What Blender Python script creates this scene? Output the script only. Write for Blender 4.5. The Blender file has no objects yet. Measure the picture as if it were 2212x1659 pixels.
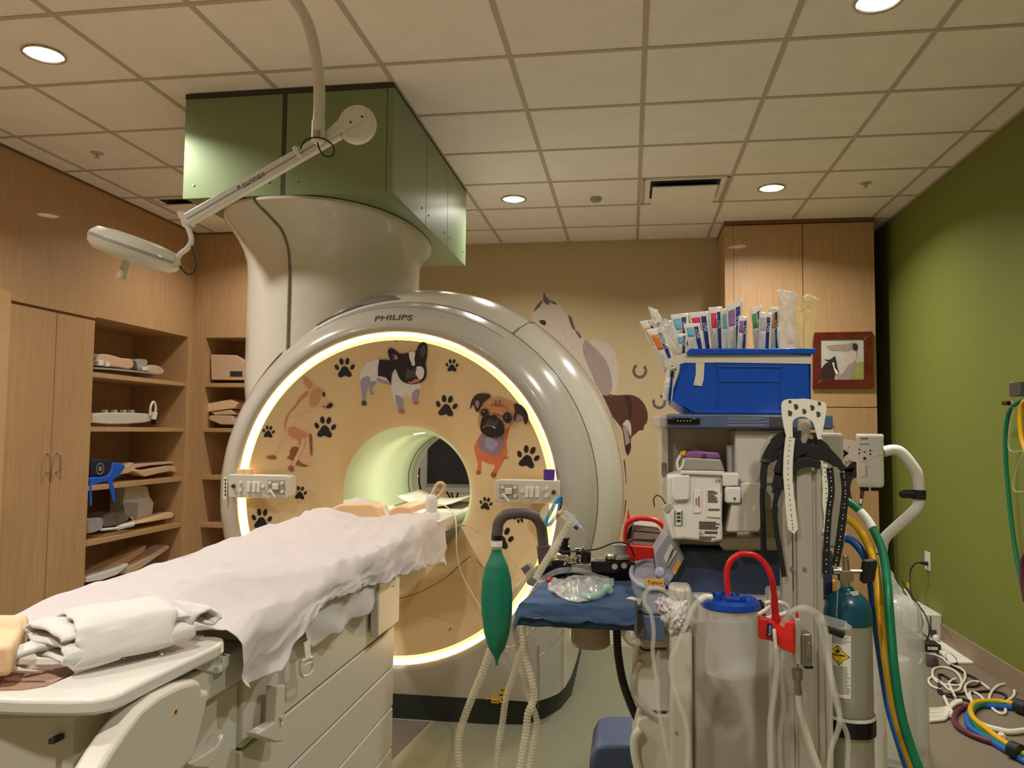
import bpy, bmesh, math, random
from mathutils import Vector, Matrix, noise
random.seed(7)
PI = math.pi
C = bpy.context.scene.collection
SC = bpy.context.scene

# ---------------------------------------------------------------- camera
W, H, FPX, CH = 2212, 1659, 1699.2, 1.37
cam_d = bpy.data.cameras.new('camera')
cam_d.sensor_width = 36.0
cam_d.lens = FPX / W * 36.0
cam_d.clip_start = 0.05
cam = bpy.data.objects.new('camera', cam_d)
C.objects.link(cam)
YAW, PITCH, ROLL = 0.149004, 0.0600881, 0.0092282
RM = Matrix.Rotation(YAW, 3, 'Z') @ Matrix.Rotation(PI/2 + PITCH, 3, 'X') @ Matrix.Rotation(ROLL, 3, 'Z')
cam.matrix_world = Matrix.Translation((0, 0, CH)) @ RM.to_4x4()
SC.camera = cam

# ---------------------------------------------------------------- world, exposure
w = bpy.data.worlds.new('world'); SC.world = w; w.use_nodes = True
w.node_tree.nodes['Background'].inputs[0].default_value = (1.0, .82, .62, 1)
w.node_tree.nodes['Background'].inputs[1].default_value = 0.05
vs = SC.view_settings
vs.view_transform = 'Standard'; vs.look = 'None'; vs.gamma = 1; vs.use_curve_mapping = False
vs.exposure = 0.22

CEIL = 3.086
XL, XR, YB, YF = -3.78, 2.05, 7.02, -1.7
# ceiling downlights: four seen, the rest unseen, added in the same rows for room light
DL_SEEN = [(-2.665, 3.161), (0.971, 3.19), (-0.848, 5.654), (0.979, 5.606)]
DL_ADDED = [(-2.665, 0.9), (-0.85, 0.3), (0.975, 0.9), (-2.9, 5.65)]
def lamp(x, y, power, spread=150, size=.15):
    l = bpy.data.lights.new('downlight_glow', 'AREA'); l.shape = 'DISK'; l.size = size
    l.energy = power; l.color = (1.0, .958, .905); l.spread = math.radians(spread)
    o = bpy.data.objects.new('downlight_glow', l); C.objects.link(o); o.location = (x, y, CEIL - .012)
    return o
LP = 1.0
for (x, y), p in zip(DL_SEEN + DL_ADDED, (30, 26, 23, 23, 28, 25, 20, 12)):
    lamp(x, y, p * LP, 145)

# ---------------------------------------------------------------- pixel -> world point on a plane
def ray(px, py): return RM @ Vector(((px - W/2)/FPX, -(py - H/2)/FPX, -1.0))
CO = Vector((0, 0, CH))
def onY(px, py, Y): d = ray(px, py); return d*(Y/d.y) + CO
def onZ(px, py, Z): d = ray(px, py); return d*((Z - CH)/d.z) + CO
def onX(px, py, X): d = ray(px, py); return d*(X/d.x) + CO

# ---------------------------------------------------------------- materials
def lin(c):
    c = c/255.0
    return c/12.92 if c <= .04045 else ((c + .055)/1.055)**2.4
def col(rgb): return (lin(rgb[0]), lin(rgb[1]), lin(rgb[2]), 1)
MATS = {}
def mat(name, rgb, rough=.5, metal=0, alpha=1, trans=0, emit=None, es=0, noise_=0, nscale=20, bump=0, bscale=200, coat=0, sss=0, stretch=None, rgb2=None, ior=1.45):
    if name in MATS: return MATS[name]
    m = bpy.data.materials.new(name); m.use_nodes = True
    nt = m.node_tree; b = nt.nodes['Principled BSDF']
    b.inputs['Base Color'].default_value = col(rgb)
    b.inputs['Roughness'].default_value = rough
    b.inputs['Metallic'].default_value = metal
    b.inputs['Alpha'].default_value = alpha
    b.inputs['Transmission Weight'].default_value = trans
    b.inputs['Coat Weight'].default_value = coat
    b.inputs['IOR'].default_value = ior
    if sss:
        b.inputs['Subsurface Weight'].default_value = sss; b.inputs['Subsurface Scale'].default_value = .01
    if emit:
        b.inputs['Emission Color'].default_value = col(emit); b.inputs['Emission Strength'].default_value = es
    tc = nt.nodes.new('ShaderNodeTexCoord')
    src = tc.outputs['Object']
    if stretch:
        mp = nt.nodes.new('ShaderNodeMapping'); mp.inputs['Scale'].default_value = stretch
        nt.links.new(src, mp.inputs[0]); src2 = mp.outputs[0]
    else: src2 = src
    if noise_ or rgb2:
        n = nt.nodes.new('ShaderNodeTexNoise'); n.inputs['Scale'].default_value = nscale; n.inputs['Detail'].default_value = 6
        nt.links.new(src2, n.inputs['Vector'])
        r = nt.nodes.new('ShaderNodeValToRGB'); c = col(rgb)
        r.color_ramp.elements[0].position = .3; r.color_ramp.elements[1].position = .7
        if rgb2: c2 = col(rgb2)
        else: c2 = tuple(min(1, v*(1 + noise_)) for v in c[:3]) + (1,); c = tuple(v*(1 - noise_) for v in c[:3]) + (1,)
        r.color_ramp.elements[0].color = c; r.color_ramp.elements[1].color = c2
        nt.links.new(n.outputs['Fac'], r.inputs[0]); nt.links.new(r.outputs[0], b.inputs['Base Color'])
    if bump:
        n2 = nt.nodes.new('ShaderNodeTexNoise'); n2.inputs['Scale'].default_value = bscale; n2.inputs['Detail'].default_value = 4
        nt.links.new(src, n2.inputs['Vector'])
        bp = nt.nodes.new('ShaderNodeBump'); bp.inputs['Strength'].default_value = bump; bp.inputs['Distance'].default_value = .002
        nt.links.new(n2.outputs['Fac'], bp.inputs['Height']); nt.links.new(bp.outputs[0], b.inputs['Normal'])
    MATS[name] = m
    return m

mat('ceiling_tile', (250, 241, 234), .9, noise_=.03, nscale=6, bump=.5, bscale=260)
mat('ceiling_grid', (196, 181, 164), .6)
mat('wood', (194, 156, 112), .48, rgb2=(182, 143, 98), nscale=6, stretch=(9, 9, .5), coat=.15)
mat('wood_dark_edge', (120, 84, 48), .5)
mat('wood_edge', (204, 164, 118), .4, noise_=.05, nscale=8, stretch=(1, 1, 6))
mat('wall_beige', (194, 172, 132), .8, bump=.3, bscale=240)
mat('wall_green', (120, 128, 52), .75, bump=.35, bscale=220)
mat('skirting', (150, 130, 108), .6)
mat('floor_green', (138, 138, 114), .55, noise_=.1, nscale=180, bump=.15, bscale=300)
mat('floor_tan', (122, 110, 90), .65, noise_=.1, nscale=160, bump=.2, bscale=300)
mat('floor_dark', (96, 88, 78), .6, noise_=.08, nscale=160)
mat('gantry', (206, 200, 184), .2, coat=.35)
mat('gantry_shaded', (180, 174, 160), .22, coat=.4)
mat('gantry_face', (220, 193, 148), .5, bump=.1, bscale=200)
mat('bore', (206, 214, 178), .3)
mat('seam', (60, 56, 46), .6)
mat('seam_soft', (120, 112, 92), .6)
mat('kick', (36, 42, 38), .5)
mat('light_ring', (255, 240, 200), .5, emit=(255, 216, 140), es=7.5)
mat('lamp_lens', (255, 250, 245), .3, emit=(255, 240, 230), es=14)
mat('lamp_reflector', (225, 220, 210), .15, metal=.9)
mat('duct_green', (126, 142, 102), .35, metal=.25)
mat('duct_green_lit', (150, 168, 120), .35, metal=.2)
mat('black', (22, 22, 22), .5)
mat('rubber_black', (30, 30, 30), .55)
mat('gloss_black', (12, 12, 14), .12)
mat('white', (226, 222, 212), .4)
mat('white_gloss', (218, 214, 203), .22, coat=.3)
mat('offwhite', (206, 200, 184), .35, coat=.15)
mat('grey_plastic', (160, 156, 146), .4)
mat('grey_mid', (118, 112, 104), .45)
mat('grey_dark', (72, 68, 64), .5)
mat('gooseneck', (84, 74, 68), .5, bump=.2, bscale=400)
mat('steel', (200, 196, 188), .22, metal=1)
mat('steel_rough', (150, 146, 136), .38, metal=.8)
mat('chrome', (225, 222, 215), .08, metal=1)
mat('sheet', (204, 195, 194), .85, bump=.15, bscale=90, sss=.05)
mat('sheet_thin', (220, 214, 210), .8, alpha=.82)
mat('towel', (214, 211, 204), .95, bump=.6, bscale=500)
mat('peach', (232, 194, 150), .6)
mat('peach_dark', (206, 160, 122), .6)
mat('tan_foam', (206, 172, 138), .8)
mat('blue_bin', (6, 76, 176), .3, coat=.3)
mat('blue_lid', (12, 66, 160), .3)
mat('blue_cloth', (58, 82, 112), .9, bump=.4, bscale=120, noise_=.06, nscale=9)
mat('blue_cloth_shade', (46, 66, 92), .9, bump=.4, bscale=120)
mat('slate_blue', (84, 98, 128), .35)
mat('navy', (62, 74, 104), .4)
mat('navy_print', (30, 52, 124), .4)
mat('lilac_grey', (158, 162, 176), .35)
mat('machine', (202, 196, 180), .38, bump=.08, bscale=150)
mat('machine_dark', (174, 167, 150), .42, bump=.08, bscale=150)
mat('alu', (178, 172, 158), .35, metal=.1)
mat('silver_paint', (176, 172, 158), .28, metal=.45)
mat('cover_film', (224, 226, 218), .25, alpha=.45, coat=.4)
mat('bracket_shaded', (130, 124, 114), .35, metal=.3)
mat('purple', (140, 84, 142), .35)
mat('purple_wrap', (84, 44, 140), .7)
mat('yellow', (226, 170, 20), .4)
mat('yellow_bag', (240, 224, 160), .3, alpha=.34)
mat('green_bag', (20, 116, 88), .42, bump=.15, bscale=260)
mat('green_hose', (16, 112, 74), .35)
mat('teal_tank', (12, 74, 92), .3, coat=.3)
mat('blue_hose', (34, 98, 180), .35)
mat('red', (206, 26, 34), .3)
mat('red_bright', (232, 48, 40), .35)
mat('maroon', (96, 40, 52), .4)
mat('clear', (225, 225, 220), .08, alpha=.16, coat=.5)
mat('clear_milky', (222, 218, 205), .2, alpha=.30, coat=.4)
mat('frosted', (214, 212, 208), .35, alpha=.42)
mat('film', (232, 232, 228), .1, alpha=.2, coat=.6)
mat('film_cloudy', (232, 236, 228), .22, alpha=.40, coat=.4)
mat('corrugated', (226, 216, 186), .25, alpha=.42, coat=.3)
mat('mask_blue', (60, 150, 200), .3, alpha=.8)
mat('print_orange', (232, 128, 66), .4)
mat('print_pink', (214, 56, 96), .4)
mat('print_cyan', (110, 186, 206), .4)
mat('print_violet', (146, 106, 160), .4)
mat('print_green', (80, 150, 84), .4)
mat('tape', (214, 206, 186), .6, alpha=.95)
mat('label', (232, 228, 214), .5)
mat('ink', (50, 48, 52), .6)
mat('ink_soft', (140, 136, 130), .6)
mat('label_yellow', (240, 200, 40), .5)
mat('label_orange', (226, 170, 84), .5)
mat('cream_strap', (232, 229, 212), .45)
mat('stain_pink', (188, 152, 132), .6)
mat('cable_black', (30, 26, 26), .5)
mat('cable_white', (224, 218, 200), .45)
mat('denim', (30, 34, 44), .8, noise_=.3, nscale=60)
mat('blue_fabric', (30, 90, 200), .6)
mat('pot', (176, 158, 138), .8, bump=.3, bscale=120)
mat('mahogany', (96, 30, 20), .3, noise_=.45, nscale=9, coat=.4)
mat('screen', (8, 8, 9), .6)

# ---------------------------------------------------------------- mesh builder
def V(*a): return Vector(a if len(a) > 1 else a[0])
def spline(pts, seg=6, closed=False):
    P = [Vector(p) for p in pts]; n = len(P)
    if n < 3 and not closed: return P
    out = []
    rng = n if closed else n - 1
    for i in range(rng):
        if closed: p0, p1, p2, p3 = P[(i-1) % n], P[i], P[(i+1) % n], P[(i+2) % n]
        else: p0, p1, p2, p3 = P[max(i-1, 0)], P[i], P[i+1], P[min(i+2, n-1)]
        for k in range(seg):
            t = k/seg
            out.append(.5*((2*p1) + (p2-p0)*t + (2*p0-5*p1+4*p2-p3)*t*t + (3*p1-p0-3*p2+p3)*t**3))
    if not closed: out.append(P[-1])
    return out
def frame(d, up=None):
    d = d.normalized()
    u = up or (Vector((0, 0, 1)) if abs(d.z) < .9 else Vector((1, 0, 0)))
    a = d.cross(u).normalized(); b = a.cross(d).normalized()
    return a, b
class MB:
    def __init__(s): s.v = []; s.f = []; s.m = []; s.mats = []; s.cur = 0
    def use(s, name):
        if name not in s.mats: s.mats.append(name)
        s.cur = s.mats.index(name); return s
    def add(s, vs_, fs):
        if not s.mats: s.use('white')
        o = len(s.v); s.v += [Vector(p) for p in vs_]
        for f in fs: s.f.append(tuple(i + o for i in f)); s.m.append(s.cur)
        return s
    def box(s, a, b):
        x0, x1 = sorted((a[0], b[0])); y0, y1 = sorted((a[1], b[1])); z0, z1 = sorted((a[2], b[2]))
        return s.add([(x0,y0,z0),(x1,y0,z0),(x1,y1,z0),(x0,y1,z0),(x0,y0,z1),(x1,y0,z1),(x1,y1,z1),(x0,y1,z1)],
                     [(0,3,2,1),(4,5,6,7),(0,1,5,4),(1,2,6,5),(2,3,7,6),(3,0,4,7)])
    def obox(s, c, ax, size):   # oriented box: ax = 3 axes
        c = Vector(c); A = [Vector(a).normalized()*(h/2) for a, h in zip(ax, size)]
        vs_ = [c + A[0]*i + A[1]*j + A[2]*k for k in (-1, 1) for i, j in ((-1,-1),(1,-1),(1,1),(-1,1))]
        return s.add(vs_, [(0,3,2,1),(4,5,6,7),(0,1,5,4),(1,2,6,5),(2,3,7,6),(3,0,4,7)])
    def ring(s, rings, cap0=True, cap1=True, closed=True):   # loft of equal-length rings
        n = len(rings[0]); vs_ = [p for r in rings for p in r]; fs = []
        for i in range(len(rings) - 1):
            for j in range(n if closed else n - 1):
                k = (j + 1) % n
                fs.append((i*n + j, i*n + k, (i+1)*n + k, (i+1)*n + j))
        if cap0: fs.append(tuple(reversed(range(n))))
        if cap1: fs.append(tuple((len(rings)-1)*n + j for j in range(n)))
        return s.add(vs_, fs)
    def cyl(s, p0, p1, r0, r1=None, n=20, cap=True):
        p0, p1 = Vector(p0), Vector(p1); r1 = r0 if r1 is None else r1
        a, b = frame(p1 - p0)
        R_ = lambda c, r: [c + a*(r*math.cos(2*PI*i/n)) + b*(r*math.sin(2*PI*i/n)) for i in range(n)]
        return s.ring([R_(p0, r0), R_(p1, r1)], cap, cap)
    def lathe(s, prof, o=(0,0,0), axis=(0,0,1), n=32, cap=False, sx=1.0):   # prof: (r, h)
        o = Vector(o); ax = Vector(axis).normalized(); a, b = frame(ax)
        rings = [[o + ax*h + a*(r*math.cos(2*PI*i/n)*sx) + b*(r*math.sin(2*PI*i/n)) for i in range(n)] for r, h in prof]
        return s.ring(rings, cap, cap)
    def tube(s, pts, r, n=10, seg=6, corr=0, pitch=.012, flat=None, cap=True):
        P = spline(pts, seg) if seg > 1 else [Vector(p) for p in pts]
        if corr:   # resample evenly, modulate the radius
            L = [0]
            for i in range(1, len(P)): L.append(L[-1] + (P[i]-P[i-1]).length)
            step = pitch/4; m = max(8, int(L[-1]/step)); Q = []; j = 0
            for k in range(m + 1):
                t = L[-1]*k/m
                while j < len(L) - 2 and L[j+1] < t: j += 1
                q = (t - L[j])/max(1e-9, L[j+1]-L[j]); Q.append(P[j].lerp(P[j+1], q))
            P = Q
        rings = []; a = None
        for i, p in enumerate(P):
            d = (P[min(i+1, len(P)-1)] - P[max(i-1, 0)])
            if d.length < 1e-9: d = Vector((0, 0, 1))
            d.normalize()
            if a is None: a, b = frame(d)
            else:
                a = (a - d*a.dot(d)); a = a.normalized() if a.length > 1e-6 else frame(d)[0]
                b = a.cross(d).normalized()
            rr = r[min(int(i/max(1, len(P)-1)*(len(r)-1) + .5), len(r)-1)] if isinstance(r, (list, tuple)) else r
            if corr: rr *= 1 + corr*math.sin(i*PI/2)
            fx = flat or 1
            rings.append([p + a*(rr*math.cos(2*PI*k/n)) + b*(rr*fx*math.sin(2*PI*k/n)) for k in range(n)])
        return s.ring(rings, cap, cap)
    def ribbon(s, pts, wdir, w, th, seg=6):   # strap following pts, w wide along wdir
        P = spline(pts, seg) if seg > 1 else [Vector(p) for p in pts]; rings = []
        for i, p in enumerate(P):
            d = (P[min(i+1, len(P)-1)] - P[max(i-1, 0)]).normalized()
            wd = Vector(wdir); wd = (wd - d*wd.dot(d)).normalized(); nn = d.cross(wd).normalized()
            ww = w[min(int(i/(len(P)-1)*(len(w)-1)+.5), len(w)-1)] if isinstance(w, (list, tuple)) else w
            rings.append([p + wd*ww/2 + nn*th/2, p - wd*ww/2 + nn*th/2, p - wd*ww/2 - nn*th/2, p + wd*ww/2 - nn*th/2])
        return s.ring(rings)
    def prism(s, pts, ext):    # planar outline + extrusion vector
        P = [Vector(p) for p in pts]; e = Vector(ext); n = len(P)
        fs = [tuple(range(n)), tuple(reversed(range(n, 2*n)))] + [(i, i + n, (i+1) % n + n, (i+1) % n) for i in range(n)]
        return s.add(P + [p + e for p in P], fs)
    def grid(s, fn, nu, nv, wrapu=False):
        vs_ = [fn(i/nu, j/nv) for j in range(nv + 1) for i in range(nu + 1)]
        fs = [(j*(nu+1)+i, j*(nu+1)+i+1, (j+1)*(nu+1)+i+1, (j+1)*(nu+1)+i) for j in range(nv) for i in range(nu)]
        return s.add(vs_, fs)
    def ball(s, c, r, n=16, m=10, sq=(1,1,1)):
        c = Vector(c)
        rings = [[c + Vector((math.sin(PI*j/m)*math.cos(2*PI*i/n)*r*sq[0], math.sin(PI*j/m)*math.sin(2*PI*i/n)*r*sq[1], -math.cos(PI*j/m)*r*sq[2])) for i in range(n)] for j in range(1, m)]
        s.ring(rings, True, True); return s
    def build(s, name, parent=None, bevel=0, sub=0, solid=0, angle=38, bseg=2):
        me = bpy.data.meshes.new(name)
        if parent is None:
            lo = Vector((min(p[i] for p in s.v) for i in range(3))); hi = Vector((max(p[i] for p in s.v) for i in range(3)))
            org = Vector(((lo.x+hi.x)/2, (lo.y+hi.y)/2, lo.z))
        else: org = Vector(ORG[parent.name])
        me.from_pydata([tuple(p - org) for p in s.v], [], s.f)
        for mn in s.mats: me.materials.append(MATS[mn])
        me.polygons.foreach_set('material_index', s.m)
        bm = bmesh.new(); bm.from_mesh(me); bmesh.ops.recalc_face_normals(bm, faces=bm.faces); bm.to_mesh(me); bm.free()
        me.polygons.foreach_set('use_smooth', [True]*len(me.polygons))
        me.set_sharp_from_angle(angle=math.radians(angle)); me.update()
        o = bpy.data.objects.new(name, me); C.objects.link(o)
        if parent is not None: o.parent = parent      # children sit at their thing's origin
        else: o.location = org
        if solid:
            md = o.modifiers.new('solidify', 'SOLIDIFY'); md.thickness = solid; md.offset = 0
        if bevel:
            md = o.modifiers.new('bevel', 'BEVEL'); md.width = bevel; md.segments = bseg; md.limit_method = 'ANGLE'; md.angle_limit = math.radians(40); md.harden_normals = False
        if sub:
            md = o.modifiers.new('subdivision', 'SUBSURF'); md.levels = sub; md.render_levels = sub
        ORG[o.name] = org
        return o
ORG = {}
def tag(o, label=None, cat=None, group=None, kind=None):
    if label: o['label'] = label
    if cat: o['category'] = cat
    if group: o['group'] = group
    if kind: o['kind'] = kind
    return o
def thing(name, loc, label, cat, group=None):
    o = bpy.data.objects.new(name, None); C.objects.link(o); o.location = loc; o.empty_display_size = .05
    ORG[o.name] = Vector(loc)
    return tag(o, label, cat, group)
def struct(o): o['kind'] = 'structure'; return o
def copy_tree(o, dloc=(0,0,0), label=None, group=None):
    r = o.copy(); C.objects.link(r); r.location = Vector(o.location) + Vector(dloc)
    ORG[r.name] = Vector(r.location)
    if label: r['label'] = label
    if group: r['group'] = group
    for ch in list(o.children):
        c = ch.copy(); C.objects.link(c); c.parent = r
        for g in ch.children:
            d = g.copy(); C.objects.link(d); d.parent = c
    return r
def pbox(mb, x0, y0, x1, y1, Y0, Y1, dx1=0, dz=0):   # axis-aligned box whose near face spans those pixels at depth Y0
    xm, ym = (x0+x1)/2, (y0+y1)/2
    a = onY(x0, ym, Y0); b = onY(x1, ym, Y0); t = onY(xm, y0, Y0); u = onY(xm, y1, Y0)
    mb.box((a.x, Y0, u.z), (b.x, Y1, t.z)); return mb
def pY(pts, Y): return [onY(x, y, Y) for x, y in pts]
def text_mesh(body, name, m, size, origin, xdir, zdir, parent=None, depth=.001, bold=0, fitw=None, shear=0):
    cu = bpy.data.curves.new(name, 'FONT'); cu.body = body; cu.size = 1; cu.offset = bold; cu.extrude = 0; cu.shear = shear
    cu.align_x = 'CENTER'; cu.align_y = 'CENTER'
    t = bpy.data.objects.new(name, cu); C.objects.link(t)
    dg = bpy.context.evaluated_depsgraph_get(); dg.update()
    me = bpy.data.meshes.new_from_object(t.evaluated_get(dg))
    bpy.data.objects.remove(t)
    X = Vector(xdir).normalized(); Z = Vector(zdir).normalized(); N = X.cross(Z).normalized(); o = Vector(origin)
    xs = [v.co.x for v in me.vertices]; wd = max(xs) - min(xs)
    sx = fitw/wd if fitw else size
    mb = MB().use(m)
    vs_ = [o + X*(v.co.x*sx) + Z*(v.co.y*size) for v in me.vertices]
    mb.add(vs_, [tuple(p.vertices) for p in me.polygons])
    mb.add([p + N*depth for p in vs_], [tuple(p.vertices) for p in me.polygons])
    bpy.data.meshes.remove(me)
    return mb.build(name, parent)
def interp(T, x):
    if x <= T[0][0]: return T[0][1]
    for (a, va), (c, vc) in zip(T, T[1:]):
        if x <= c:
            f = (x - a)/(c - a); return va + (vc - va)*f
    return T[-1][1]
def nz(x, y, z=0): return noise.noise(Vector((x, y, z)))
# ================================================================ SETTING
b = MB().use('floor_green')
b.box((XL - .6, YF, -.05), (0.86, YB, 0)); struct(b.build('floor'))
b = MB().use('floor_tan'); b.box((0.86, YF, -.05), (XR, YB, 0)); struct(b.build('floor'))
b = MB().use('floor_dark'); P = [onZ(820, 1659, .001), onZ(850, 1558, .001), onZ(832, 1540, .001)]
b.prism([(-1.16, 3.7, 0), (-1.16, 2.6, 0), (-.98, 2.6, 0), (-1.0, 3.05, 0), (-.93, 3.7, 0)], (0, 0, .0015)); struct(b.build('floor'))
b = MB().use('ceiling_tile'); b.box((XL - .01, YF, CEIL), (XR, YB, CEIL + .04)); struct(b.build('ceiling'))
# t-bar grid
b = MB().use('ceiling_grid')
for i in range(-7, 5):
    x = .0646 + i*.61
    if XL < x < XR: b.box((x - .012, YF, CEIL - .004), (x + .012, YB, CEIL + .002))
for j in range(-10, 6):
    y = 4.0766 + j*.61
    if YF < y < YB: b.box((XL, y - .012, CEIL - .0045), (XR, y + .012, CEIL + .002))
struct(b.build('trim_1'))
b = MB().use('ceiling_grid'); b.box((XR - .02, YF, CEIL - .006), (XR, YB, CEIL)); b.box((-2.0, YB - .02, CEIL - .006), (.75, YB, CEIL)); struct(b.build('trim_2'))
b = MB().use('wall_beige'); b.box((XL - .7, YB, 0), (XR, YB + .1, CEIL)); struct(b.build('wall_back'))
b = MB().use('wall_green'); b.box((XR, YF, 0), (XR + .1, YB, CEIL)); struct(b.build('wall_right'))
b = MB().use('wall_beige'); b.box((XL - .7, YF - .1, 0), (XR, YF, CEIL)); struct(b.build('wall_front'))
b = MB().use('skirting')
b.box((XR - .012, YF, 0), (XR, 6.5, .125)); struct(b.build('baseboard_right'))
# left wall: wood panelling with a shelf recess
RY0, RY1, RZ0, RZ1, RD = 5.09, 6.28, .1, 2.16, .52
b = MB().use('wood')
b.box((XL - .7, YF, 0), (XL, 4.27, CEIL))                 # near part
b.box((XL - .7, 4.27, 2.15), (XL, RY0, CEIL))             # above the doors
b.box((XL - .7, RY0, RZ1), (XL, RY1, CEIL))
b.box((XL - .7, RY1, 0), (XL, 6.36, CEIL))
b.box((XL - .7, RY0, 0), (XL, RY1, RZ0))
b.box((XL - .7, RY0, RZ0), (XL - RD, RY1, RZ1))           # back of the recess
b.box((XL - .7, 4.27, 0), (XL - .04, RY0, 2.15))
struct(b.build('wall_left'))
b = MB().use('wood_dark_edge'); b.box((XL, YF, CEIL - .012), (XL + .012, 6.35, CEIL)); b.box((XL, 6.338, CEIL - .012), (-2.4, 6.35, CEIL)); struct(b.build('trim_3'))

# left doors
def wood_door(y0, y1, z0, z1, label, hy, hinge):
    t = thing('cupboard_door', (XL, (y0+y1)/2, z0), label, 'cupboard')
    d = MB().use('wood'); d.box((XL - .035, y0 + .003, z0), (XL + .004, y1 - .003, z1)); d.build('door_panel', t, bevel=.002)
    h = MB().use('steel')
    zc = 1.135
    h.tube([(XL + .004, hy, zc - .064), (XL + .03, hy, zc - .06), (XL + .036, hy, zc - .04), (XL + .036, hy, zc + .04), (XL + .03, hy, zc + .06), (XL + .004, hy, zc + .064)], .006, 8, 3)
    h.build('handle', t)
    return t
wood_door(4.30, 4.70, .09, 2.13, 'tall maple cupboard door on the far left, its handle on the right edge', 4.66, 0)
wood_door(4.705, RY0 - .01, .09, 2.13, 'tall maple cupboard door directly left of the open shelves', 4.75, 0)
b = MB().use('wood_edge'); b.box((XL, 4.20, 0), (XL + .02, 4.285, 2.2)); struct(b.build('trim_4'))
b = MB().use('steel'); b.box((XL, 4.165, 1.85), (XL + .012, 4.2, 1.93)); b.cyl((XL + .012, 4.18, 1.84), (XL + .012, 4.18, 1.94), .008)
tag(b.build('hinge'), 'small metal hinge at the left photo edge beside cupboard', 'hinge')

# shelves in the left recess
def shelf(zc, label, x0, x1, y0, y1, z_far=None):
    m = MB().use('wood'); m.box((x0, y0, zc - .035), (x1, y1, zc)); o = m.build('shelf', bevel=.002)
    return tag(o, label, 'shelf', 'built-in maple shelves')
LS = [1.765, 1.375, .955, .565]
for z, l in zip(LS, ('top shelf left, carrying the bed of tan pads', 'second shelf left, carrying the white coil with a cable loop', 'third shelf left, under the blue bag and tan wedges', 'bottom shelf left, under the grey box and leaning coils')):
    shelf(z, 'maple ' + l, XL - RD, XL - .01, RY0, RY1)
# return wall (back left) with its own shelves
QX0, QX1, QY, QZ1 = -3.655, -2.6, 6.35, 2.16
b = MB().use('wood')
b.box((XL, QY, QZ1), (-2.4, YB, CEIL)); b.box((XL, QY, 0), (QX0, YB, QZ1)); b.box((QX1, QY, 0), (-2.4, YB, QZ1))
b.box((QX0, QY + .5, 0), (QX1, YB, QZ1)); b.box((QX0, QY, 0), (QX1, QY + .5, .1))
struct(b.build('wall_back'))
for z, l in zip((1.765, 1.375, .965, .555), ('top shelf in the corner, under the notched tan box', 'second shelf in the corner, under the pile of pads', 'third shelf in the corner, empty edge left of scanner', 'fourth shelf in the corner, low beside the scanner')):
    shelf(z, 'maple ' + l, QX0, QX1, QY + .01, QY + .5)

# right tall cabinet
t = thing('tall_cabinet', (1.33, 6.48, 0), 'tall maple cabinet in the right back corner, reaching the ceiling', 'cabinet')
b = MB().use('wood'); b.box((.76, 6.5, 0), (1.905, YB, CEIL - .012)); b.build('body', t, bevel=.003)
b = MB().use('wood_dark_edge'); b.box((.755, 6.47, CEIL - .03), (1.91, YB, CEIL)); b.build('top_trim', t)
for (x0, x1, z0, z1) in ((.83, 1.361, 1.585, 3.05), (1.367, 1.905, 1.585, 3.05), (.83, 1.361, .1, 1.578), (1.367, 1.905, .1, 1.578)):
    b = MB().use('wood'); b.box((x0, 6.48, z0), (x1, 6.499, z1)); b.build('door', t, bevel=.0015)
b = MB().use('wood'); b.box((.76, 6.485, 0), (.828, 6.5, 3.05)); b.build('side_stile', t)

# ================================================================ CEILING FITTINGS
def downlight(x, y, label):
    t = thing('downlight', (x, y, CEIL), label, 'ceiling light', 'round recessed downlights')
    b = MB().use('lamp_reflector'); b.lathe([(.078, -.003), (.082, -.010), (.094, -.010), (.097, -.002), (.097, 0)], (x, y, CEIL), n=40); b.build('rim', t)
    b = MB().use('lamp_lens'); b.lathe([(.0, -.0045), (.03, -.0045), (.078, -.0045)], (x, y, CEIL), n=40); b.build('lens', t)
    return t
d0 = downlight(*DL_SEEN[0], 'round recessed downlight at the upper left of the ceiling')
for (x, y), l in zip(DL_SEEN[1:], ('round recessed downlight at the top right, cut by the photo edge', 'round recessed downlight just right of the green duct box', 'round recessed downlight near the tall cabinet, right of the air vent')):
    copy_tree(d0, (x - DL_SEEN[0][0], y - DL_SEEN[0][1], 0), l)
for x, y in DL_ADDED:
    copy_tree(d0, (x - DL_SEEN[0][0], y - DL_SEEN[0][1], 0), 'round recessed downlight unseen, added to light the room')
b = MB().use('grey_plastic'); b.lathe([(0, -.03), (.03, -.03), (.04, -.022), (.042, 0)], (-.247, 5.702, CEIL), n=28)
tag(b.build('smoke_detector'), 'small grey round detector on ceiling tile beside the air vent', 'detector')
for x, y, l in ((-3.297, 4.387, 'small sprinkler head on the ceiling at the left'), (1.592, 5.577, 'small sprinkler head on the ceiling at the right')):
    b = MB().use('ceiling_grid'); b.lathe([(0, -.006), (.035, -.005), (.04, 0)], (x, y, CEIL), n=20); b.cyl((x, y, CEIL), (x, y, CEIL - .03), .008); b.lathe([(0, -.03), (.016, -.03), (.016, -.032), (0, -.032)], (x, y, CEIL), n=12)
    tag(b.build('sprinkler'), l, 'sprinkler')
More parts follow.
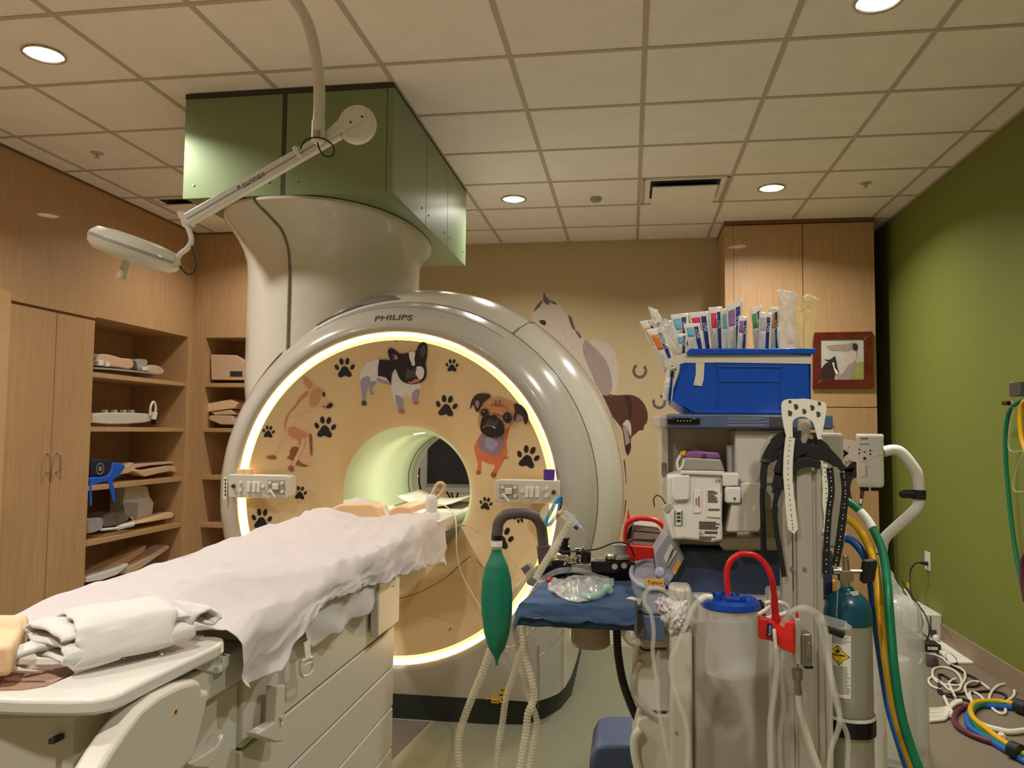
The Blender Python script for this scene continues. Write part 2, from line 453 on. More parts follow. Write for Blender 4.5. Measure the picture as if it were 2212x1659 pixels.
def vent(x0, x1, y0, y1, label):
    t = thing('ceiling_vent', ((x0+x1)/2, (y0+y1)/2, CEIL), label, 'vent')
    b = MB().use('ceiling_tile'); b.box((x0 + .01, y0 + .01, CEIL - .002), (x1 - .01, y1 - .01, CEIL)); b.build('surround', t)
    b = MB().use('black'); b.box((x0 + .055, y0 + .05, CEIL - .003), (x1 - .055, y1 - .14, CEIL - .001)); b.build('opening', t)
    b = MB().use('ceiling_grid')
    for a, c in (((x0, y0), (x1, y0 + .02)), ((x0, y1 - .02), (x1, y1)), ((x0, y0), (x0 + .02, y1)), ((x1 - .02, y0), (x1, y1))):
        b.box((a[0], a[1], CEIL - .004), (c[0], c[1], CEIL))
    b.build('frame', t)
    b = MB().use('ceiling_tile')
    m = .07
    b.ring([[(x0 + m + e, y0 + .10 + e, z), (x1 - m - e, y0 + .10 + e, z), (x1 - m - e, y1 - .03 - e, z), (x0 + m + e, y1 - .03 - e, z)] for z, e in ((CEIL - .034, 0), (CEIL - .026, 0), (CEIL - .004, .05))]); b.build('deflector_plate', t)
vent(.085, .665, 5.31, 5.9, 'square air vent with drop plate and black gap, between two downlights')
vent(-3.56, -2.98, 5.31, 5.9, 'partly hidden air vent left of the green duct box')

# ================================================================ DUCT BOX
t = thing('duct_housing', (-1.7, 4.5, 2.535), 'olive green metal duct box hanging from ceiling above scanner', 'duct box')
ZB = 2.535; bx0, bx1, by0, by1 = -2.255, -1.152, 3.65, 5.4
b = MB().use('duct_green'); b.box((bx0 + .01, by0 + .012, ZB + .004), (bx1 - .012, by1, CEIL - .006)); b.build('body', t)
for (x0, x1) in ((bx0, -1.725), (-1.705, bx1 - .03)):
    b = MB().use('duct_green'); b.box((x0, by0, ZB), (x1, by0 + .012, CEIL - .03))
    b.build('front_panel', t, bevel=.003)
b = MB().use('seam'); b.box((-1.726, by0 - .001, ZB + .0), (-1.704, by0 + .01, CEIL - .03)); b.box((bx0, by0 - .002, CEIL - .03), (bx1, by0 + .012, CEIL - .006)); b.box((bx1 - .012, by0, CEIL - .018), (bx1, by1, CEIL - .006)); b.build('dark_joint', t)
b = MB().use('duct_green'); b.box((bx1 - .028, by0 - .001, ZB), (bx1 - .0, by0 + .02, CEIL - .03)); b.build('corner_trim', t, bevel=.002)
for (y0, y1, zb) in ((by0 + .022, 4.30, ZB), (4.306, 4.83, ZB), (4.836, by1, ZB)):
    b = MB().use('duct_green'); b.box((bx1 - .012, y0, zb), (bx1, y1, CEIL - .02)); b.build('side_panel', t, bevel=.002)
for x in (bx0 + .06, -1.79, -1.64, bx1 - .09):
    for z in (ZB + .07, CEIL - .11):
        b = MB().use('steel_rough'); b.cyl((x, by0 - .004, z), (x, by0 + .002, z), .006, n=10); b.build('screw', t)
for y in (4.22, 4.37, 4.76, 4.9, 5.3):
    b = MB().use('steel_rough'); b.cyl((bx1 - .002, y, ZB + .08), (bx1 + .004, y, ZB + .08), .006, n=10); b.build('screw', t)
# ================================================================ MRI SCANNER
GX, GZ = -1.14, 1.05
gan = thing('mri_scanner', (GX, 4.5, 0), 'large cream ring shaped mri scanner with glowing circular light', 'mri scanner')
def outline(r, b_, zb, Y, nA=44, nV=7, nB=12):
    th = PI - math.asin(min(.999, b_/r)); half = []
    for i in range(nA): a = th*i/nA; half.append((r*math.sin(a), GZ + r*math.cos(a)))
    z1 = GZ + r*math.cos(th)
    for i in range(nV): half.append((b_, z1 + (zb - z1)*i/nV))
    for i in range(nB + 1): half.append((b_*(1 - i/nB), zb))
    pts = half + [(-x, z) for x, z in reversed(half[1:-1])]
    return [Vector((GX + x, Y, z)) for x, z in pts]
def circ_like(r, Y, ref):
    return [Vector((GX + r*(p.x - GX)/math.hypot(p.x - GX, p.z - GZ), Y, GZ + r*(p.z - GZ)/math.hypot(p.x - GX, p.z - GZ))) for p in ref]
ref = outline(.87, .70, .115, 3.72)
SEC = [(.90, .73, 3.745), (.935, .765, 3.79), (.96, .80, 3.85), (.982, .82, 3.93)]
SEC2 = [(1.036, .83, 4.01), (1.079, .84, 4.10), (1.105, .845, 4.25), (1.115, .85, 4.45), (1.115, .85, 4.9), (1.10, .85, 5.1), (1.05, .84, 5.24), (.96, .82, 5.3)]
b = MB().use('gantry_shaded')  # bezel colour darkened for facing away from the lights
b.ring([circ_like(.803, 3.80, ref), circ_like(.803, 3.715, ref), circ_like(.812, 3.705, ref), circ_like(.83, 3.70, ref), outline(.865, .70, .115, 3.715)] + [outline(r, bb, .115, y) for r, bb, y in SEC] + [outline(.972, .815, .115, 3.935)], False, False)
b.build('front_bezel', gan, angle=60)
b = MB().use('gantry')
b.ring([outline(.972, .815, .115, 3.938), outline(.984, .825, .115, 3.945)] + [outline(r, bb, .115, y) for r, bb, y in SEC2] + [circ_like(.5, 5.32, ref), circ_like(.31, 5.32, ref)], False, False)
b.build('body_cover', gan, angle=60)
b = MB().use('kick')
kx = lambda y: .69 if y < 3.76 else (.76 if y < 3.9 else (.82 if y < 4.1 else .84))
P = [(GX - .84, 5.3), (GX - .84, 4.2), (GX - .80, 3.98), (GX - .74, 3.84), (GX - .66, 3.745), (GX - .5, 3.715), (GX + .5, 3.715), (GX + .66, 3.745), (GX + .74, 3.84), (GX + .80, 3.98), (GX + .84, 4.2), (GX + .84, 5.3)]
b.prism([(x, y, 0) for x, y in P], (0, 0, .118)); b.build('toe_kick', gan)
# light ring and inner face
RING = [(.800, .0), (.770, .012)]
b = MB().use('light_ring'); b.lathe([(.7995, 3.720), (.7995, 3.74), (.7995, 3.763), (.786, 3.767)], (GX, 0, GZ), (0, 1, 0), n=128)
b.build('light_ring', gan)
PROF = [(.787, 3.7675), (.772, 3.766), (.770, 3.742), (.764, 3.733), (.745, 3.741), (.70, 3.762), (.64, 3.785), (.56, 3.815), (.48, 3.85), (.42, 3.885), (.375, 3.92), (.352, 3.948), (.342, 3.965)]
def face_Y(r):
    if r >= PROF[0][0]: return PROF[0][1]
    for (r0, y0), (r1, y1) in zip(PROF, PROF[1:]):
        if r1 <= r <= r0: return y0 + (y1 - y0)*(r0 - r)/(r0 - r1)
    return PROF[-1][1]
def onface(px, py, off=.002):
    Y = 3.78
    for _ in range(12):
        p = onY(px, py, Y); Y = face_Y(min(.764, math.hypot(p.x - GX, p.z - GZ)))
    p = onY(px, py, Y - off); return p
b = MB().use('gantry_face'); b.lathe([(r, y) for r, y in PROF], (GX, 0, GZ), (0, 1, 0), n=128)
b.build('front_face', gan, angle=60)
b = MB().use('bore'); b.lathe([(.342, 3.965), (.335, 3.985), (.322, 4.02), (.312, 4.1), (.308, 4.3), (.308, 5.16), (.312, 5.2), (.33, 5.24)], (GX, 0, GZ), (0, 1, 0), n=96)
b.build('bore_tube', gan, angle=60)
b = MB().use('lamp_lens'); b.grid(lambda u, v: Vector((GX + .3065*math.sin(.5*(u - .5)), 4.35 + .03*v, GZ + .3065*math.cos(.5*(u - .5)))), 10, 1); b.build('bore_light', gan, solid=.002)
for yy, pw in ((4.4, 2.2), (4.85, 1.6)):
    l = bpy.data.lights.new('bore_glow', 'AREA'); l.shape = 'RECTANGLE'; l.size = .12; l.size_y = .12; l.energy = pw; l.color = (1, .96, .84)
    o = bpy.data.objects.new('bore_glow', l); C.objects.link(o); o.location = (GX + .02, yy, GZ + .295)
b = MB().use('black'); b.lathe([(.3075, 5.06), (.3055, 5.062), (.3055, 5.070), (.3075, 5.072)], (GX, 0, GZ), (0, 1, 0), n=96)
b.build('bore_joint', gan)
b = MB().use('black'); b.lathe([(.974, 3.934), (.985, 3.9385), (.974, 3.943)], (GX, 0, GZ), (0, 1, 0), n=128)
# seams on the cover (raised hairline joints)
def seam_on(fn, name, r=.003, m='seam', par=gan):
    s_ = MB().use(m); s_.tube(fn, r, 6, 4); s_.build(name, par)
def cover_pt(Y, a, off=0):   # a from top, clockwise, on the round part
    T = [(.865, 3.715)] + [(r, y) for r, _, y in SEC] + [(.984, 3.945)] + [(r, y) for r, _, y in SEC2]
    for (r0, y0), (r1, y1) in zip(T, T[1:]):
        if y0 <= Y <= y1: r = r0 + (r1 - r0)*(Y - y0)/max(1e-6, y1 - y0); break
    else: r = T[-1][0]
    return Vector((GX + (r + off)*math.sin(a), Y, GZ + (r + off)*math.cos(a)))
def arc_seam(Y, a0, a1, name, r=.003, m='seam', n=24): seam_on([cover_pt(Y, a0 + (a1 - a0)*i/n) for i in range(n + 1)], name, r, m)
arc_seam(3.94, math.radians(-95), math.radians(120), 'cover_joint', .0035, 'seam_soft', 40)
seam_on([cover_pt(3.94 + .34*i/10, math.radians(34)) for i in range(11)], 'cover_joint', .006, 'seam_soft')
arc_seam(3.80, math.radians(-28), math.radians(34), 'cover_joint', .0018, 'seam_soft')
seam_on([cover_pt(4.28, math.radians(a)) for a in range(34, 120, 4)], 'cover_joint', .0025, 'seam_soft')
seam_on([cover_pt(3.985, math.radians(a)) for a in range(-66, -12, 3)], 'column_joint', .007, 'seam')
# dark skylight strip on the crown
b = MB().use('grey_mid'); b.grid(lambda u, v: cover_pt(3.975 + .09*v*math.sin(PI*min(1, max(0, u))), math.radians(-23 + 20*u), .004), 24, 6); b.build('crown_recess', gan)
# side grip recesses on the right cover
for z0 in (1.21, .98):
    b = MB().use('seam_soft')
    pts = []
    for k in range(9):
        z = z0 - .03*math.sin(0) - .13*(k/8) + .0; yy = 4.62 + .03*math.sin(PI*k/8)
        rr = 1.1165; pts.append((GX + math.sqrt(max(0, rr*rr - (z - GZ)**2)), yy, z))
    b.tube(pts, .006, 6, 3); b.build('side_grip', gan)
# face panel joints
for P in ([(845, 1296), (900, 1282), (960, 1250), (1015, 1203), (1040, 1222), (1062, 1240)], [(845, 1185), (905, 1165), (960, 1170)],):
    seam_on([onface(x, y, .0) for x, y in P], 'face_joint', .002, 'seam_soft')
seam_on([onface(x, y, 0) for x, y in [(960, 1160), (978, 1140), (1000, 1133), (1020, 1138), (1032, 1148)]], 'face_joint', .005, 'gantry_face')
b = MB().use('seam_soft')
for px, py in ((856, 737), (973, 1358)): b = MB().use('seam_soft'); b.cyl(onface(px, py, .004), onface(px, py, -.002), .005, n=10); b.build('face_screw', gan)
# seam bottom right of the lower front, short white handle line
b = MB().use('seam_soft'); b.tube([onY(1163, 1395, 3.725), onY(1164, 1460, 3.722), onY(1163, 1530, 3.722)], .002, 6, 2); b.build('lower_joint', gan)
# logo
lt = text_mesh('PHILIPS', 'maker_lettering', 'grey_mid', .040, (0, 0, 0), (1, 0, 0), (0, 0, 1), gan, bold=.016, fitw=.192)
lo = onY(852, 687, 3.74) - Vector((GX, 0, GZ)); r0_ = math.hypot(lo.x, lo.z); a0_ = math.atan2(lo.x, lo.z)
BZ = [(.83, 3.70), (.865, 3.715), (.90, 3.745), (.935, 3.79), (.96, 3.85), (.982, 3.93)]
for v in lt.data.vertices:      # bend the lettering onto the bezel
    rr_ = r0_ + (v.co.z + ORG[gan.name].z); aa_ = a0_ + (v.co.x + ORG[gan.name].x)/r0_
    v.co = Vector((GX + rr_*math.sin(aa_), interp(BZ, rr_) - .0025, GZ + rr_*math.cos(aa_))) - ORG[gan.name]
# warning stickers on the lower front
st = MB().use('label_yellow')
for x0, y0, x1, y1 in ((1079, 1486, 1094, 1497), (1061, 1507, 1077, 1519), (1079, 1503, 1094, 1518)): pbox(st, x0, y0, x1, y1, 3.7115, 3.7165)
st.use('ink')
for x0, y0, x1, y1 in ((1081, 1489, 1092, 1491), (1081, 1493, 1090, 1494), (1079, 1501, 1094, 1504), (1063, 1514, 1075, 1516), (1038, 1513, 1058, 1515)): pbox(st, x0, y0, x1, y1, 3.7105, 3.713)
st.ball(onY(1086, 1511, 3.711), .008, 10, 6, (1, .2, 1))
st.use('label_orange'); st.prism(pY([(1062, 1508), (1076, 1508), (1069, 1495)], 3.711), (0, .003, 0)); st.prism(pY([(1046, 1511), (1056, 1511), (1051, 1503)], 3.711), (0, .003, 0))
st.build('warning_stickers', gan)

# chimney column and flare
def colring(z, a, bq, e, cx=-1.75, cy=4.47, n=96, tip=0):
    out = []
    for i in range(n):
        t_ = 2*PI*i/n; c_, s_ = math.cos(t_), math.sin(t_)
        x = a*abs(c_)**(2/e)*(1 if c_ > 0 else -1); y = bq*abs(s_)**(2/e)*(1 if s_ > 0 else -1)
        out.append(Vector((cx + x, cy + y, z)))
    return out
b = MB().use('gantry')
b.ring([colring(1.25, .25, .25, 2, -1.90, 4.3), colring(1.45, .38, .38, 2, -1.82, 4.38)] + [colring(z, a, q, e) for z, a, q, e in ((1.62, .50, .50, 2), (2.24, .50, .50, 2), (2.33, .501, .52, 2), (2.39, .507, .57, 2.05), (2.44, .515, .65, 2.1), (2.48, .525, .735, 2.2), (2.503, .532, .80, 2.25), (2.52, .535, .822, 2.3), (2.534, .535, .822, 2.3))], False, True)
colm = b.build('service_column', gan, angle=50)
def col_pt(z, off=.003):
    T = [(.9, .50), (2.24, .50), (2.33, .52), (2.39, .57), (2.44, .65), (2.48, .735), (2.503, .80), (2.534, .822)]
    for (z0, q0), (z1, q1) in zip(T, T[1:]):
        if z0 <= z <= z1: return 4.47 - (q0 + (q1 - q0)*(z - z0)/(z1 - z0)) - off
xs = onY(625, 600, 3.97).x
b = MB().use('seam_soft'); P = [(xs + .0, col_pt(1.78) + .001, 1.78)] + [(xs - (0 if z < 2.42 else (z - 2.42)*.55), col_pt(z) + .001, z) for z in (2.1, 2.24, 2.33, 2.38, 2.42, 2.46, 2.49, 2.515, 2.53)]
b.tube(P, .007, 8, 3); b.build('column_joint', colm)
b = MB().use('white'); p = onY(600, 440, 3.69); b.cyl(p, p + Vector((.01, 0, .02)), .01, .005); b.build('hook', colm)

# ---- control panels on the ring
def control_panel(pts, side, label):
    x0, y0, x1, y1 = pts
    a = onY((x0+x1)/2, (y0+y1)/2, 3.66)
    L = onY(x0, (y0+y1)/2, 3.66).x; R_ = onY(x1, (y0+y1)/2, 3.66).x; T = onY((x0+x1)/2, y0, 3.66).z; B = onY((x0+x1)/2, y1, 3.66).z
    r = .022; out = []
    sgn = 1 if side == 'L' else -1       # rounded corners on the side towards the bore
    def cr(cx, cz, a0):
        return [(cx + r*math.cos(math.radians(a0 + 15*i)), cz + r*math.sin(math.radians(a0 + 15*i))) for i in range(7)]
    if side == 'L': o = [(L, T), (L, B)] + cr(R_ - r, B + r, 270) + cr(R_ - r, T - r, 0)
    else: o = [(R_, B), (R_, T)] + cr(L + r, T - r, 90) + cr(L + r, B + r, 180)
    b = MB().use('offwhite'); b.prism([(x, 3.66, z) for x, z in o], (0, .075, 0)); t = b.build('control_panel', gan, bevel=.004); t['label'] = label
    fx = lambda u: L + (R_ - L)*(u if side == 'R' else 1 - u)
    fz = lambda v: T - (T - B)*v
    b = MB().use('grey_plastic'); b.prism([(fx(.08), 3.659, fz(.2)), (fx(.36), 3.659, fz(.2)), (fx(.36), 3.659, fz(.82)), (fx(.08), 3.659, fz(.82))], (0, .003, 0)); b.build('key_field', t)
    for u, v in ((.12, .33), (.32, .33), (.12, .7), (.32, .7), (.8, .35), (.8, .68), (.43, .5)):
        b = MB().use('white'); b.cyl((fx(u), 3.661, fz(v)), (fx(u), 3.652, fz(v)), .0085, .0075, 14); b.build('round_key', t)
    for u in (.5, .57, .66):
        b = MB().use('white'); b.box((fx(u) - .009, 3.652, fz(.75)), (fx(u) + .009, 3.661, fz(.3))); b.build('key', t, bevel=.002)
        b = MB().use('lamp_lens'); b.box((fx(u) - .0015, 3.6515, fz(.62)), (fx(u) + .0015, 3.653, fz(.56))); 
    b = MB().use('white_gloss'); b.box((fx(.22) - .016, 3.645, fz(.62)), (fx(.22) + .016, 3.66, fz(.36))); b.obox((fx(.22) - .01, 3.645, fz(.78)), ((1, 0, .8), (0, 1, 0), (-.8, 0, 1)), (.012, .01, .05)); b.build('lever', t, bevel=.003)
    b = MB().use('maroon'); b.cyl((fx(.91), 3.661, fz(.5)), (fx(.91), 3.650, fz(.5)), .0105, .009, 18); b.build('stop_button', t)
    return t
control_panel((493, 1026, 626, 1076), 'L', 'white control panel with keys left of the bore')
control_panel((1068, 1037, 1209, 1087), 'R', 'white control panel with keys right of the bore')
b = MB().use('label'); pbox(b, 483, 1030, 490, 1078, 3.695, 3.70); b.use('ink')
for k in range(5): pbox(b, 485, 1034 + k*8, 488, 1039 + k*8, 3.6935, 3.696)
b.build('side_label', gan)
for x0, l in ((511, 'small cream block on the left control panel, outer one'), (526, 'small cream block on the left control panel, inner one')):
    b = MB().use('peach'); pbox(b, x0, 1013, x0 + 15, 1026, 3.675, 3.71); tag(b.build('foam_block', bevel=.004), l, 'block')
p = onY(1186, 1037, 3.69); b = MB().use('purple_wrap'); b.lathe([(0, .0), (.026, 0), (.027, .045), (.026, .049), (.012, .049), (.012, .046), (0, .046)], (p.x, 3.695, p.z + .001), n=28)
tag(b.build('bandage_roll'), 'purple bandage roll standing on the right control panel', 'bandage roll')

# ---- behind the bore
t = thing('monitor', (-.6, 6.2, .9), 'dark wide monitor in pale frame seen through the bore', 'monitor')
b = MB().use('grey_plastic'); b.box((onY(905, 1000, 6.2).x, 6.2, onY(960, 1066, 6.2).z), (-.42, 6.26, onY(960, 900, 6.2).z)); b.build('frame', t, bevel=.006)
b = MB().use('screen'); b.box((onY(924, 1000, 6.2).x, 6.192, onY(960, 1045, 6.2).z), (-.50, 6.201, onY(960, 920, 6.2).z)); b.build('screen', t)
b = MB().use('grey_mid'); b.box((-1.25, 6.3, .5), (-.4, 6.36, 1.0)); 
b.box((-1.0, 6.26, .0), (-.9, 6.32, 1.2)); b.build('stand', t)
for P in ([(965, 1062), (975, 1080), (985, 1100)], [(975, 1064), (982, 1082), (990, 1064)], [(906, 1010), (905, 1040), (910, 1062)]):
    b = MB().use('gloss_black'); b.tube([onY(x, y, 6.12) for x, y in P], .008, 6, 3); b.build('cable', t)
t = thing('inspection_lamp', onY(893, 1040, 5.7), 'small glowing round lamp seen through the bore', 'lamp')
b = MB().use('lamp_lens'); b.ball(onY(894, 1028, 5.7), .042, sq=(.8, .5, 1.1)); b.build('bulb', t)
b = MB().use('lamp_reflector'); b.cyl(onY(886, 1028, 5.76), onY(880, 1030, 5.9), .05, .03); b.build('socket', t)
b = MB().use('grey_dark'); p = onY(884, 1030, 5.86); b.cyl((p.x, p.y, 0), p, .012); b.lathe([(0, .02), (.12, .018), (.13, 0)], (p.x, p.y, 0)); b.build('stand', t)
# ================================================================ PATIENT TABLE
TX0, TX1 = -1.415, -.865
tab = thing('patient_table', (-1.14, 2.2, 0), 'long cream patient table running from the lower left into the scanner bore', 'patient table')
b = MB().use('machine')     # pedestal with panel joints
zj = [0.02, .18, .33, .48, .63, .80]
for z0, z1 in zip(zj, zj[1:]): b.box((-1.39, 1.75, z0 + .003), (-.885, 2.94, z1 - .003))
b.use('seam'); b.box((-1.38, 1.76, .0), (-.895, 2.93, .80))
b.build('pedestal', tab, bevel=.004)
b = MB().use('machine'); b.box((-1.40, 1.3, .80), (-.872, 2.9, .875)); b.build('side_skirt', tab, bevel=.006)
b = MB().use('machine'); b.box((-1.40, 1.50, .30), (-.895, 1.76, .80)); b.build('recessed_body', tab, bevel=.02)
# near end body
b = MB().use('machine')
b.ring([[(x, y, z) for x, y in ((-1.62, 1.0), (-1.2, 1.17), (-.93, 1.24), (-.905, 1.275), (-.905, 1.34), (-.98, 1.56), (-1.62, 1.56))] for z in (.30, .80, .875, .89)])
b.build('end_body', tab, bevel=.01)
b = MB().use('ink'); pbox(b, 104, 1597, 115, 1608, 1.21, 1.25); b.build('latch_slot', tab)
# tabletop and cradle running into the bore
def trough(u, v, x0=TX0, x1=TX1, y0=1.75, y1=4.95):
    x = x0 + (x1 - x0)*u; return Vector((x, y0 + (y1 - y0)*v, .915 + .018*(2*u - 1)**4))
b = MB().use('offwhite')
b.ring([[(TX0, y, .875), (TX0, y, .93), (TX0 + .03, y, .935), (TX0 + .08, y, .922), (TX1 - .08, y, .922), (TX1 - .03, y, .935), (TX1, y, .93), (TX1, y, .875)] for y in (1.75, 3.5)])
b.ring([[(GX - .25, y, .875), (GX - .255, y, .93), (GX - .22, y, .935), (GX - .19, y, .922), (GX + .19, y, .922), (GX + .22, y, .935), (GX + .255, y, .93), (GX + .25, y, .875)] for y in (3.5, 4.95)])
b.build('tabletop', tab, bevel=.006)
b = MB().use('gantry')
b.prism([onX(x, y, -.888) for x, y in ((848, 1262), (845, 1300), (858, 1294), (880, 1275), (915, 1252), (940, 1225), (962, 1160), (930, 1150))], (-.46, 0, 0)); b.build('cradle_support', tab, bevel=.008)
b = MB().use('machine'); b.box((-.875, 2.62, .665), (-.845, 2.87, .88)); b.build('rail_bracket', tab, bevel=.006)
b = MB().use('bracket_shaded'); b.box((-.93, 2.87, .66), (-.87, 2.945, .88)); b.build('rail_bracket', tab, bevel=.006)  # end plate coloured darker in place of the shade on its face
b = MB().use('machine'); b.prism([onX(x, y, -.84) for x, y in ((600, 1482), (617, 1478), (615, 1590), (610, 1602), (598, 1604), (560, 1592), (556, 1584), (596, 1560))], (-.03, 0, 0)); b.build('rail_bracket', tab, bevel=.004)
b = MB().use('white'); b.tube([onX(x, y, -.836) for x, y in ((607, 1548), (611, 1556), (608, 1566))], .003, 6, 3); b.build('bracket_mark', tab)
b = MB().use('machine'); b.prism([onX(x, y, -.84) for x, y in ((484, 1585), (470, 1612), (440, 1632), (408, 1650), (420, 1659), (450, 1659), (480, 1620))], (-.03, 0, 0)); b.build('lower_fin', tab, bevel=.003)
# head end board
ZT = .922
outer = [onZ(x, y, ZT) for x, y in ((-80, 1505), (60, 1511), (150, 1512), (205, 1510), (246, 1502), (275, 1489), (330, 1461), (400, 1427), (470, 1394), (484, 1385), (483, 1378), (470, 1374), (425, 1373), (380, 1374))]
inner = [onZ(x, y, ZT) for x, y in ((340, 1385), (250, 1425), (170, 1450), (122, 1470), (95, 1482), (50, 1489), (0, 1490), (-80, 1486))]
b = MB().use('white_gloss'); b.prism([p - Vector((0, 0, .028)) for p in outer + inner], (0, 0, .028)); b.build('head_board', tab, bevel=.007, bseg=3)
b = MB().use('offwhite'); b.prism([onX(x, y, -.868) for x, y in ((240, 1510), (480, 1388), (480, 1452), (466, 1457), (415, 1441), (412, 1425), (330, 1480), (215, 1530))], (-.03, 0, 0)); b.build('board_skirt', tab, bevel=.005)
b = MB().use('white_gloss'); b.prism([onX(x, y, -.855) for x, y in ((484, 1418), (496, 1416), (495, 1438), (487, 1447), (474, 1456), (474, 1440), (483, 1436))], (-.02, 0, 0)); b.build('board_catch', tab, bevel=.003)
for cx, cy in ((307, 1418), (400, 1378)):
    b = MB().use('gantry')
    p = onZ(cx, cy, ZT); b.lathe([(.03, .0), (.034, .0015), (.038, .0)], p, n=24)
    b.lathe([(.0, .0005), (.03, .0005)], p, n=24)
    b.build('board_socket', tab)
b = MB().use('stain_pink'); P = [onZ(x, y, .905) for x, y in ((-120, 1440), (140, 1440), (160, 1456), (110, 1482), (50, 1494), (-120, 1494))]; b.prism(P, (0, 0, .004)); b.build('trough_liner', tab)
# wing cover
b = MB().use('machine')
wp = [(205, 1680), (240, 1622), (270, 1578), (305, 1532), (345, 1500), (390, 1477), (425, 1468), (437, 1472), (438, 1494), (456, 1489), (447, 1530), (430, 1600), (418, 1642), (360, 1700), (300, 1760), (200, 1760)]
b.prism([onX(x, y, -.835) for x, y in wp], (-.05, 0, 0)); b.build('wing_cover', tab, bevel=.012, bseg=3)
b = MB().use('label_orange'); b.prism([onX(x, y, -.8335) for x, y in ((384, 1525), (371, 1548), (384, 1541))], (-.001, 0, 0)); b.use('ink'); b.ball(onX(380, 1537, -.833), .004, 8, 6, (.2, 1, 1)); b.build('warning_triangle', tab)

# ---- white sheet
HEM = [(1.62, .815), (1.70, .80), (1.80, .80), (1.84, .83), (1.90, .855), (1.98, .87), (2.13, .89), (2.36, .885), (2.6, .855), (2.82, .84), (3.1, .82), (3.35, .80), (3.50, .80)]
ZTOP = [(1.56, .929), (1.64, .934), (1.74, .944), (1.9, .955), (2.4, .965), (3.0, .985), (3.3, .995), (3.5, .99)]
def nz(x, y, z=0): return noise.noise(Vector((x, y, z)))
def sheet(u, v, yoff=0):
    y0_ = 1.62 if u > .62 else 1.55 + .07*(u/.62)**2
    y = y0_ + (3.40 - y0_)*v
    zt = interp(ZTOP, y); hz = interp(HEM, y) + .012*nz(y*14, 3.1) + .006*nz(y*40, 1)
    xr = -.868 + .03*max(0, v - .8)/.2
    wk = min(1, (y - 1.5)*4); wr = .014*nz(u*3.2 + y*1.6, y*4.0) + .010*nz(u*9 + y*7, y*10, 5) + .016*(.35 - abs(nz(u*6 - y*2.6, y*1.5, 9))) + .010*(.3 - abs(nz(u*13 + y*3.1, y*3.4, 12)))
    if u < .06:
        t_ = u/.06; x = -1.435 + .03*t_; z = zt - .05*(1 - t_)**1.5
    elif u < .62:
        t_ = (u - .06)/.56; x = -1.405 + (xr + 1.405)*t_
        z = zt + wr*wk + .01*wk*math.sin(PI*t_)
        if v > .8:
            k = ((v - .8)/.2)**2; z += k*(.028*math.exp(-((t_ - .06)/.2)**2) - .055*math.exp(-((t_ - .52)/.2)**2) + .004*math.exp(-((t_ - .85)/.12)**2))
    else:
        t_ = (u - .62)/.38; a = min(1, t_*3)*PI/2
        fold = .017*math.sin(y*17 + 6*nz(y*3, 0))*t_ + .012*nz(y*8, t_*2)*t_ + .020*(.3 - abs(nz(y*11 + t_*2, t_*3, 4)))*t_
        x = xr + .036*math.sin(a) + fold*.8 + .004*t_
        z0 = zt + wr*(1 - t_)
        z = z0 - .04*(1 - math.cos(a)) - max(0, (z0 - .04 - hz))*max(0, (t_*3 - 1)/2)
        if t_*3 <= 1: pass
    if v > .985: z -= .01
    return Vector((x, y + .015*nz(u*7, 2)*(1 if v > .9 else 0), z))
b = MB().use('sheet'); b.grid(sheet, 110, 170)
o = b.build('bed_sheet', solid=.0015, angle=80); tag(o, 'crumpled white sheet spread over the patient table, hanging at the right', 'sheet')
HEM2 = [(1.98, .86), (2.03, .80), (2.12, .765), (2.2, .775), (2.5, .77), (2.65, .79), (2.8, .812), (2.84, .85)]
def sheet2(u, v):
    y = 1.98 + .86*v; hz = interp(HEM2, y) + .01*nz(y*18, 7)
    return Vector((-.853 + .012*math.sin(y*23)*u + .008*nz(y*9, u*3), y, .90 - (.90 - hz)*u))
b = MB().use('sheet_thin'); b.grid(sheet2, 14, 80)
o = b.build('paper_drape', solid=.001, angle=80); tag(o, 'thin translucent drape hanging below the bed sheet hem', 'drape')
t = thing('strap_buckle', onX(665, 1425, -.83), 'white buckle on short strap below the sheet hem', 'buckle')
b = MB().use('white'); b.ribbon([onX(662, 1385, -.835), onX(664, 1405, -.832), onX(667, 1428, -.83)], (0, 1, 0), .035, .002, 3); b.build('strap', t)
b = MB().use('white_gloss'); b.tube([onX(x, y, -.828) for x, y in ((650, 1430), (672, 1420), (676, 1440), (670, 1456), (655, 1461), (649, 1448), (650, 1430))], .0045, 8, 3); b.tube([onX(652, 1440, -.828), onX(674, 1430, -.828)], .003, 6, 1); b.build('frame', t)

# ---- towels
def folded(path, wd, w_, th, name, label, matn='towel', seg=10):
    mb = MB().use(matn); P = spline(path, seg); n = len(P); wd = Vector(wd).normalized(); NW = 16
    top, bot = [], []
    for i, p in enumerate(P):
        d = (P[min(i+1, n-1)] - P[max(i-1, 0)]).normalized(); nn = wd.cross(d).normalized(); r0 = []; r1 = []
        for k in range(NW + 1):
            s_ = (k/NW - .5)*w_
            q = p + wd*(s_*(1 + .05*nz(i*.13, 4))) + wd*(.006*nz(i*.25, s_*5)) + Vector((0, 0, .004*nz(s_*16, i*.3, 2)))
            e = th/2*(1 if 0 < k < NW else .4)
            r0.append(q + nn*e); r1.append(q - nn*e)
        top.append(r0); bot.append(r1)
    rings = [a + list(reversed(c)) for a, c in zip(top, bot)]
    mb.ring(rings)
    o = mb.build(name, sub=1, angle=80); return tag(o, label, 'towel')
c0 = onZ(240, 1400, .935)
ux = (onZ(330, 1415, .935) - onZ(150, 1455, .935)).normalized()     # along the long side
uy = Vector((-ux.y, ux.x, 0))
def tp(a, bb, h): return c0 + ux*a + uy*bb + Vector((0, 0, h))
L_ = .075
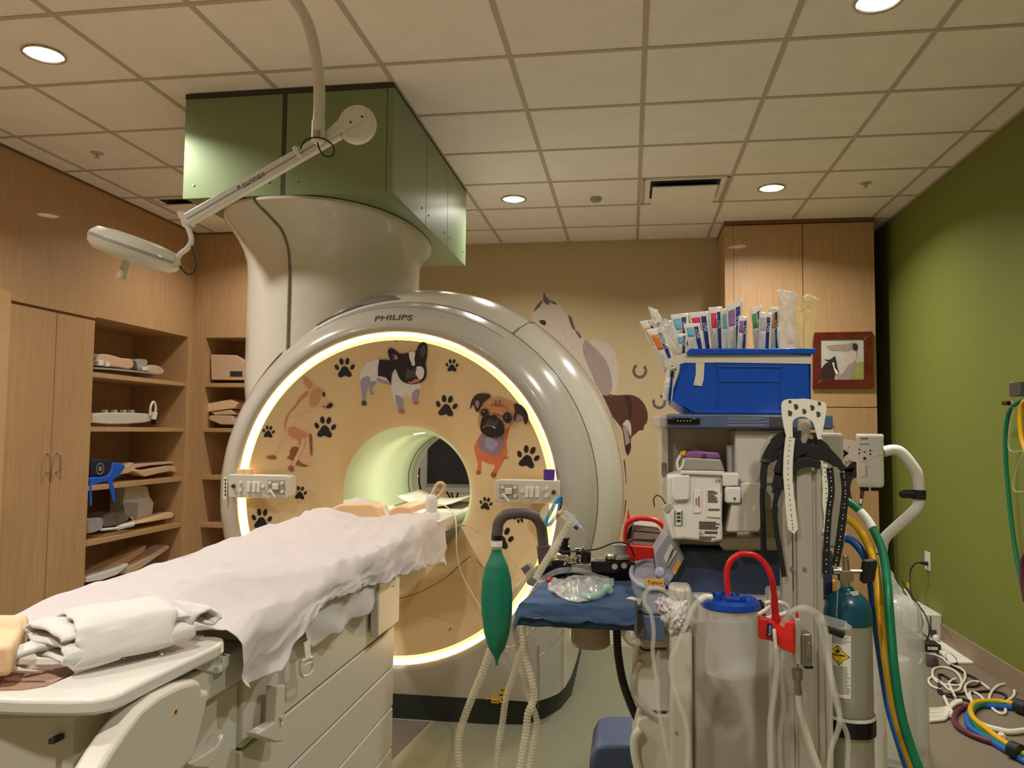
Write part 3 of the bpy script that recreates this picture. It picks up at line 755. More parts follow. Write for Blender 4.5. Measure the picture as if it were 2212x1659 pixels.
def tq(yy, h, a=0): return c0 + uy*yy + ux*a + Vector((0, 0, h))
folded([tq(L_*.6, .010), tq(0, .012), tq(-L_, .012), tq(-L_ - .014, .022), tq(-L_, .034), tq(0, .036), tq(L_, .034), tq(L_ + .012, .044), tq(L_, .055), tq(0, .060), tq(-L_*.8, .056), tq(-L_*.8 - .012, .048)], ux, .25, .017, 'folded_towel',
       'thick folded white towel bundle lying on the near end of the patient table', seg=8)
folded([tq(L_*1.1, .03, .02), tq(L_*.9, .066, .02), tq(.01, .078, .01), tq(-L_*.85, .070), tq(-L_*1.15, .044, -.01), tq(-L_*1.25, .014, -.012), tq(-L_*1.05, .006, -.012)], ux, .19, .012, 'folded_towel',
       'white towel flap draped over the front of the folded bundle', seg=8)
folded([tq(.02, .012, .135), tq(.0, .050, .150), tq(-.02, .058, .165), tq(-.03, .045, .18), tq(-.02, .03, .17), tq(.0, .035, .16)], uy, .13, .010, 'folded_towel',
       'curled end of white towel at the right side of the bundle', seg=6)
c1 = onZ(88, 1425, .93)
folded([c1 + Vector((.03, -.07, .0)), c1 + Vector((-.02, -.075, .008)), c1 + Vector((-.02, -.07, .024)), c1 + Vector((.02, .0, .034)), c1 + Vector((.05, .08, .04)), c1 + Vector((.07, .14, .02))], (1, .2, 0), .06, .012, 'folded_towel',
       'narrow rolled white towel wedged between the bundle and peach pad')
# peach pad and clear shield at the left photo edge
t = thing('foam_pad', onZ(20, 1460, .93), 'peach foam head pad at the left photo edge on table', 'foam pad')
b = MB().use('peach'); P = [onZ(x, y, .93) for x, y in ((-90, 1392), (60, 1385), (82, 1362), (84, 1375), (28, 1464), (-90, 1462))]
P = [onZ(-100, 1470, .93), onZ(24, 1462, .93), onZ(55, 1410, .93), onZ(60, 1385, .93), onZ(-100, 1385, .93)]
b.prism(P, (0, 0, .055)); b.build('pad', t, bevel=.01, bseg=3)
b = MB().use('film'); 
b.grid(lambda u, v: onY(-60 + 108*u - 24*(v**2)*u, 1337 + 4*(1-u) + 150*v, 1.36 + .02*u + .02*math.sin(PI*v)), 12, 14)
b.build('shield_panel', None, solid=.002); o = bpy.data.objects['shield_panel']; tag(o, 'curved clear plastic shield standing before the peach pad', 'shield')
b = MB().use('clear_milky'); P = [onY(48 - 24*(k/10)**1.6, 1338 + 150*k/10, 1.375) for k in range(11)]; b.tube(P, .0035, 8, 2); 
e_ = b.build('edge_rim', o); 

# ---- things at the bore end of the table
t = thing('coil_pad', (-1.24, 3.66, .93), 'peach padded coil base at the bore mouth, left one', 'coil')
b = MB().use('peach'); b.prism([onY(x, y, 3.66) for x, y in ((706, 1110), (712, 1100), (735, 1089), (800, 1088), (815, 1096), (822, 1115), (850, 1118), (850, 1135), (710, 1135))], (0, .16, 0)); b.build('cradle', t, bevel=.01, bseg=3)
b = MB().use('towel'); b.grid(lambda u, v: onY(742 + 100*u, 1082 + 22*u + 46*v - 16*math.sin(PI*u)*(1 - v), 3.64 + .1*(1 - v)) + Vector((0, 0, .008*nz(u*12, v*4))), 18, 8); b.build('gauze', t, solid=.004)
t = thing('head_coil', (-1.06, 3.62, .93), 'peach moulded head coil with printed label at the bore mouth', 'coil')
b = MB().use('peach'); b.prism([onY(x, y, 3.60) for x, y in ((832, 1135), (842, 1100), (862, 1092), (888, 1096), (896, 1132), (896, 1138), (832, 1140))], (0, .3, 0)); b.build('shell', t, bevel=.012, bseg=3)
b = MB().use('peach_dark'); b.box(onY(866, 1095, 3.66), onY(918, 1082, 3.95)); b.build('strap', t)
b = MB().use('label'); pbox(b, 890, 1108, 910, 1118, 3.6, 3.8); pbox(b, 893, 1120, 908, 1132, 3.598, 3.75); b.build('label_plate', t)
t = thing('coil_connector_box', (-.93, 3.5, .935), 'flat white connector box on the table before the bore', 'box')
b = MB().use('white_gloss'); z1 = onY(905, 1125, 3.46).z
P = [onZ(x, y, .985) for x, y in ((880, 1126), (950, 1126), (981, 1113), (978, 1108), (905, 1107))]
b.ring([[p - Vector((0, 0, .045)) + Vector((-.01, .01, 0)) for p in P], P]); b.build('case', t, bevel=.005)
t = thing('coil_plug', onZ(932, 1118, .987), 'white bell shaped coil plug with looped peach cable', 'coil plug')
p = onZ(932, 1117, .9875); b = MB().use('white_gloss'); b.lathe([(0, 0), (.036, 0), (.035, .012), (.026, .022), (.027, .07), (.022, .09), (.012, .1), (0, .1)], p, n=24, sx=.9); b.build('plug_body', t)
b = MB().use('peach'); q = p + Vector((0, 0, .095)); b.tube([q, q + Vector((.012, .0, .03)), q + Vector((.03, 0, .055)), q + Vector((.05, .01, .05)), q + Vector((.045, .03, .02)), q + Vector((.0, .06, -.03)), q + Vector((-.02, .1, -.08))], .0075, 10, 6); b.build('cable_loop', t)
b = MB().use('cable_white'); b.tube([onY(x, y, Y) for x, y, Y in ((940, 1090, 3.65), (960, 1092, 3.6), (978, 1108, 3.5), (985, 1130, 3.44), (986, 1180, 3.42), (990, 1215, 3.45), (1002, 1250, 3.52), (1030, 1300, 3.6), (1058, 1345, 3.66), (1080, 1385, 3.6), (1100, 1398, 3.4), (1130, 1380, 3.1), (1165, 1340, 2.8), (1185, 1290, 2.66), (1195, 1270, 2.62))], .0028, 8, 6)
tag(b.build('sensor_line'), 'thin cream line trailing from the coil plug down past the green bag', 'cable')
b = MB().use('offwhite'); b.grid(lambda u, v: Vector((GX - .20 + .40*u, 4.45 + .55*v, .935 + .05*(2*u - 1)**2)), 16, 4); o = b.build('cradle_liner', tab, solid=.008)
# ================================================================ SURGICAL LIGHT
YS = 2.5
sl = thing('surgical_light', onY(690, 300, YS), 'white ceiling mounted examination light with long counterweighted arm', 'surgical light')
b = MB().use('white_gloss')
top = onY(600, -60, YS)
b.tube([(top.x - .25, YS, CEIL), (top.x - .16, YS, CEIL - .12), onY(585, -55, YS), onY(640, 5, YS), onY(668, 60, YS), onY(684, 130, YS), onY(690, 200, YS), onY(688, 268, YS)], .0195, 16, 8); b.build('drop_tube', sl)
b = MB().use('white'); b.cyl((top.x - .25, YS, CEIL - .04), (top.x - .25, YS, CEIL), .07, .08, 28); b.build('ceiling_mount', sl)
b = MB().use('white'); b.cyl(onY(688, 262, YS), onY(687, 301, YS), .0225, .0225, 24); b.ball(onY(687, 303, YS), .021, sq=(1, 1, .7)); b.build('swivel_joint', sl)
b = MB().use('ink_soft')
for k in range(5): p0 = onY(677, 283 + k*3, YS - .0226); b.box(p0, p0 + Vector((.024, .002, .002)))
b.build('joint_label', sl)
YA = YS + .045
A0, A1 = onY(735, 285, YA), onY(402, 478, YA - .02); da = (A1 - A0).normalized(); na = Vector((0, 1, 0)).cross(da).normalized()
b = MB().use('white_gloss'); b.obox((A0 + A1)/2, (da, (0, 1, 0), na), ((A1 - A0).length, .034, .045)); b.build('spring_arm', sl, bevel=.009, bseg=3)
b = MB().use('grey_plastic'); b.obox((A0*.45 + A1*.55) + Vector((0, -.018, 0)) - na*.003, (da, (0, 1, 0), na), ((A1 - A0).length*.86, .004, .004)); b.build('arm_groove', sl)
text_mesh('✱sunnex'[1:], 'maker_lettering', 'grey_dark', .030, (A0*.455 + A1*.545) + Vector((0, -.0185, .0)), -da, na if na.z > 0 else -na, sl, bold=.004, fitw=.088)
b = MB().use('grey_dark'); c_ = (A0*.455 + A1*.545) + Vector((0, -.019, 0)) + da*.058
for k in range(4): b.obox(c_, (Vector((math.cos(k*PI/4), 0, math.sin(k*PI/4))), (0, 1, 0), Vector((-math.sin(k*PI/4), 0, math.cos(k*PI/4)))), (.017, .001, .002))
b.build('star_mark', sl)
b = MB().use('white'); b.prism([onY(x, y, YA) for x, y in ((704, 292), (716, 305), (745, 285), (786, 264), (794, 252), (792, 240), (780, 232), (765, 238), (735, 262))], (0, -.02, 0)); b.build('weight_bracket', sl, bevel=.004)
b = MB().use('white'); p = onY(772, 270, YA + .012); b.lathe([(0, -.022), (.055, -.021), (.066, -.012), (.068, .0), (.066, .012), (.05, .02), (0, .021)], p, (0, 1, 0), 40); b.build('counterweight', sl)
for x, y in ((757, 264), (782, 252)):
    b = MB().use('grey_dark'); b.cyl(onY(x, y, YA - .0225), onY(x, y, YA - .018), .0042, n=12); b.build('screw', sl)
b = MB().use('white_gloss'); b.tube([onY(636, 318, YA - .03), onY(648, 338, YA - .03)], [.009, .0105, .009], 12, 3); b.build('adjust_knob', sl)
b = MB().use('rubber_black'); b.tube([onY(x, y, YS - .03) for x, y in ((648, 322), (660, 303), (680, 297), (700, 300), (718, 313), (722, 328), (714, 338), (700, 336), (690, 322), (686, 308))], .0028, 8, 6); b.build('cable', sl)
# knuckle and curved yoke
b = MB().use('white_gloss'); b.tube([onY(x, y, YA - .01) for x, y in ((390, 458), (396, 470), (408, 480), (418, 484))], .013, 12, 4); b.cyl(onY(398, 462, YA - .01), onY(404, 488, YA - .01), .018, .015, 18); b.build('knuckle', sl)
b = MB().use('white_gloss'); b.tube([onY(x, y, YA - .02) for x, y in ((404, 488), (411, 505), (413, 522), (404, 537), (390, 548), (380, 562))], .009, 12, 6); b.build('yoke', sl)
b = MB().use('offwhite'); b.cyl(onY(368, 566, YA - .03), onY(384, 574, YA - .03), .013, .013, 14); b.build('pivot', sl)
b = MB().use('rubber_black'); b.tube([onY(x, y, YA - .02) for x, y in ((411, 523), (418, 545), (424, 572), (418, 588), (405, 592), (392, 580), (382, 566))], .0028, 8, 6); b.build('cable', sl)
# lamp head: tilted shallow disc seen almost edge on
ha, hb = onY(212, 510, YA - .04), onY(374, 568, YA - .04); hx = (hb - ha).normalized(); hn = ray(293, 540).cross(hx).normalized()
if hn.z < 0: hn = -hn
hc = (ha + hb)/2; R_ = (hb - ha).length/2
b = MB().use('white_gloss'); b.lathe([(0, .044), (R_*.5, .042), (R_*.86, .034), (R_*.97, .016), (R_, .006)], hc, hn, 40); b.build('upper_shell', sl)
b = MB().use('grey_plastic'); b.lathe([(R_, .006), (R_*1.01, 0), (R_, -.006)], hc, hn, 40); b.build('rim_band', sl)
b = MB().use('offwhite'); b.lathe([(R_, -.006), (R_*.97, -.024), (R_*.84, -.042), (R_*.5, -.047), (0, -.047)], hc, hn, 40); b.build('lower_shell', sl)
h0 = hc - hn*.035 - hx*.012
b = MB().use('offwhite'); b.cyl(h0, h0 - hn*.08 - hx*.0, .015, .018, 20); b.build('sterile_handle', sl, bevel=.003)
b = MB().use('ink')
for k in range(7): b.box(onY(334 + k*6, 553 + k*2, YA - .15), onY(337 + k*6, 558 + k*2, YA - .149))
# ================================================================ STICKERS AND PICTURES
def smooth2d(pts, seg=3):
    return [(p.x, p.y) for p in spline([(x, y, 0) for x, y in pts], seg, closed=True)]
def tess(pts, cell):
    bm = bmesh.new(); vs_ = [bm.verts.new((x, -y, 0)) for x, y in pts]
    es = [bm.edges.new((vs_[i], vs_[(i+1) % len(vs_)])) for i in range(len(vs_))]
    bmesh.ops.triangle_fill(bm, use_beauty=True, edges=es, normal=(0, 0, 1))
    for _ in range(4):
        long_ = [e for e in bm.edges if e.calc_length() > cell and not e.is_boundary]
        if not long_: break
        bmesh.ops.subdivide_edges(bm, edges=long_, cuts=1); bmesh.ops.triangulate(bm, faces=bm.faces[:])
    bm.verts.index_update()
    v = [(p.co.x, -p.co.y) for p in bm.verts]; f = [tuple(q.index for q in fc.verts) for fc in bm.faces]
    bm.free(); return v, f
def decal(name, label, cat, layers, mp, cell=9, group=None, base=.0012, step=.0006, off=None, parent=None):
    mb = MB(); k = 0
    for m, pts, sm in layers:
        if off: pts = [(off[0] + x*off[2], off[1] + y*off[2]) for x, y in pts]
        if sm: pts = smooth2d(pts, sm)
        try: v, f = tess(pts, cell)
        except Exception: continue
        mb.use(m); mb.add([mp(x, y, base + step*k) for x, y in v], f); k += 1
    o = mb.build(name, parent, angle=80)
    if parent is None: tag(o, label, cat, group)
    return o
for n, c in (('fur_cream', (222, 184, 144)), ('fur_tan', (196, 138, 96)), ('fur_pink', (206, 140, 110)), ('fur_rust', (150, 86, 58)), ('fur_white', (222, 220, 224)), ('fur_lav', (160, 152, 178)), ('fur_black', (30, 26, 28)), ('fur_grey', (72, 66, 68)),
             ('fur_orange', (214, 116, 70)), ('fur_fawn', (196, 146, 104)), ('fur_mauve', (150, 124, 140)), ('fur_dark', (58, 38, 34)), ('horse_white', (198, 182, 166)), ('horse_shade', (158, 140, 130)), ('horse_mane', (96, 82, 78)), ('horse_brown', (84, 44, 30)), ('horse_dark', (52, 30, 26)), ('horseshoe_grey', (104, 94, 84)), ('nose_pink', (190, 120, 110))):
    mat(n, c, .6, noise_=.09, nscale=45)
mat('decal_black', (18, 20, 24), .45)
K = (440, 600, .32558)
decal('dog_sticker', 'sticker of a seated cream short haired dog looking right, left of the bore', 'wall sticker', [
    ('fur_cream', [(655,650),(690,655),(725,690),(745,712),(790,735),(805,760),(812,790),(845,828),(857,845),(845,862),(820,868),(790,860),(760,858),(735,862),(712,888),(706,915),(712,960),(718,1000),(716,1050),(721,1110),(724,1180),(718,1250),(680,1252),(640,1248),(618,1235),(604,1258),(598,1280),(575,1282),(560,1265),(572,1240),(590,1200),(565,1207),(550,1195),(568,1180),(572,1140),(588,1112),(566,1085),(553,1050),(545,1070),(522,1120),(507,1170),(482,1202),(455,1205),(425,1200),(418,1182),(450,1176),(475,1163),(500,1115),(515,1060),(530,1020),(536,960),(550,915),(575,880),(610,840),(640,790),(680,750),(688,715),(668,705),(655,680)], 2),
    ('fur_tan', [(683,752),(700,760),(680,790),(650,815),(620,850),(590,885),(565,915),(552,960),(545,1000),(540,1010),(538,960),(550,915),(575,880),(610,840),(640,790)], 2),
    ('fur_pink', [(560,1000),(600,990),(650,1010),(690,1040),(665,1075),(640,1120),(625,1080),(590,1060),(562,1040)], 3),
    ('fur_rust', [(600,1120),(630,1130),(620,1180),(600,1215),(575,1205),(552,1195),(570,1178),(574,1145)], 3),
    ('fur_pink', [(662,660),(685,665),(712,692),(720,725),(700,740),(688,715),(672,705)], 3),
    ('fur_rust', [(700,1040),(716,1040),(721,1110),(722,1170),(712,1180),(705,1120)], 2),
    ('fur_rust', [(610,1235),(620,1205),(650,1230),(690,1245),(680,1252),(640,1248)], 2),
    ('fur_rust', [(560,1265),(575,1245),(598,1262),(596,1280),(576,1282)], 2),
    ('fur_rust', [(418,1184),(450,1180),(476,1180),(480,1200),(455,1204),(426,1198)], 2),
    ('fur_cream', [(655,1065),(672,1075),(660,1130),(640,1170),(620,1215),(604,1245),(584,1240),(600,1200),(625,1150),(640,1105)], 3),
    ('fur_fawn', [(740,735),(775,740),(770,800),(740,845),(715,855),(710,800),(720,760)], 3),
    ('decal_black', [(832,835),(850,832),(858,846),(846,862),(824,866),(812,856)], 2),
    ('decal_black', [(788,762),(800,757),(805,772),(801,790),(790,786)], 2),
    ('fur_rust', [(790,850),(815,858),(812,864),(786,856)], 2)], onface, off=K)
decal('dog_sticker', 'sticker of a black and white standing bulldog above the bore', 'wall sticker', [
    ('fur_white', [(1060,590),(1100,555),(1160,542),(1230,545),(1300,560),(1420,690),(1440,700),(1428,760),(1420,800),(1424,836),(1404,845),(1386,835),(1378,790),(1345,783),(1318,800),(1322,860),(1338,890),(1325,907),(1297,902),(1288,882),(1268,830),(1250,760),(1240,715),(1200,702),(1155,690),(1122,728),(1122,762),(1132,778),(1106,781),(1098,760),(1105,690),(1085,740),(1075,810),(1083,840),(1065,852),(1046,842),(1050,790),(1040,720),(1036,650)], 2),
    ('fur_lav', [(1042,680),(1085,650),(1108,670),(1100,700),(1085,740),(1074,810),(1082,840),(1050,840),(1052,790),(1042,730)], 2),
    ('fur_lav', [(1105,690),(1150,690),(1122,728),(1122,762),(1130,776),(1108,778),(1100,760)], 2),
    ('fur_lav', [(1270,780),(1318,800),(1322,860),(1336,888),(1324,902),(1298,898),(1286,870)], 2),
    ('fur_lav', [(1150,665),(1240,700),(1240,714),(1200,702),(1155,690)], 2),
    ('fur_lav', [(1380,770),(1428,740),(1420,800),(1422,836),(1405,843),(1388,830)], 2),
    ('nose_pink', [(1295,880),(1325,876),(1337,890),(1325,905),(1297,900)], 2), ('nose_pink', [(1388,826),(1412,820),(1421,838),(1404,844),(1388,836)], 2), ('fur_grey', [(1050,822),(1074,820),(1082,838),(1066,850),(1048,842)], 2),
    ('fur_black', [(1165,543),(1230,546),(1290,560),(1290,620),(1268,604),(1248,640),(1242,705),(1208,662),(1155,650),(1158,590)], 1),
    ('fur_black', [(1222,482),(1240,468),(1270,480),(1302,506),(1360,498),(1404,490),(1420,455),(1445,428),(1470,428),(1483,460),(1480,530),(1470,570),(1478,620),(1470,668),(1438,697),(1380,706),(1320,690),(1290,650),(1275,600),(1278,575),(1242,550),(1225,515)], 2),
    ('fur_white', [(1362,496),(1385,490),(1404,496),(1398,540),(1402,578),(1385,588),(1376,560),(1366,535)], 2),
    ('fur_white', [(1412,592),(1442,588),(1462,612),(1458,655),(1438,676),(1412,655),(1402,620)], 3),
    ('fur_grey', [(1350,600),(1385,585),(1412,600),(1405,640),(1420,660),(1380,665),(1350,680),(1340,640)], 3),
    ('nose_pink', [(1355,685),(1375,692),(1400,672),(1440,676),(1425,692),(1380,702),(1360,696)], 2),
    ('fur_grey', [(1252,500),(1285,515),(1292,540),(1262,548),(1250,525)], 3), ('nose_pink', [(1266,512),(1284,520),(1284,540),(1268,540)], 2),
    ('fur_grey', [(1436,478),(1452,452),(1470,452),(1472,500),(1450,530),(1438,510)], 3),
    ('decal_black', [(1362,592),(1390,586),(1398,606),(1378,616),(1360,608)], 2),
    ('fur_grey', [(1290,585),(1304,578),(1318,588),(1306,600)], 2), ('decal_black', [(1296,588),(1304,582),(1312,589),(1304,597)], 2), ('fur_grey', [(1424,556),(1436,550),(1448,560),(1436,570)], 2), ('decal_black', [(1430,559),(1437,553),(1444,560),(1436,567)], 2)], onface, off=K)
K2 = (860, 600, .32558)
decal('dog_sticker', 'sticker of a brown wrinkled puppy with black muzzle, right of the bore', 'wall sticker', [
    ('fur_orange', [(560,1030),(640,1058),(700,1040),(742,975),(728,1040),(716,1100),(725,1150),(710,1195),(688,1235),(662,1280),(648,1312),(632,1328),(616,1318),(616,1298),(640,1262),(636,1238),(590,1232),(556,1212),(550,1250),(547,1292),(530,1306),(516,1298),(524,1270),(528,1235),(514,1180),(506,1120),(528,1070)], 2),
    ('fur_mauve', [(560,1040),(640,1060),(690,1050),(700,1090),(690,1150),(640,1180),(570,1160),(530,1120),(535,1070)], 3),
    ('fur_lav', [(580,1060),(640,1070),(660,1110),(620,1150),(580,1120)], 3),
    ('fur_rust', [(704,1194),(736,1186),(718,1202)], 1), ('fur_rust', [(516,1290),(528,1276),(547,1282),(545,1298),(528,1306)], 2), ('fur_rust', [(616,1300),(634,1290),(650,1304),(634,1328),(617,1318)], 2),
    ('fur_fawn', [(545,862),(590,812),(650,790),(700,800),(770,835),(782,900),(762,960),(722,1000),(700,1045),(640,1060),(580,1045),(545,1010),(530,950),(534,900)], 2),
    ('fur_tan', [(600,830),(660,812),(720,830),(740,870),(700,890),(640,880),(600,870)], 3),
    ('fur_rust', [(640,815),(652,812),(655,850),(646,862)], 2), ('fur_rust', [(668,812),(680,815),(676,850),(666,856)], 2), ('fur_rust', [(612,850),(630,838),(700,845),(716,862),(700,856),(630,850)], 2), ('fur_rust', [(620,905),(640,898),(690,915),(700,930),(680,922),(640,908)], 2),
    ('fur_dark', [(475,878),(488,812),(528,770),(590,770),(616,786),(570,822),(545,862),(532,892),(512,880),(500,842),(484,862)], 2),
    ('fur_dark', [(770,835),(820,845),(855,890),(866,940),(842,978),(832,945),(806,940),(782,958),(764,930),(775,890)], 2),
    ('fur_mauve', [(790,905),(830,925),(825,942),(800,950),(780,955)], 2), ('fur_mauve', [(508,830),(530,812),(540,840),(525,866)], 2),
    ('fur_black', [(556,930),(590,915),(640,918),(676,940),(700,980),(696,1040),(640,1060),(582,1046),(546,1008)], 3),
    ('fur_grey', [(600,940),(640,915),(665,945),(650,985),(600,985),(575,975)], 3),
    ('decal_black', [(612,925),(636,910),(656,928),(644,950),(616,946)], 3),
    ('fur_rust', [(560,990),(590,975),(630,985),(655,1000),(630,994),(592,984),(566,1000)], 2),
    ('fur_dark', [(545,895),(560,870),(590,872),(602,898),(585,920),(556,918)], 3), ('decal_black', [(556,895),(570,880),(586,890),(584,908),(566,912)], 3), ('label', [(566,886),(571,884),(572,890),(567,891)], 0),
    ('fur_dark', [(692,925),(712,892),(745,900),(752,940),(735,965),(705,955)], 3), ('decal_black', [(703,935),(718,918),(734,928),(732,948),(714,954)], 3), ('label', [(713,926),(719,924),(720,930),(714,932)], 0),
    ('label', [(628,984),(645,994),(650,1000),(632,996)], 0)], onface, off=K2)
# paw prints: main pad and four toes
def paw(px, py, s_, rot, label):
    ca, sa = math.cos(math.radians(rot)), math.sin(math.radians(rot))
    T = lambda P: [(px + (x*ca - y*sa)*s_, py + (x*sa + y*ca)*s_) for x, y in P]
    pad = [(-.02,-.08),(.16,0),(.27,.18),(.40,.36),(.38,.52),(.22,.56),(.02,.47),(-.18,.56),(-.36,.52),(-.38,.36),(-.26,.18),(-.16,0)]
    def toe(cx, cy, rx, ry, a):
        a = math.radians(a); o = []
        for k in range(10):
            t_ = 2*PI*k/10; x = rx*math.cos(t_); y = ry*math.sin(t_)*(1 if math.sin(t_) > 0 else 1.15)
            o.append((cx + x*math.cos(a) - y*math.sin(a), cy + x*math.sin(a) + y*math.cos(a)))
        return o
    L = [('decal_black', T(pad), 2)] + [('decal_black', T(toe(*q)), 1) for q in ((-.44, -.02, .115, .165, -28), (-.16, -.34, .125, .19, -10), (.18, -.34, .125, .19, 12), (.46, 0, .115, .165, 30))]
    return decal('paw_sticker', label, 'wall sticker', L, onface, cell=7, group='black paw prints around the bore', step=0, base=.003)
for a in ((744, 794, 37, -2, 'black paw print between the cream dog and the bulldog'), (702, 922, 40, 4, 'black paw print at right of the cream dog'), (580, 932, 23, 6, 'small black paw print at left of the cream dog'),
          (976, 789, 24, 2, 'small black paw print right of the bulldog'), (964, 876, 40, 6, 'black paw print below and right of the bulldog'), (1140, 986, 42, 12, 'black paw print right of the wrinkled puppy'),
          (648, 1064, 25, 6, 'small black paw print at right end of the left control panel'), (565, 1120, 38, 4, 'black paw print below the left control panel'), (1049, 1087, 24, 10, 'small black paw print left of the right control panel'),
          (1122, 1117, 22, 170, 'black paw print partly behind the grey gooseneck pipe'), (1084, 1160, 42, 14, 'black paw print partly behind the green bag')):
    paw(*a)
# horses on the back wall
wallmap = lambda x, y, o: onY(x, y, YB - o)
decal('horse_sticker', 'large white horse wall sticker behind the scanner', 'wall sticker', [
    ('horse_white', [(970,95),(985,130),(1010,150),(1060,170),(1100,215),(1130,250),(1158,280),(1172,340),(1210,372),(1240,412),(1300,405),(1370,425),(1430,470),(1455,560),(1462,640),(1452,750),(1420,790),(1340,780),(1280,720),(1200,640),(1100,520),(1000,400),(930,330),(880,270),(900,215),(930,165),(965,148)], 2),
    ('horse_shade', [(1240,412),(1300,450),(1360,520),(1400,600),(1420,700),(1400,780),(1330,760),(1290,650),(1250,560),(1225,480)], 3),
    ('horse_white', [(1260,420),(1330,425),(1400,480),(1430,560),(1440,640),(1415,640),(1380,550),(1310,470)], 3),
    ('horse_mane', [(968,96),(984,130),(1008,150),(1000,180),(980,175),(962,148)], 2), ('horse_mane', [(962,148),(940,160),(915,190),(900,225),(925,205),(948,180)], 2),
    ('horse_mane', [(1128,246),(1150,262),(1162,300),(1176,345),(1160,340),(1140,300)], 2), ('horse_mane', [(1172,345),(1205,370),(1216,400),(1196,390)], 2), ('horse_mane', [(1010,150),(1040,160),(1055,178),(1020,170)], 2),
    ('fur_black', [(935,285),(960,280),(980,290),(975,315),(950,305)], 2)], wallmap, cell=60, off=K2)
decal('horse_sticker', 'dark brown horse hindquarters sticker on back wall right of scanner', 'wall sticker', [
    ('horse_brown', [(1340,760),(1385,768),(1450,780),(1540,776),(1600,800),(1640,850),(1657,910),(1650,960),(1630,985),(1628,1010),(1600,1012),(1580,1032),(1545,1062),(1545,1120),(1525,1180),(1508,1145),(1498,1080),(1490,1020),(1470,980),(1400,900),(1340,860)], 2),
    ('horse_dark', [(1500,785),(1540,790),(1555,870),(1540,940),(1520,960),(1530,880)], 2), ('horse_white', [(1488,975),(1520,940),(1545,975),(1545,1055),(1530,1020),(1515,985)], 2), ('horse_shade', [(1490,985),(1520,990),(1530,1050),(1540,1100),(1525,1140),(1508,1100),(1500,1040)], 2), ('horse_dark', [(1510,1120),(1538,1095),(1545,1125),(1526,1178)], 2)], wallmap, cell=60, off=K2)
def shoe(cx, cy, r, label, rot=0):
    P = []
    for k in range(15): a = math.radians(38 + rot + 284*k/14); P.append((cx + r*math.sin(a)*.95, cy - r*math.cos(a)))
    outer_ = P; inner_ = [(cx + (x - cx)*.62, cy + (y - cy)*.62) for x, y in reversed(P)]
    decal('horseshoe_sticker', label, 'wall sticker', [('horseshoe_grey', outer_ + inner_, 0)] + [('horse_dark', [(cx + (x-cx)*.86 + dx, cy + (y-cy)*.86 + dy) for dx, dy in ((-.8,-1),(.8,-1),(.8,1),(-.8,1))], 0) for x, y in P[1:14:2]], wallmap, cell=50)
shoe(1382, 801, 17, 'upper horseshoe sticker on the beige back wall', 6)
shoe(1424, 868, 16, 'lower horseshoe sticker half hidden behind the blue bin', -30)
# small horses on the tall cabinet
K3 = (1640, 860, .26515); cabmap = lambda x, y, o: onY(x, y, 6.479 - o)
decal('horse_sticker', 'small grey horse sticker on the lower door of the tall cabinet', 'wall sticker', [
    ('horse_white', [(520,240),(555,222),(585,240),(598,235),(612,218),(606,262),(618,300),(640,345),(700,334),(770,345),(800,370),(800,520),(760,600),(745,640),(690,600),(640,575),(560,570),(500,560),(500,380),(520,300)], 2),
    ('horse_shade', [(560,420),(600,440),(660,480),(660,575),(560,570),(500,560),(500,400)], 2), ('horse_mane', [(552,228),(575,232),(575,252),(556,248)], 2), ('horse_mane', [(590,312),(620,330),(612,345),(590,335)], 2), ('horse_mane', [(600,236),(612,218),(606,250)], 0)], cabmap, cell=60, off=K3)
decal('horse_sticker', 'small dark foal sticker with white blaze on the tall cabinet', 'wall sticker', [
    ('horse_dark', [(646,390),(664,412),(690,418),(714,410),(736,390),(728,430),(732,480),(760,515),(798,530),(800,640),(765,650),(745,700),(742,760),(758,835),(738,832),(722,760),(716,650),(690,590),(662,520),(656,440)], 2),
    ('label', [(668,480),(686,485),(692,530),(680,548),(664,530)], 2), ('label_orange', [(676,440),(690,442),(686,456),(674,460)], 2),
    ('horse_brown', [(828,735),(856,735),(848,800),(838,850),(830,880),(810,875),(818,830)], 2), ('label', [(818,820),(842,822),(834,860),(820,862)], 0)], cabmap, cell=60, off=K3)
# framed picture
t = thing('framed_picture', onY(1820, 838, 6.46), 'mahogany framed picture of a foal and a grey horse on tall cabinet', 'picture')
F = lambda x, y, Y=6.45: onY(x, y, Y)
fo = [(1757, 718), (1885, 716), (1887, 838), (1756, 838)]; fi = [(1773, 733), (1866, 732), (1867, 820), (1773, 820)]
b = MB().use('mahogany')
for k in range(4):
    a, c, d, e = fo[k], fo[(k+1) % 4], fi[(k+1) % 4], fi[k]; b.prism([F(*a), F(*c), F(*d), F(*e)], (0, .028, 0))
b.build('frame', t, bevel=.003)
mat('print_sky', (190, 186, 172), .7, noise_=.12, nscale=14); mat('print_field', (150, 152, 84), .7, noise_=.12, nscale=20)
b = MB().use('print_sky'); b.prism([F(x, y, 6.462) for x, y in fi], (0, .014, 0)); b.build('print', t)
pm = lambda x, y, o: onY(x, y, 6.4615 - o); K4 = (1340, 600, .26221)
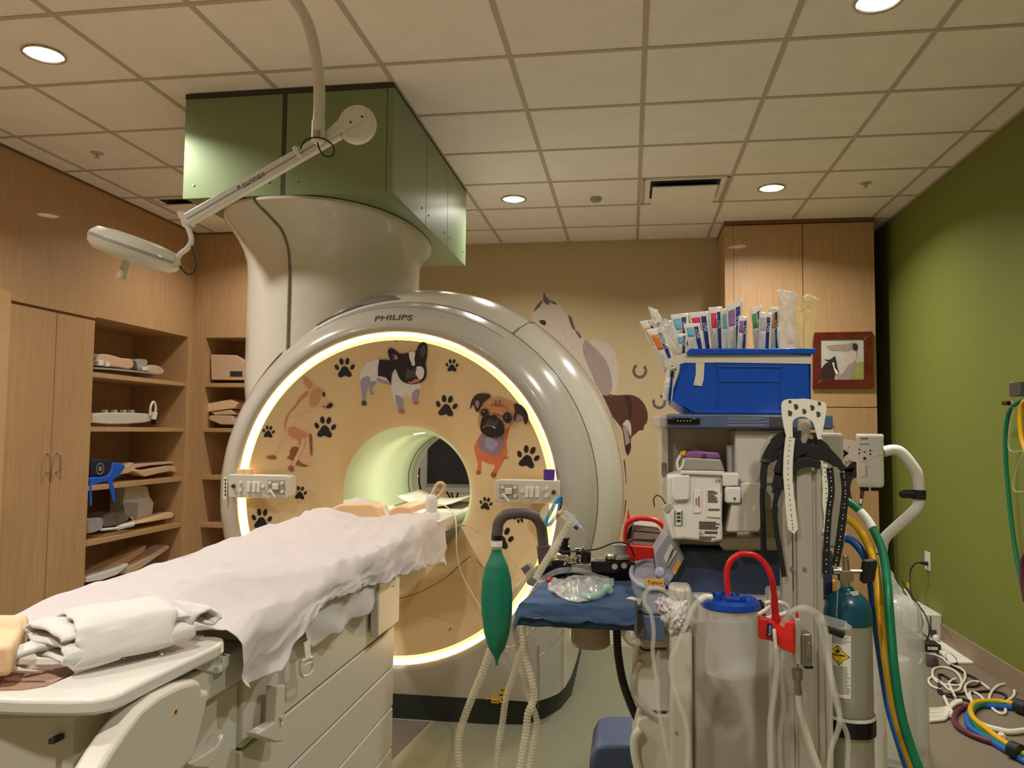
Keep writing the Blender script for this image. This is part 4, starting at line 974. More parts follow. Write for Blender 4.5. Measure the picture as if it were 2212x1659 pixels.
decal('print_motif', None, None, [('print_field', [(1930,700),(2005,690),(2005,838),(1900,838)], 0), ('horse_shade', [(1700,560),(1880,545),(1900,530),(1955,545),(1950,620),(1940,690),(1920,760),(1900,838),(1780,838),(1800,760),(1850,700),(1860,640),(1840,600),(1740,600)], 2), ('horse_white', [(1840,640),(1900,600),(1945,620),(1935,680),(1880,720),(1830,790),(1800,790)], 2), ('fur_dark', [(1915,548),(1935,540),(1957,560),(1952,595),(1930,600),(1915,580)], 2),
    ('horse_dark', [(1655,750),(1690,705),(1720,690),(1672,672),(1725,675),(1745,660),(1768,643),(1778,680),(1786,730),(1800,780),(1785,798),(1770,790),(1762,838),(1655,838)], 1), ('label', [(1745,700),(1760,695),(1765,740),(1790,770),(1796,790),(1776,795),(1762,760)], 1)], pm, cell=80, off=K4, parent=t)
# ================================================================ ANAESTHESIA MACHINE
YM = 2.3
am = thing('anesthesia_machine', (.33, 2.6, 0), 'large grey and blue anaesthesia machine on the right, seen from its side', 'anaesthesia machine')
def pb(m, x0, y0, x1, y1, Y0, Y1, name, par=am, bevel=.004, bseg=2, sub_=None):
    b = MB().use(m); pbox(b, x0, y0, x1, y1, Y0, Y1); return b.build(name, par, bevel=bevel, bseg=bseg)
def pp(m, pts, Y, ext, name, par=am, bevel=.003, bseg=2):
    b = MB().use(m); b.prism([onY(x, y, Y) for x, y in pts], (0, ext, 0)); return b.build(name, par, bevel=bevel, bseg=bseg)
# lower cabinet
b = MB().use('machine'); P = onY(1480, 1400, 2.36)
b.box((onY(1440, 1400, 2.36).x, 2.36, .12), (onY(1785, 1400, 2.36).x, 2.95, onY(1500, 1285, 2.36).z)); b.build('cabinet_body', am, bevel=.01)
x0 = onY(1498, 1450, 2.35).x; x1 = onY(1664, 1450, 2.35).x
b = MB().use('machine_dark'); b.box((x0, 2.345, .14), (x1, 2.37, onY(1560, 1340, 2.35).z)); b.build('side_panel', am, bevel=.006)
for xa, xb, nm in ((1446, 1496, 'corner_post'), (1664, 1750, 'corner_post')):
    b = MB().use('machine'); b.box((onY(xa, 1450, 2.31).x, 2.31, .12), (onY(xb, 1450, 2.31).x, 2.4, onY(1500, 1270, 2.31).z)); b.build(nm, am, bevel=.012, bseg=3)
for px, py in ((1461, 1583), (1721, 1600)):
    b = MB().use('chrome'); b.cyl(onY(px, py, 2.308), onY(px, py, 2.315), .005, n=12); b.build('screw', am)
# drawer fronts (left side profile, bulging)
def drawer(y0, y1, name='drawer'):
    out = []
    pts = [(1448, y0), (1400, y0 + 2), (1378, y0 + 10), (1368, y0 + (y1-y0)*.35), (1366, y0 + (y1-y0)*.6), (1378, y0 + (y1-y0)*.85), (1400, y1 - 2), (1448, y1 - 2)]
    b = MB().use('machine'); b.prism([onY(x, y, 2.36) for x, y in pts], (0, .5, 0)); return b.build(name, am, bevel=.006)
drawer(1296, 1402); drawer(1404, 1540); drawer(1544, 1700)
b = MB().use('machine_dark'); b.tube([onY(x, y, 2.35) for x, y in ((1384, 1430), (1372, 1450), (1368, 1480), (1372, 1505), (1392, 1530), (1416, 1548))], .009, 10, 6); b.build('drawer_handle', am)
b = MB().use('offwhite'); b.tube([onY(x, y, 2.34) for x, y in ((1385, 1575), (1372, 1590), (1370, 1620), (1378, 1660), (1390, 1700))], .012, 10, 6); b.build('drawer_handle', am)
# push handle
b = MB().use('offwhite'); b.tube([onY(x, y, 2.33) for x, y in ((1384, 1302), (1362, 1298), (1349, 1312), (1347, 1340), (1350, 1368), (1360, 1384), (1374, 1390), (1386, 1384))], .0115, 12, 6); b.build('push_handle', am)
b = MB().use('offwhite'); b.tube([onY(x, y, 2.85) for x, y in ((1378, 1240), (1360, 1234), (1350, 1248), (1345, 1275))], .012, 12, 6); b.build('push_handle', am)
b = MB().use('black'); b.tube([onY(x, y, 2.342) for x, y in ((1380, 1394), (1390, 1404), (1408, 1404))], .003, 6, 2); b.build('shadow_gap', am)
pp('slate_blue', [(1288, 1612), (1310, 1608), (1372, 1608), (1372, 1700), (1270, 1700), (1274, 1640)], 3.0, .3, 'foot', bevel=.015, bseg=3)
b = MB().use('navy'); b.box((.05, 2.35, .06), (.62, 3.0, .13)); b.build('base', am, bevel=.01)
for x, y in ((.08, 2.42), (.6, 2.42), (.08, 3.0), (.6, 2.93)):
    b = MB().use('rubber_black'); b.cyl((x - .015, y, .06), (x + .015, y, .06), .06, n=20); b.build('caster', am)
# work surface
b = MB().use('navy')
pts = [(1365, 1238), (1372, 1215), (1392, 1200), (1420, 1195), (1800, 1195), (1800, 1290), (1400, 1290), (1378, 1270)]
b.prism([onY(x, y, 2.40) for x, y in [(1440, 1190), (1800, 1190), (1800, 1296), (1400, 1296), (1420, 1250)]], (0, .5, 0)); b.build('worktop_body', am, bevel=.008)
b = MB().use('lilac_grey')
rim = [onY(x, y, Y) for x, y, Y in ((1436, 1200, 2.75), (1395, 1198, 2.75), (1370, 1210, 2.65), (1364, 1235, 2.5), (1372, 1262, 2.38), (1392, 1290, 2.3), (1436, 1300, 2.3))]
zt = onY(1400, 1200, 2.75).z
P = [Vector((p.x, p.y, 0)) for p in rim]
b.ring([[Vector((p.x, p.y, z)) for p in P] for z in (zt - .10, zt - .02)]); b.build('worktop_end', am, bevel=.012, bseg=3)
b = MB().use('slate_blue'); b.ring([[Vector((p.x, p.y, z)) for p in P] for z in (zt - .17, zt - .10)]); b.build('worktop_edge', am, bevel=.004)
b = MB().use('lilac_grey'); b.tube([Vector((p.x, p.y, zt - .02)) for p in P], .008, 10, 5); b.build('worktop_rim', am)
pp('label_orange', [(1394, 1250), (1434, 1250), (1434, 1266), (1393, 1264)], 2.29, .003, 'yellow_label', bevel=0)
b = MB().use('ink')
for k, P in enumerate(([(1399, 1254), (1404, 1254), (1402, 1254), (1401, 1262)], [(1406, 1257), (1408, 1260), (1411, 1256), (1408, 1264)], [(1413, 1264), (1413, 1257), (1416, 1258), (1414, 1261)], [(1418, 1260), (1421, 1257), (1419, 1262), (1423, 1260)], [(1425, 1257), (1427, 1261), (1429, 1257), (1428, 1262)])): b.tube([onY(x, y, 2.2885) for x, y in P], .0006, 5, 3)
b.build('label_handwriting', am)
b = MB().use('lilac_grey'); p = onY(1427, 1236, 2.34); b.lathe([(0, 0), (.014, 0), (.014, .012), (.009, .014), (0, .014)], p, (-.3, -1, .3), 20); b.build('knob', am)
# slanted display console
pp('lilac_grey', [(1414, 1196), (1440, 1153), (1456, 1160), (1480, 1205), (1448, 1258), (1440, 1270), (1420, 1240)], 2.38, .18, 'console', bevel=.004)
pp('label', [(1434, 1204), (1449, 1174), (1462, 1192), (1442, 1225)], 2.375, .006, 'console_window', bevel=0)
b = MB().use('ink_soft')
for k in range(4): b.obox(onY(1442 + k*4, 1214 - k*9, 2.372), ((.45, 0, .9), (0, 1, 0), (-.9, 0, .45)), (.025, .002, .0035))
b.build('console_lettering', am)
pp('label_orange', [(1451, 1232), (1466, 1208), (1472, 1216), (1458, 1242)], 2.375, .004, 'console_label', bevel=0)
# upper frame: recess panel, column, top shelf
pb('machine', 1440, 922, 1592, 1178, 2.46, 2.7, 'recess_panel')
pp('machine', [(1428, 925), (1444, 925), (1444, 1020), (1446, 1080), (1470, 1180), (1455, 1180), (1432, 1100), (1428, 1040)], 2.42, .25, 'front_post')
pb('grey_mid', 1429, 1000, 1439, 1026, 2.41, 2.43, 'latch', bevel=.001)
b = MB().use('machine'); b.prism([onY(x, y, 2.325) for x, y in ((1588, 928), (1700, 928), (1700, 1100), (1640, 1100), (1640, 1045), (1600, 1045), (1588, 1040))], (0, .3, 0)); b.build('upper_column', am, bevel=.008)
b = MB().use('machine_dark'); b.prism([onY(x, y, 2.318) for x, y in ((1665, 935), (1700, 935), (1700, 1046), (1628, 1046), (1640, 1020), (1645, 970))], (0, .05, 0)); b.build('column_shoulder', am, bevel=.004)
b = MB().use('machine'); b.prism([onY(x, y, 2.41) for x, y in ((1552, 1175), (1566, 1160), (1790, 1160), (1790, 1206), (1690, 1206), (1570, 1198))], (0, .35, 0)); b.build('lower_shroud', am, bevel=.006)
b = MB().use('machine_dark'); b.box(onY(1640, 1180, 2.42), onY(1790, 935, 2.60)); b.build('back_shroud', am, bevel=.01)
sh = MB().use('slate_blue'); a = onY(1440, 925, 2.30); c = onY(1800, 896, 2.30)
sh.box((a.x, 2.30, a.z), (c.x, 2.86, c.z)); sh.build('top_shelf', am, bevel=.006)
b = MB().use('clear_milky'); pbox(b, 1411, 898, 1442, 925, 2.32, 2.80); b.build('shelf_end_cap', am, bevel=.006)
b = MB().use('gloss_black'); pbox(b, 1442, 903, 1512, 916, 2.295, 2.31); b.build('display_strip', am, bevel=.002)
b = MB().use('label')
for k in range(5): pbox(b, 1463 + k*7, 908, 1465 + k*7, 910, 2.293, 2.296)
b.build('display_lights', am)
b = MB().use('lilac_grey')
for yy, xa, xb in ((903, 1573, 1652), (906, 1573, 1640), (911, 1571, 1661), (917, 1571, 1656), (919.5, 1573, 1650)): pbox(b, xa, yy, xb, yy + 1.2, 2.2985, 2.301)
b.build('printed_text', am)
b = MB().use('grey_dark'); pbox(b, 1664, 902, 1690, 922, 2.296, 2.302); b.build('shelf_label', am)
# post (grey channel) with round upper tube
b = MB().use('alu'); a = onY(1697, 1650, 2.2); c = onY(1776, 1030, 2.2)
def post_ring(z):
    x0, x1 = a.x, c.x; y = 2.2; o = [(x0, y + .05), (x0, y + .012), (x0 + .006, y + .006), (x0 + .012, y), (x0 + .022, y), (x0 + .026, y + .010), (x0 + .034, y + .010), (x0 + .037, y), (x0 + .075, y), (x0 + .078, y + .008), (x1 - .018, y + .008), (x1 - .014, y), (x1, y + .006), (x1, y + .05)]
    return [Vector((x_, y_, z)) for x_, y_ in o]
b.ring([post_ring(.15), post_ring(onY(1740, 975, 2.2).z)]); b.build('side_channel', am)
b = MB().use('seam'); pbox(b, 1711, 1150, 1714, 1276, 2.2085, 2.2125); b.build('channel_slot', am)
for px, py in ((1710, 1229), (1738, 1229)):
    b = MB().use('steel_rough'); b.cyl(onY(px, py, 2.198), onY(px, py, 2.21), .0055, n=12); b.build('screw', am)
b = MB().use('offwhite'); b.cyl(onY(1735, 1080, 2.25), onY(1737, 905, 2.25), .0165, n=28); b.build('mast_tube', am)
b = MB().use('machine'); b.box((onY(1769, 1400, 2.3).x, 2.24, .15), (onY(1787, 1400, 2.3).x, 2.4, onY(1775, 1352, 2.3).z)); b.build('rear_post', am, bevel=.008)

# ---- vaporiser
vap = thing('vaporizer', onY(1500, 1172, 2.34), 'white vaporizer with purple dial top hung on the machine', 'vaporizer')
pp('white', [(1442, 1028), (1470, 1020), (1560, 1024), (1562, 1060), (1560, 1120), (1562, 1168), (1540, 1172), (1478, 1165), (1456, 1166), (1446, 1110)], 2.30, .16, 'body', vap, bevel=.008, bseg=3)
pp('grey_plastic', [(1480, 988), (1557, 992), (1566, 1018), (1472, 1016)], 2.295, .15, 'dial', vap, bevel=.005)
pp('white', [(1470, 1016), (1566, 1018), (1562, 1028), (1470, 1024)], 2.292, .155, 'collar', vap, bevel=.003)
pp('purple', [(1482, 978), (1500, 974), (1553, 978), (1557, 991), (1479, 989)], 2.300, .14, 'dial_top', vap, bevel=.004)
b = MB().use('ink'); b.cyl(onY(1521, 985, 2.295), onY(1521, 985, 2.301), .0055, n=14); b.build('dial_mark', vap)
pp('yellow', [(1472, 976), (1482, 974), (1480, 984), (1470, 984)], 2.30, .05, 'yellow_tab', vap, bevel=.001)
b = MB().use('white'); b.tube([onY(x, y, 2.295) for x, y in ((1470, 984), (1463, 998), (1466, 1014), (1474, 1008), (1478, 992))], .004, 8, 4); b.build('release_lever', vap)
pp('white', [(1452, 1028), (1490, 1026), (1490, 1080), (1456, 1082), (1450, 1066)], 2.288, .03, 'side_block', vap, bevel=.004)
pp('machine_dark', [(1430, 1098), (1446, 1086), (1462, 1096), (1440, 1108)], 2.30, .06, 'lock_tab', vap, bevel=.002)
pp('white', [(1432, 1100), (1452, 1092), (1466, 1160), (1452, 1166)], 2.305, .1, 'front_lip', vap, bevel=.004)
pp('label', [(1527, 1057), (1556, 1060), (1557, 1118), (1528, 1116)], 2.296, .004, 'barcode_label', vap, bevel=0)
b = MB().use('ink'); rr = random.Random(3)
for k in range(9): y = 1060 + k*3; pbox(b, 1529, y, 1529 + rr.randint(12, 24), y + 1.2, 2.2945, 2.296)
for k in range(14): x = 1530 + k*1.8; pbox(b, x, 1099, x + (1.2 if k % 3 else .6), 1103, 2.2945, 2.296)
for k in range(5): pbox(b, 1510, 1127 + k*3.6, 1510 + rr.randint(36, 46), 1128.2 + k*3.6, 2.2975, 2.3)
for k in range(3): pbox(b, 1510, 1159 + k*3.4, 1510 + rr.randint(20, 44), 1160 + k*3.4, 2.2975, 2.3)
b.tube([onY(x, y, 2.298) for x, y in ((1510, 1154), (1519, 1154), (1514.5, 1146), (1510, 1154))], .0008, 5, 1)
for k in range(2): pbox(b, 1522, 1148 + k*3, 1550, 1149 + k*3, 2.2975, 2.3)
b.build('label_print', vap)
text_mesh('CE', 'label_lettering', 'ink', .012, onY(1551, 1038, 2.297), (1, 0, 0), (0, 0, 1), vap, fitw=.014)
pp('label', [(1499, 1059), (1515, 1060), (1514, 1107), (1499, 1108)], 2.2965, .004, 'serial_label', vap, bevel=0)
b = MB().use('red'); pbox(b, 1509, 1072, 1511, 1094, 2.294, 2.296); b.use('ink_soft'); pbox(b, 1503, 1076, 1506, 1090, 2.294, 2.296); b.build('serial_print', vap)
pp('label', [(1457, 1102), (1474, 1103), (1474, 1134), (1458, 1134)], 2.296, .006, 'teal_label', vap, bevel=0)
b = MB().use('green_hose'); pbox(b, 1457, 1102, 1459, 1134, 2.294, 2.297); pbox(b, 1472, 1103, 1474, 1134, 2.294, 2.297); b.use('ink')
for k in range(3): pbox(b, 1462, 1107 + k*8, 1470, 1111 + k*8, 2.2935, 2.2965)
b.build('teal_label_print', vap)
# absorber block and clamp
absb = thing('absorber_block', onY(1600, 1160, 2.3), 'beige angular absorber block right of the vaporizer', 'absorber')
pp('offwhite', [(1598, 1048), (1608, 1042), (1642, 1043), (1655, 1052), (1655, 1108), (1653, 1125), (1640, 1150), (1570, 1150), (1578, 1108), (1580, 1088), (1603, 1088)], 2.29, .22, 'housing', absb, bevel=.006, bseg=3)
pp('white', [(1567, 1052), (1601, 1052), (1601, 1088), (1568, 1087)], 2.282, .06, 'valve_cover', absb, bevel=.005)
b = MB().use('grey_dark'); b.cyl(onY(1587, 1077, 2.28), onY(1587, 1077, 2.29), .0035, n=12); b.build('port', absb)
pp('white', [(1561, 1022), (1597, 1022), (1598, 1050), (1562, 1051)], 2.285, .08, 'top_clamp', absb, bevel=.004)
b = MB().use('purple'); pbox(b, 1595, 1035, 1598, 1048, 2.283, 2.30); b.build('purple_mark', absb)
b = MB().use('grey_plastic'); b.cyl(onY(1579, 1024, 2.36), onY(1577, 962, 2.36), .011, n=20); b.build('pipe', absb)
# ---- red suction canister
sc_ = thing('suction_canister', onY(1580, 1455, 2.05), 'frosted suction canister with blue lid before the machine', 'canister')
YC = 2.05; p0 = onY(1585, 1455, YC); p1 = onY(1577, 1308, YC); r = (onY(1640, 1330, YC).x - onY(1522, 1330, YC).x)/2; hh = p1.z - p0.z
b = MB().use('frosted'); b.lathe([(0, .0), (r*.88, 0), (r*.92, .006), (r*.93, .02), (r, hh - .01), (r*1.0, hh)], (p1.x, YC, p0.z), n=48); b.build('bowl', sc_)
b = MB().use('blue_lid'); b.lathe([(0, hh + .014), (r*.5, hh + .015), (r*.9, hh + .012), (r*.95, hh + .02), (r*1.08, hh + .012), (r*1.1, hh), (r*1.05, hh - .004), (r*.98, hh - .003)], (p1.x, YC, p0.z), n=48); b.build('lid', sc_)
b = MB().use('blue_lid'); lz = p0.z + hh + .014
for dx, dy, rr_, h in ((-.03, -.02, .008, .02), (.0, .0, .010, .018), (.03, -.02, .007, .014)): b.cyl((p1.x + dx, YC + dy, lz), (p1.x + dx, YC + dy, lz + h), rr_, rr_*.9, 14)
b.box((p1.x - .012, YC - .045, lz - .002), (p1.x + .018, YC - .015, lz + .012)); b.build('lid_ports', sc_, bevel=.001)
# red hose from lid to the red bracket
b = MB().use('red'); b.tube([onY(x, y, Y) for x, y, Y in ((1577, 1300, YC), (1572, 1270, YC), (1570, 1240, YC), (1576, 1215, YC), (1592, 1200, YC), (1612, 1196, YC), (1635, 1202, YC), (1655, 1222, YC), (1667, 1250, YC), (1672, 1285, 2.07), (1674, 1318, 2.09), (1678, 1345, 2.10))], [.0095, .0075, .0075, .0075, .0075, .0075, .0075, .0075, .009, .0105], 14, 7)
tag(b.build('suction_hose'), 'red rubber hose arching from the blue canister lid to red bracket', 'hose')
br = thing('canister_bracket', onY(1690, 1400, 2.1), 'bright red canister bracket clamped to the grey post', 'bracket')
pp('red_bright', [(1639, 1336), (1660, 1338), (1661, 1342), (1722, 1345), (1724, 1416), (1690, 1403), (1676, 1390), (1664, 1384), (1640, 1380)], 2.09, .04, 'arm', br, bevel=.003)
pp('navy_print', [(1659, 1348), (1669, 1347), (1668, 1376), (1657, 1376)], 2.085, .004, 'blue_label', br, bevel=0)
text_mesh('Serres', 'label_lettering', 'label', .010, onY(1663, 1362, 2.084), (0, 0, 1), (-1, 0, 0), br, fitw=.024)
pp('label', [(1669, 1362), (1676, 1360), (1680, 1402), (1673, 1403)], 2.07, .012, 'white_valve', br, bevel=.001)
pb('alu', 1719, 1338, 1731, 1436, 2.08, 2.14, 'clamp_plate', br, bevel=.002)
pb('steel_rough', 1733, 1370, 1754, 1440, 2.07, 2.12, 'clamp_body', br, bevel=.003)
pb('steel', 1743, 1388, 1751, 1420, 2.06, 2.075, 'clamp_catch', br, bevel=.001)
pb('black', 1738, 1439, 1757, 1445, 2.08, 2.12, 'clamp_foot', br, bevel=.001)
b = MB().use('red'); b.cyl(onY(1722, 1340, 2.1), onY(1720, 1316, 2.1), .005, .002, 10); b.build('red_pin', br)
# small fittings around
b = MB().use('steel_rough'); b.cyl(onY(1722, 1446, 2.12), onY(1723, 1468, 2.12), .014, .012, 16); b.cyl(onY(1723, 1468, 2.12), onY(1725, 1500, 2.12), .007, .009, 14); con = b
b = MB().use('tape'); b.tube([onY(x, y, 2.12) for x, y in ((1725, 1496), (1728, 1530), (1738, 1570), (1750, 1610), (1770, 1665), (1790, 1720))], .0085, 12, 6); o = tag(b.build('air_hose'), 'cream hose running down from metal connector over the machine post', 'hose'); con.build('quick_connector', o)
# papoose lever ring (white clip) behind canister
b = MB().use('white_gloss'); b.tube([onY(x, y, 2.14) for x, y in ((1652, 1303), (1668, 1300), (1690, 1303), (1702, 1312), (1698, 1324), (1670, 1332), (1640, 1340), (1636, 1330), (1654, 1318), (1664, 1308))], .006, 10, 5); tag(b.build('clip_loop'), 'white plastic ring clip behind the red hose', 'clip')
b = MB().use('rubber_black'); b.cyl(onY(1645, 1330, 2.16), onY(1642, 1302, 2.16), .011, .009, 14); b.cyl(onY(1642, 1302, 2.16), onY(1642, 1296, 2.16), .004, n=10); b.build('control_knob', am)
# clear suction tubes
def tubeobj(pts, r, m, name, label, cat='tube', n=10, seg=6, **k):
    b = MB().use(m); b.tube([onY(x, y, Y) for x, y, Y in pts], r, n, seg, **k); return tag(b.build(name), label, cat)
st1 = tubeobj([(1536, 1292, 2.0), (1518, 1294, 1.99), (1500, 1308, 1.98), (1482, 1350, 1.97), (1462, 1395, 1.97), (1450, 1425, 1.97), (1450, 1455, 1.97), (1462, 1505, 1.97), (1478, 1550, 1.97), (1486, 1600, 1.97), (1484, 1665, 1.97), (1478, 1720, 1.97)], .0062, 'clear_milky', 'suction_tube', 'clear tube from the blue lid hanging down over the machine side')
b = MB().use('white_gloss'); b.tube([onY(x, y, Y) for x, y, Y in ((1538, 1290, 1.995), (1524, 1290, 1.992), (1510, 1299, 1.988))], .0078, 12, 5); b.build('white_elbow', st1)
tubeobj([(1462, 1300, 2.02), (1440, 1278, 2.02), (1415, 1270, 2.02), (1396, 1278, 2.02), (1392, 1300, 2.02), (1406, 1325, 2.02), (1412, 1365, 2.02), (1410, 1410, 2.02), (1418, 1470, 2.02), (1422, 1530, 2.02), (1436, 1600, 2.02), (1450, 1680, 2.02)], .0055, 'clear_milky', 'suction_tube', 'clear tube looping beside the taped tissue and hanging at left')
tubeobj([(1690, 1350, 2.05), (1705, 1325, 2.03), (1730, 1312, 2.02), (1755, 1318, 2.02), (1775, 1335, 2.02), (1785, 1370, 2.02), (1790, 1420, 2.02), (1800, 1480, 2.0), (1812, 1530, 2.0), (1812, 1570, 2.0), (1795, 1620, 2.0), (1788, 1690, 2.0)], .0065, 'clear_milky', 'suction_tube', 'clear tube arching over the grey post then hanging on its right')
tubeobj([(1700, 1340, 2.06), (1720, 1318, 2.04), (1750, 1322, 2.03), (1768, 1345, 2.03), (1782, 1400, 2.03), (1795, 1480, 2.02), (1815, 1550, 2.02), (1832, 1600, 2.02), (1828, 1700, 2.02)], .006, 'clear_milky', 'suction_tube', 'second clear tube hanging right of the post before the cylinder')
tubeobj([(1676, 1402, 2.065), (1678, 1440, 2.06), (1672, 1500, 2.05), (1664, 1560, 2.05), (1664, 1640, 2.05), (1668, 1720, 2.05)], .0075, 'clear_milky', 'suction_tube', 'clear tube hanging straight down from the white valve of the red bracket')
tubeobj([(1690, 1408, 2.075), (1686, 1450, 2.07), (1692, 1520, 2.07), (1684, 1600, 2.07), (1690, 1720, 2.07)], .006, 'clear', 'suction_tube', 'faint clear tube just right of the straight one below red bracket')
b = MB().use('clear'); b.cyl(onY(1768, 1335, 2.0), onY(1826, 1352, 2.0), .0115, n=20); b.use('clear_milky'); b.cyl(onY(1826, 1352, 2.0), onY(1838, 1356, 2.0), .008, .005, 14); stp = tag(b.build('suction_tip'), 'clear plastic suction handle lying across the post toward the cylinder', 'suction tip')
b = MB().use('rubber_black'); b.cyl(onY(1790, 1358, 2.04), onY(1822, 1370, 2.04), .011, n=16); b.build('rubber_sleeve', stp)
# tissue, taped roll and syringe sleeve left of the canister
def crumple(u, v, P, Y, amp, s_, bulge=.03):
    (ax, ay), (bx, by), (cx, cy), (dx, dy) = P
    x = (ax*(1-u) + bx*u)*(1-v) + (dx*(1-u) + cx*u)*v; y = (ay*(1-u) + by*u)*(1-v) + (dy*(1-u) + cy*u)*v
    q = onY(x, y, Y); return q + Vector((amp*.5*nz(u*s_, v*s_, 3), -bulge*math.sin(PI*u)*math.sin(PI*v) + amp*nz(u*s_, v*s_), amp*.5*nz(u*s_, v*s_, 7)))
b = MB().use('sheet'); b.grid(lambda u, v: crumple(u, v, ((1412, 1300), (1442, 1282), (1492, 1360), (1450, 1376)), 2.12, .022, 7), 26, 26); tag(b.build('tissue', solid=.002, angle=80), 'crumpled white tissue tucked beside the cream roll', 'tissue')
b = MB().use('towel'); b.grid(lambda u, v: crumple(u, v, ((1440, 1300), (1484, 1296), (1486, 1365), (1448, 1372)), 2.10, .010, 9), 24, 24); tag(b.build('gauze_wrap', solid=.003, angle=80), 'cream gauze wrapped around the post left of the canister', 'gauze')
pb('offwhite', 1461, 1273, 1482, 1300, 2.13, 2.16, 'rail_end', bevel=.006)
b = MB().use('clear_milky'); b.prism([onY(x, y, 2.14) for x, y in ((1488, 1320), (1525, 1360), (1526, 1402), (1484, 1362))], (0, .03, 0)); b.use('white'); b.prism([onY(x, y, 2.15) for x, y in ((1490, 1330), (1522, 1366), (1522, 1380), (1486, 1345))], (0, .01, 0)); tag(b.build('sleeve_pouch', bevel=.003), 'clear plastic pouch slanting behind the canister at left', 'pouch')

# ---- blue bin and its contents
bn = thing('storage_bin', onY(1600, 895, 2.35), 'bright blue plastic storage bin standing on the machine top shelf', 'bin')
YB0, YB1 = 2.34, 2.66
body = [(1435, 893), (1432, 860), (1440, 830), (1482, 782), (1490, 760), (1753, 757), (1752, 893), (1500, 893)]
ob = [(1462, 893), (1455, 870), (1456, 862), (1478, 800), (1484, 786), (1752, 786), (1752, 893), (1492, 893)]
ob = [(1492, 893), (1454, 866), (1482, 784), (1484, 760), (1752, 757), (1752, 893)]
outl = [onY(x, y, YB0) for x, y in ob]
zb_ = onY(1600, 893, YB0).z; zt_ = onY(1600, 760, YB0).z
b = MB().use('blue_bin'); b.prism(outl, (0, .006, 0)); b.build('side_wall', bn, bevel=.002)
b = MB().use('blue_bin'); b.prism([p + Vector((0, YB1 - YB0, 0)) for p in outl], (0, .006, 0)); b.build('side_wall', bn, bevel=.002)
b = MB().use('blue_bin'); b.box((outl[0].x, YB0, zb_), (outl[-1].x, YB1, zb_ + .005)); b.build('floor_panel', bn)
b = MB().use('blue_bin'); b.box((outl[-1].x - .005, YB0, zb_), (outl[-1].x, YB1, zt_)); b.build('back_wall', bn)
b = MB().use('blue_bin'); b.prism([outl[0], outl[1], outl[1] + Vector((0, YB1 - YB0, 0)), outl[0] + Vector((0, YB1 - YB0, 0))], (.005, 0, .003)); b.build('front_lip', bn)
pp('blue_bin', [(1484, 760), (1490, 753), (1763, 752), (1764, 757), (1762, 765), (1484, 767)], YB0 - .012, .022, 'rim', bn, bevel=.003)
b = MB().use('blue_bin')
fr = [(1546, 789), (1690, 789), (1683, 824), (1552, 824)]; 
b.tube([onY(x, y, YB0 - .001) for x, y in ((1546, 786), (1553, 824), (1683, 824), (1690, 789))], .0025, 6, 1); b.tube([onY(x, y, YB0 - .001) for x, y in ((1552, 792), (1688, 793))], .0025, 6, 1)
b.tube([onY(x, y, YB0 - .001) for x, y in ((1553, 824), (1546, 893))], .0025, 6, 1); b.tube([onY(x, y, YB0 - .001) for x, y in ((1683, 824), (1684, 893))], .0025, 6, 1)
b.build('moulded_ribs', bn)
b = MB().use('blue_bin'); b.box(onY(1500, 893, YB0 - .012), onY(1752, 888, YB0)); b.build('foot_flange', bn, bevel=.001)
pp('tape', [(1474, 766), (1700, 766), (1752, 768), (1752, 786), (1560, 783), (1470, 784)], YB0 - .0025, .002, 'tape_band', bn, bevel=0)
pp('tape', [(1503, 784), (1522, 784), (1520, 820), (1516, 834), (1498, 832), (1503, 808)], YB0 - .004, .002, 'hanging_tape', bn, bevel=0)
pp('tape', [(1434, 778), (1474, 764), (1480, 776), (1478, 784), (1438, 794)], YB0 - .02, .002, 'tape_band', bn, bevel=0)
# airway packs
def pack(pts, Y, colm_, label, name='airway_pack', stripe=True, th=.010, txt=True, group='packs in the blue bin'):
    # pts: top-left, top-right, bottom-right, bottom-left in the photo; the pack stands in the bin
    t = thing(name, onY((pts[2][0]+pts[3][0])/2, (pts[2][1]+pts[3][1])/2, Y), label, 'airway pack', group)
    tl, tr, brr, bl = pts
    Q = lambda u, v: ((tl[0]*(1-u) + tr[0]*u)*(1-v) + (bl[0]*(1-u) + brr[0]*u)*v, (tl[1]*(1-u) + tr[1]*u)*(1-v) + (bl[1]*(1-u) + brr[1]*u)*v)
    sd = tl[0]*.37
    def S(u, v, off=0):
        x, y = Q(u, v); d = math.sin(PI*u)*math.sin(PI*min(1, v + .08))
        return onY(x, y, Y - off - th*d*.8) + Vector((0, .004*nz(u*4, v*5, sd), .0))
    b = MB().use('label'); b.grid(lambda u, v: S(u, v), 8, 12); b.build('wrapper', t, solid=.0025, angle=80)
    b = MB().use(colm_); b.grid(lambda u, v: S(.12 + .42*u, .14 + .34*v, .0022), 4, 5); b.build('colour_panel', t, solid=.0006, angle=80)
    if stripe:
        b = MB().use('navy_print'); b.grid(lambda u, v: S(.60 + .26*u, .12 + .86*v, .0022), 3, 12); b.build('brand_stripe', t, solid=.0006, angle=80)
        if txt:
            o_ = S(.74, .40, .0038); dn = (S(.75, .6, .0038) - o_).normalized(); sd_ = (S(.9, .36, .0035) - S(.56, .36, .0035)).normalized()
            text_mesh('LMA', 'brand_lettering', 'label', .016, o_, dn, sd_, t, depth=.0004, fitw=.026)
    b = MB().use('film_cloudy'); b.grid(lambda u, v: S(.1 + .46*u, .52 + .46*v, .003 + .004*math.sin(PI*u)), 6, 6); b.build('clear_window', t, solid=.001, angle=80)
    return t
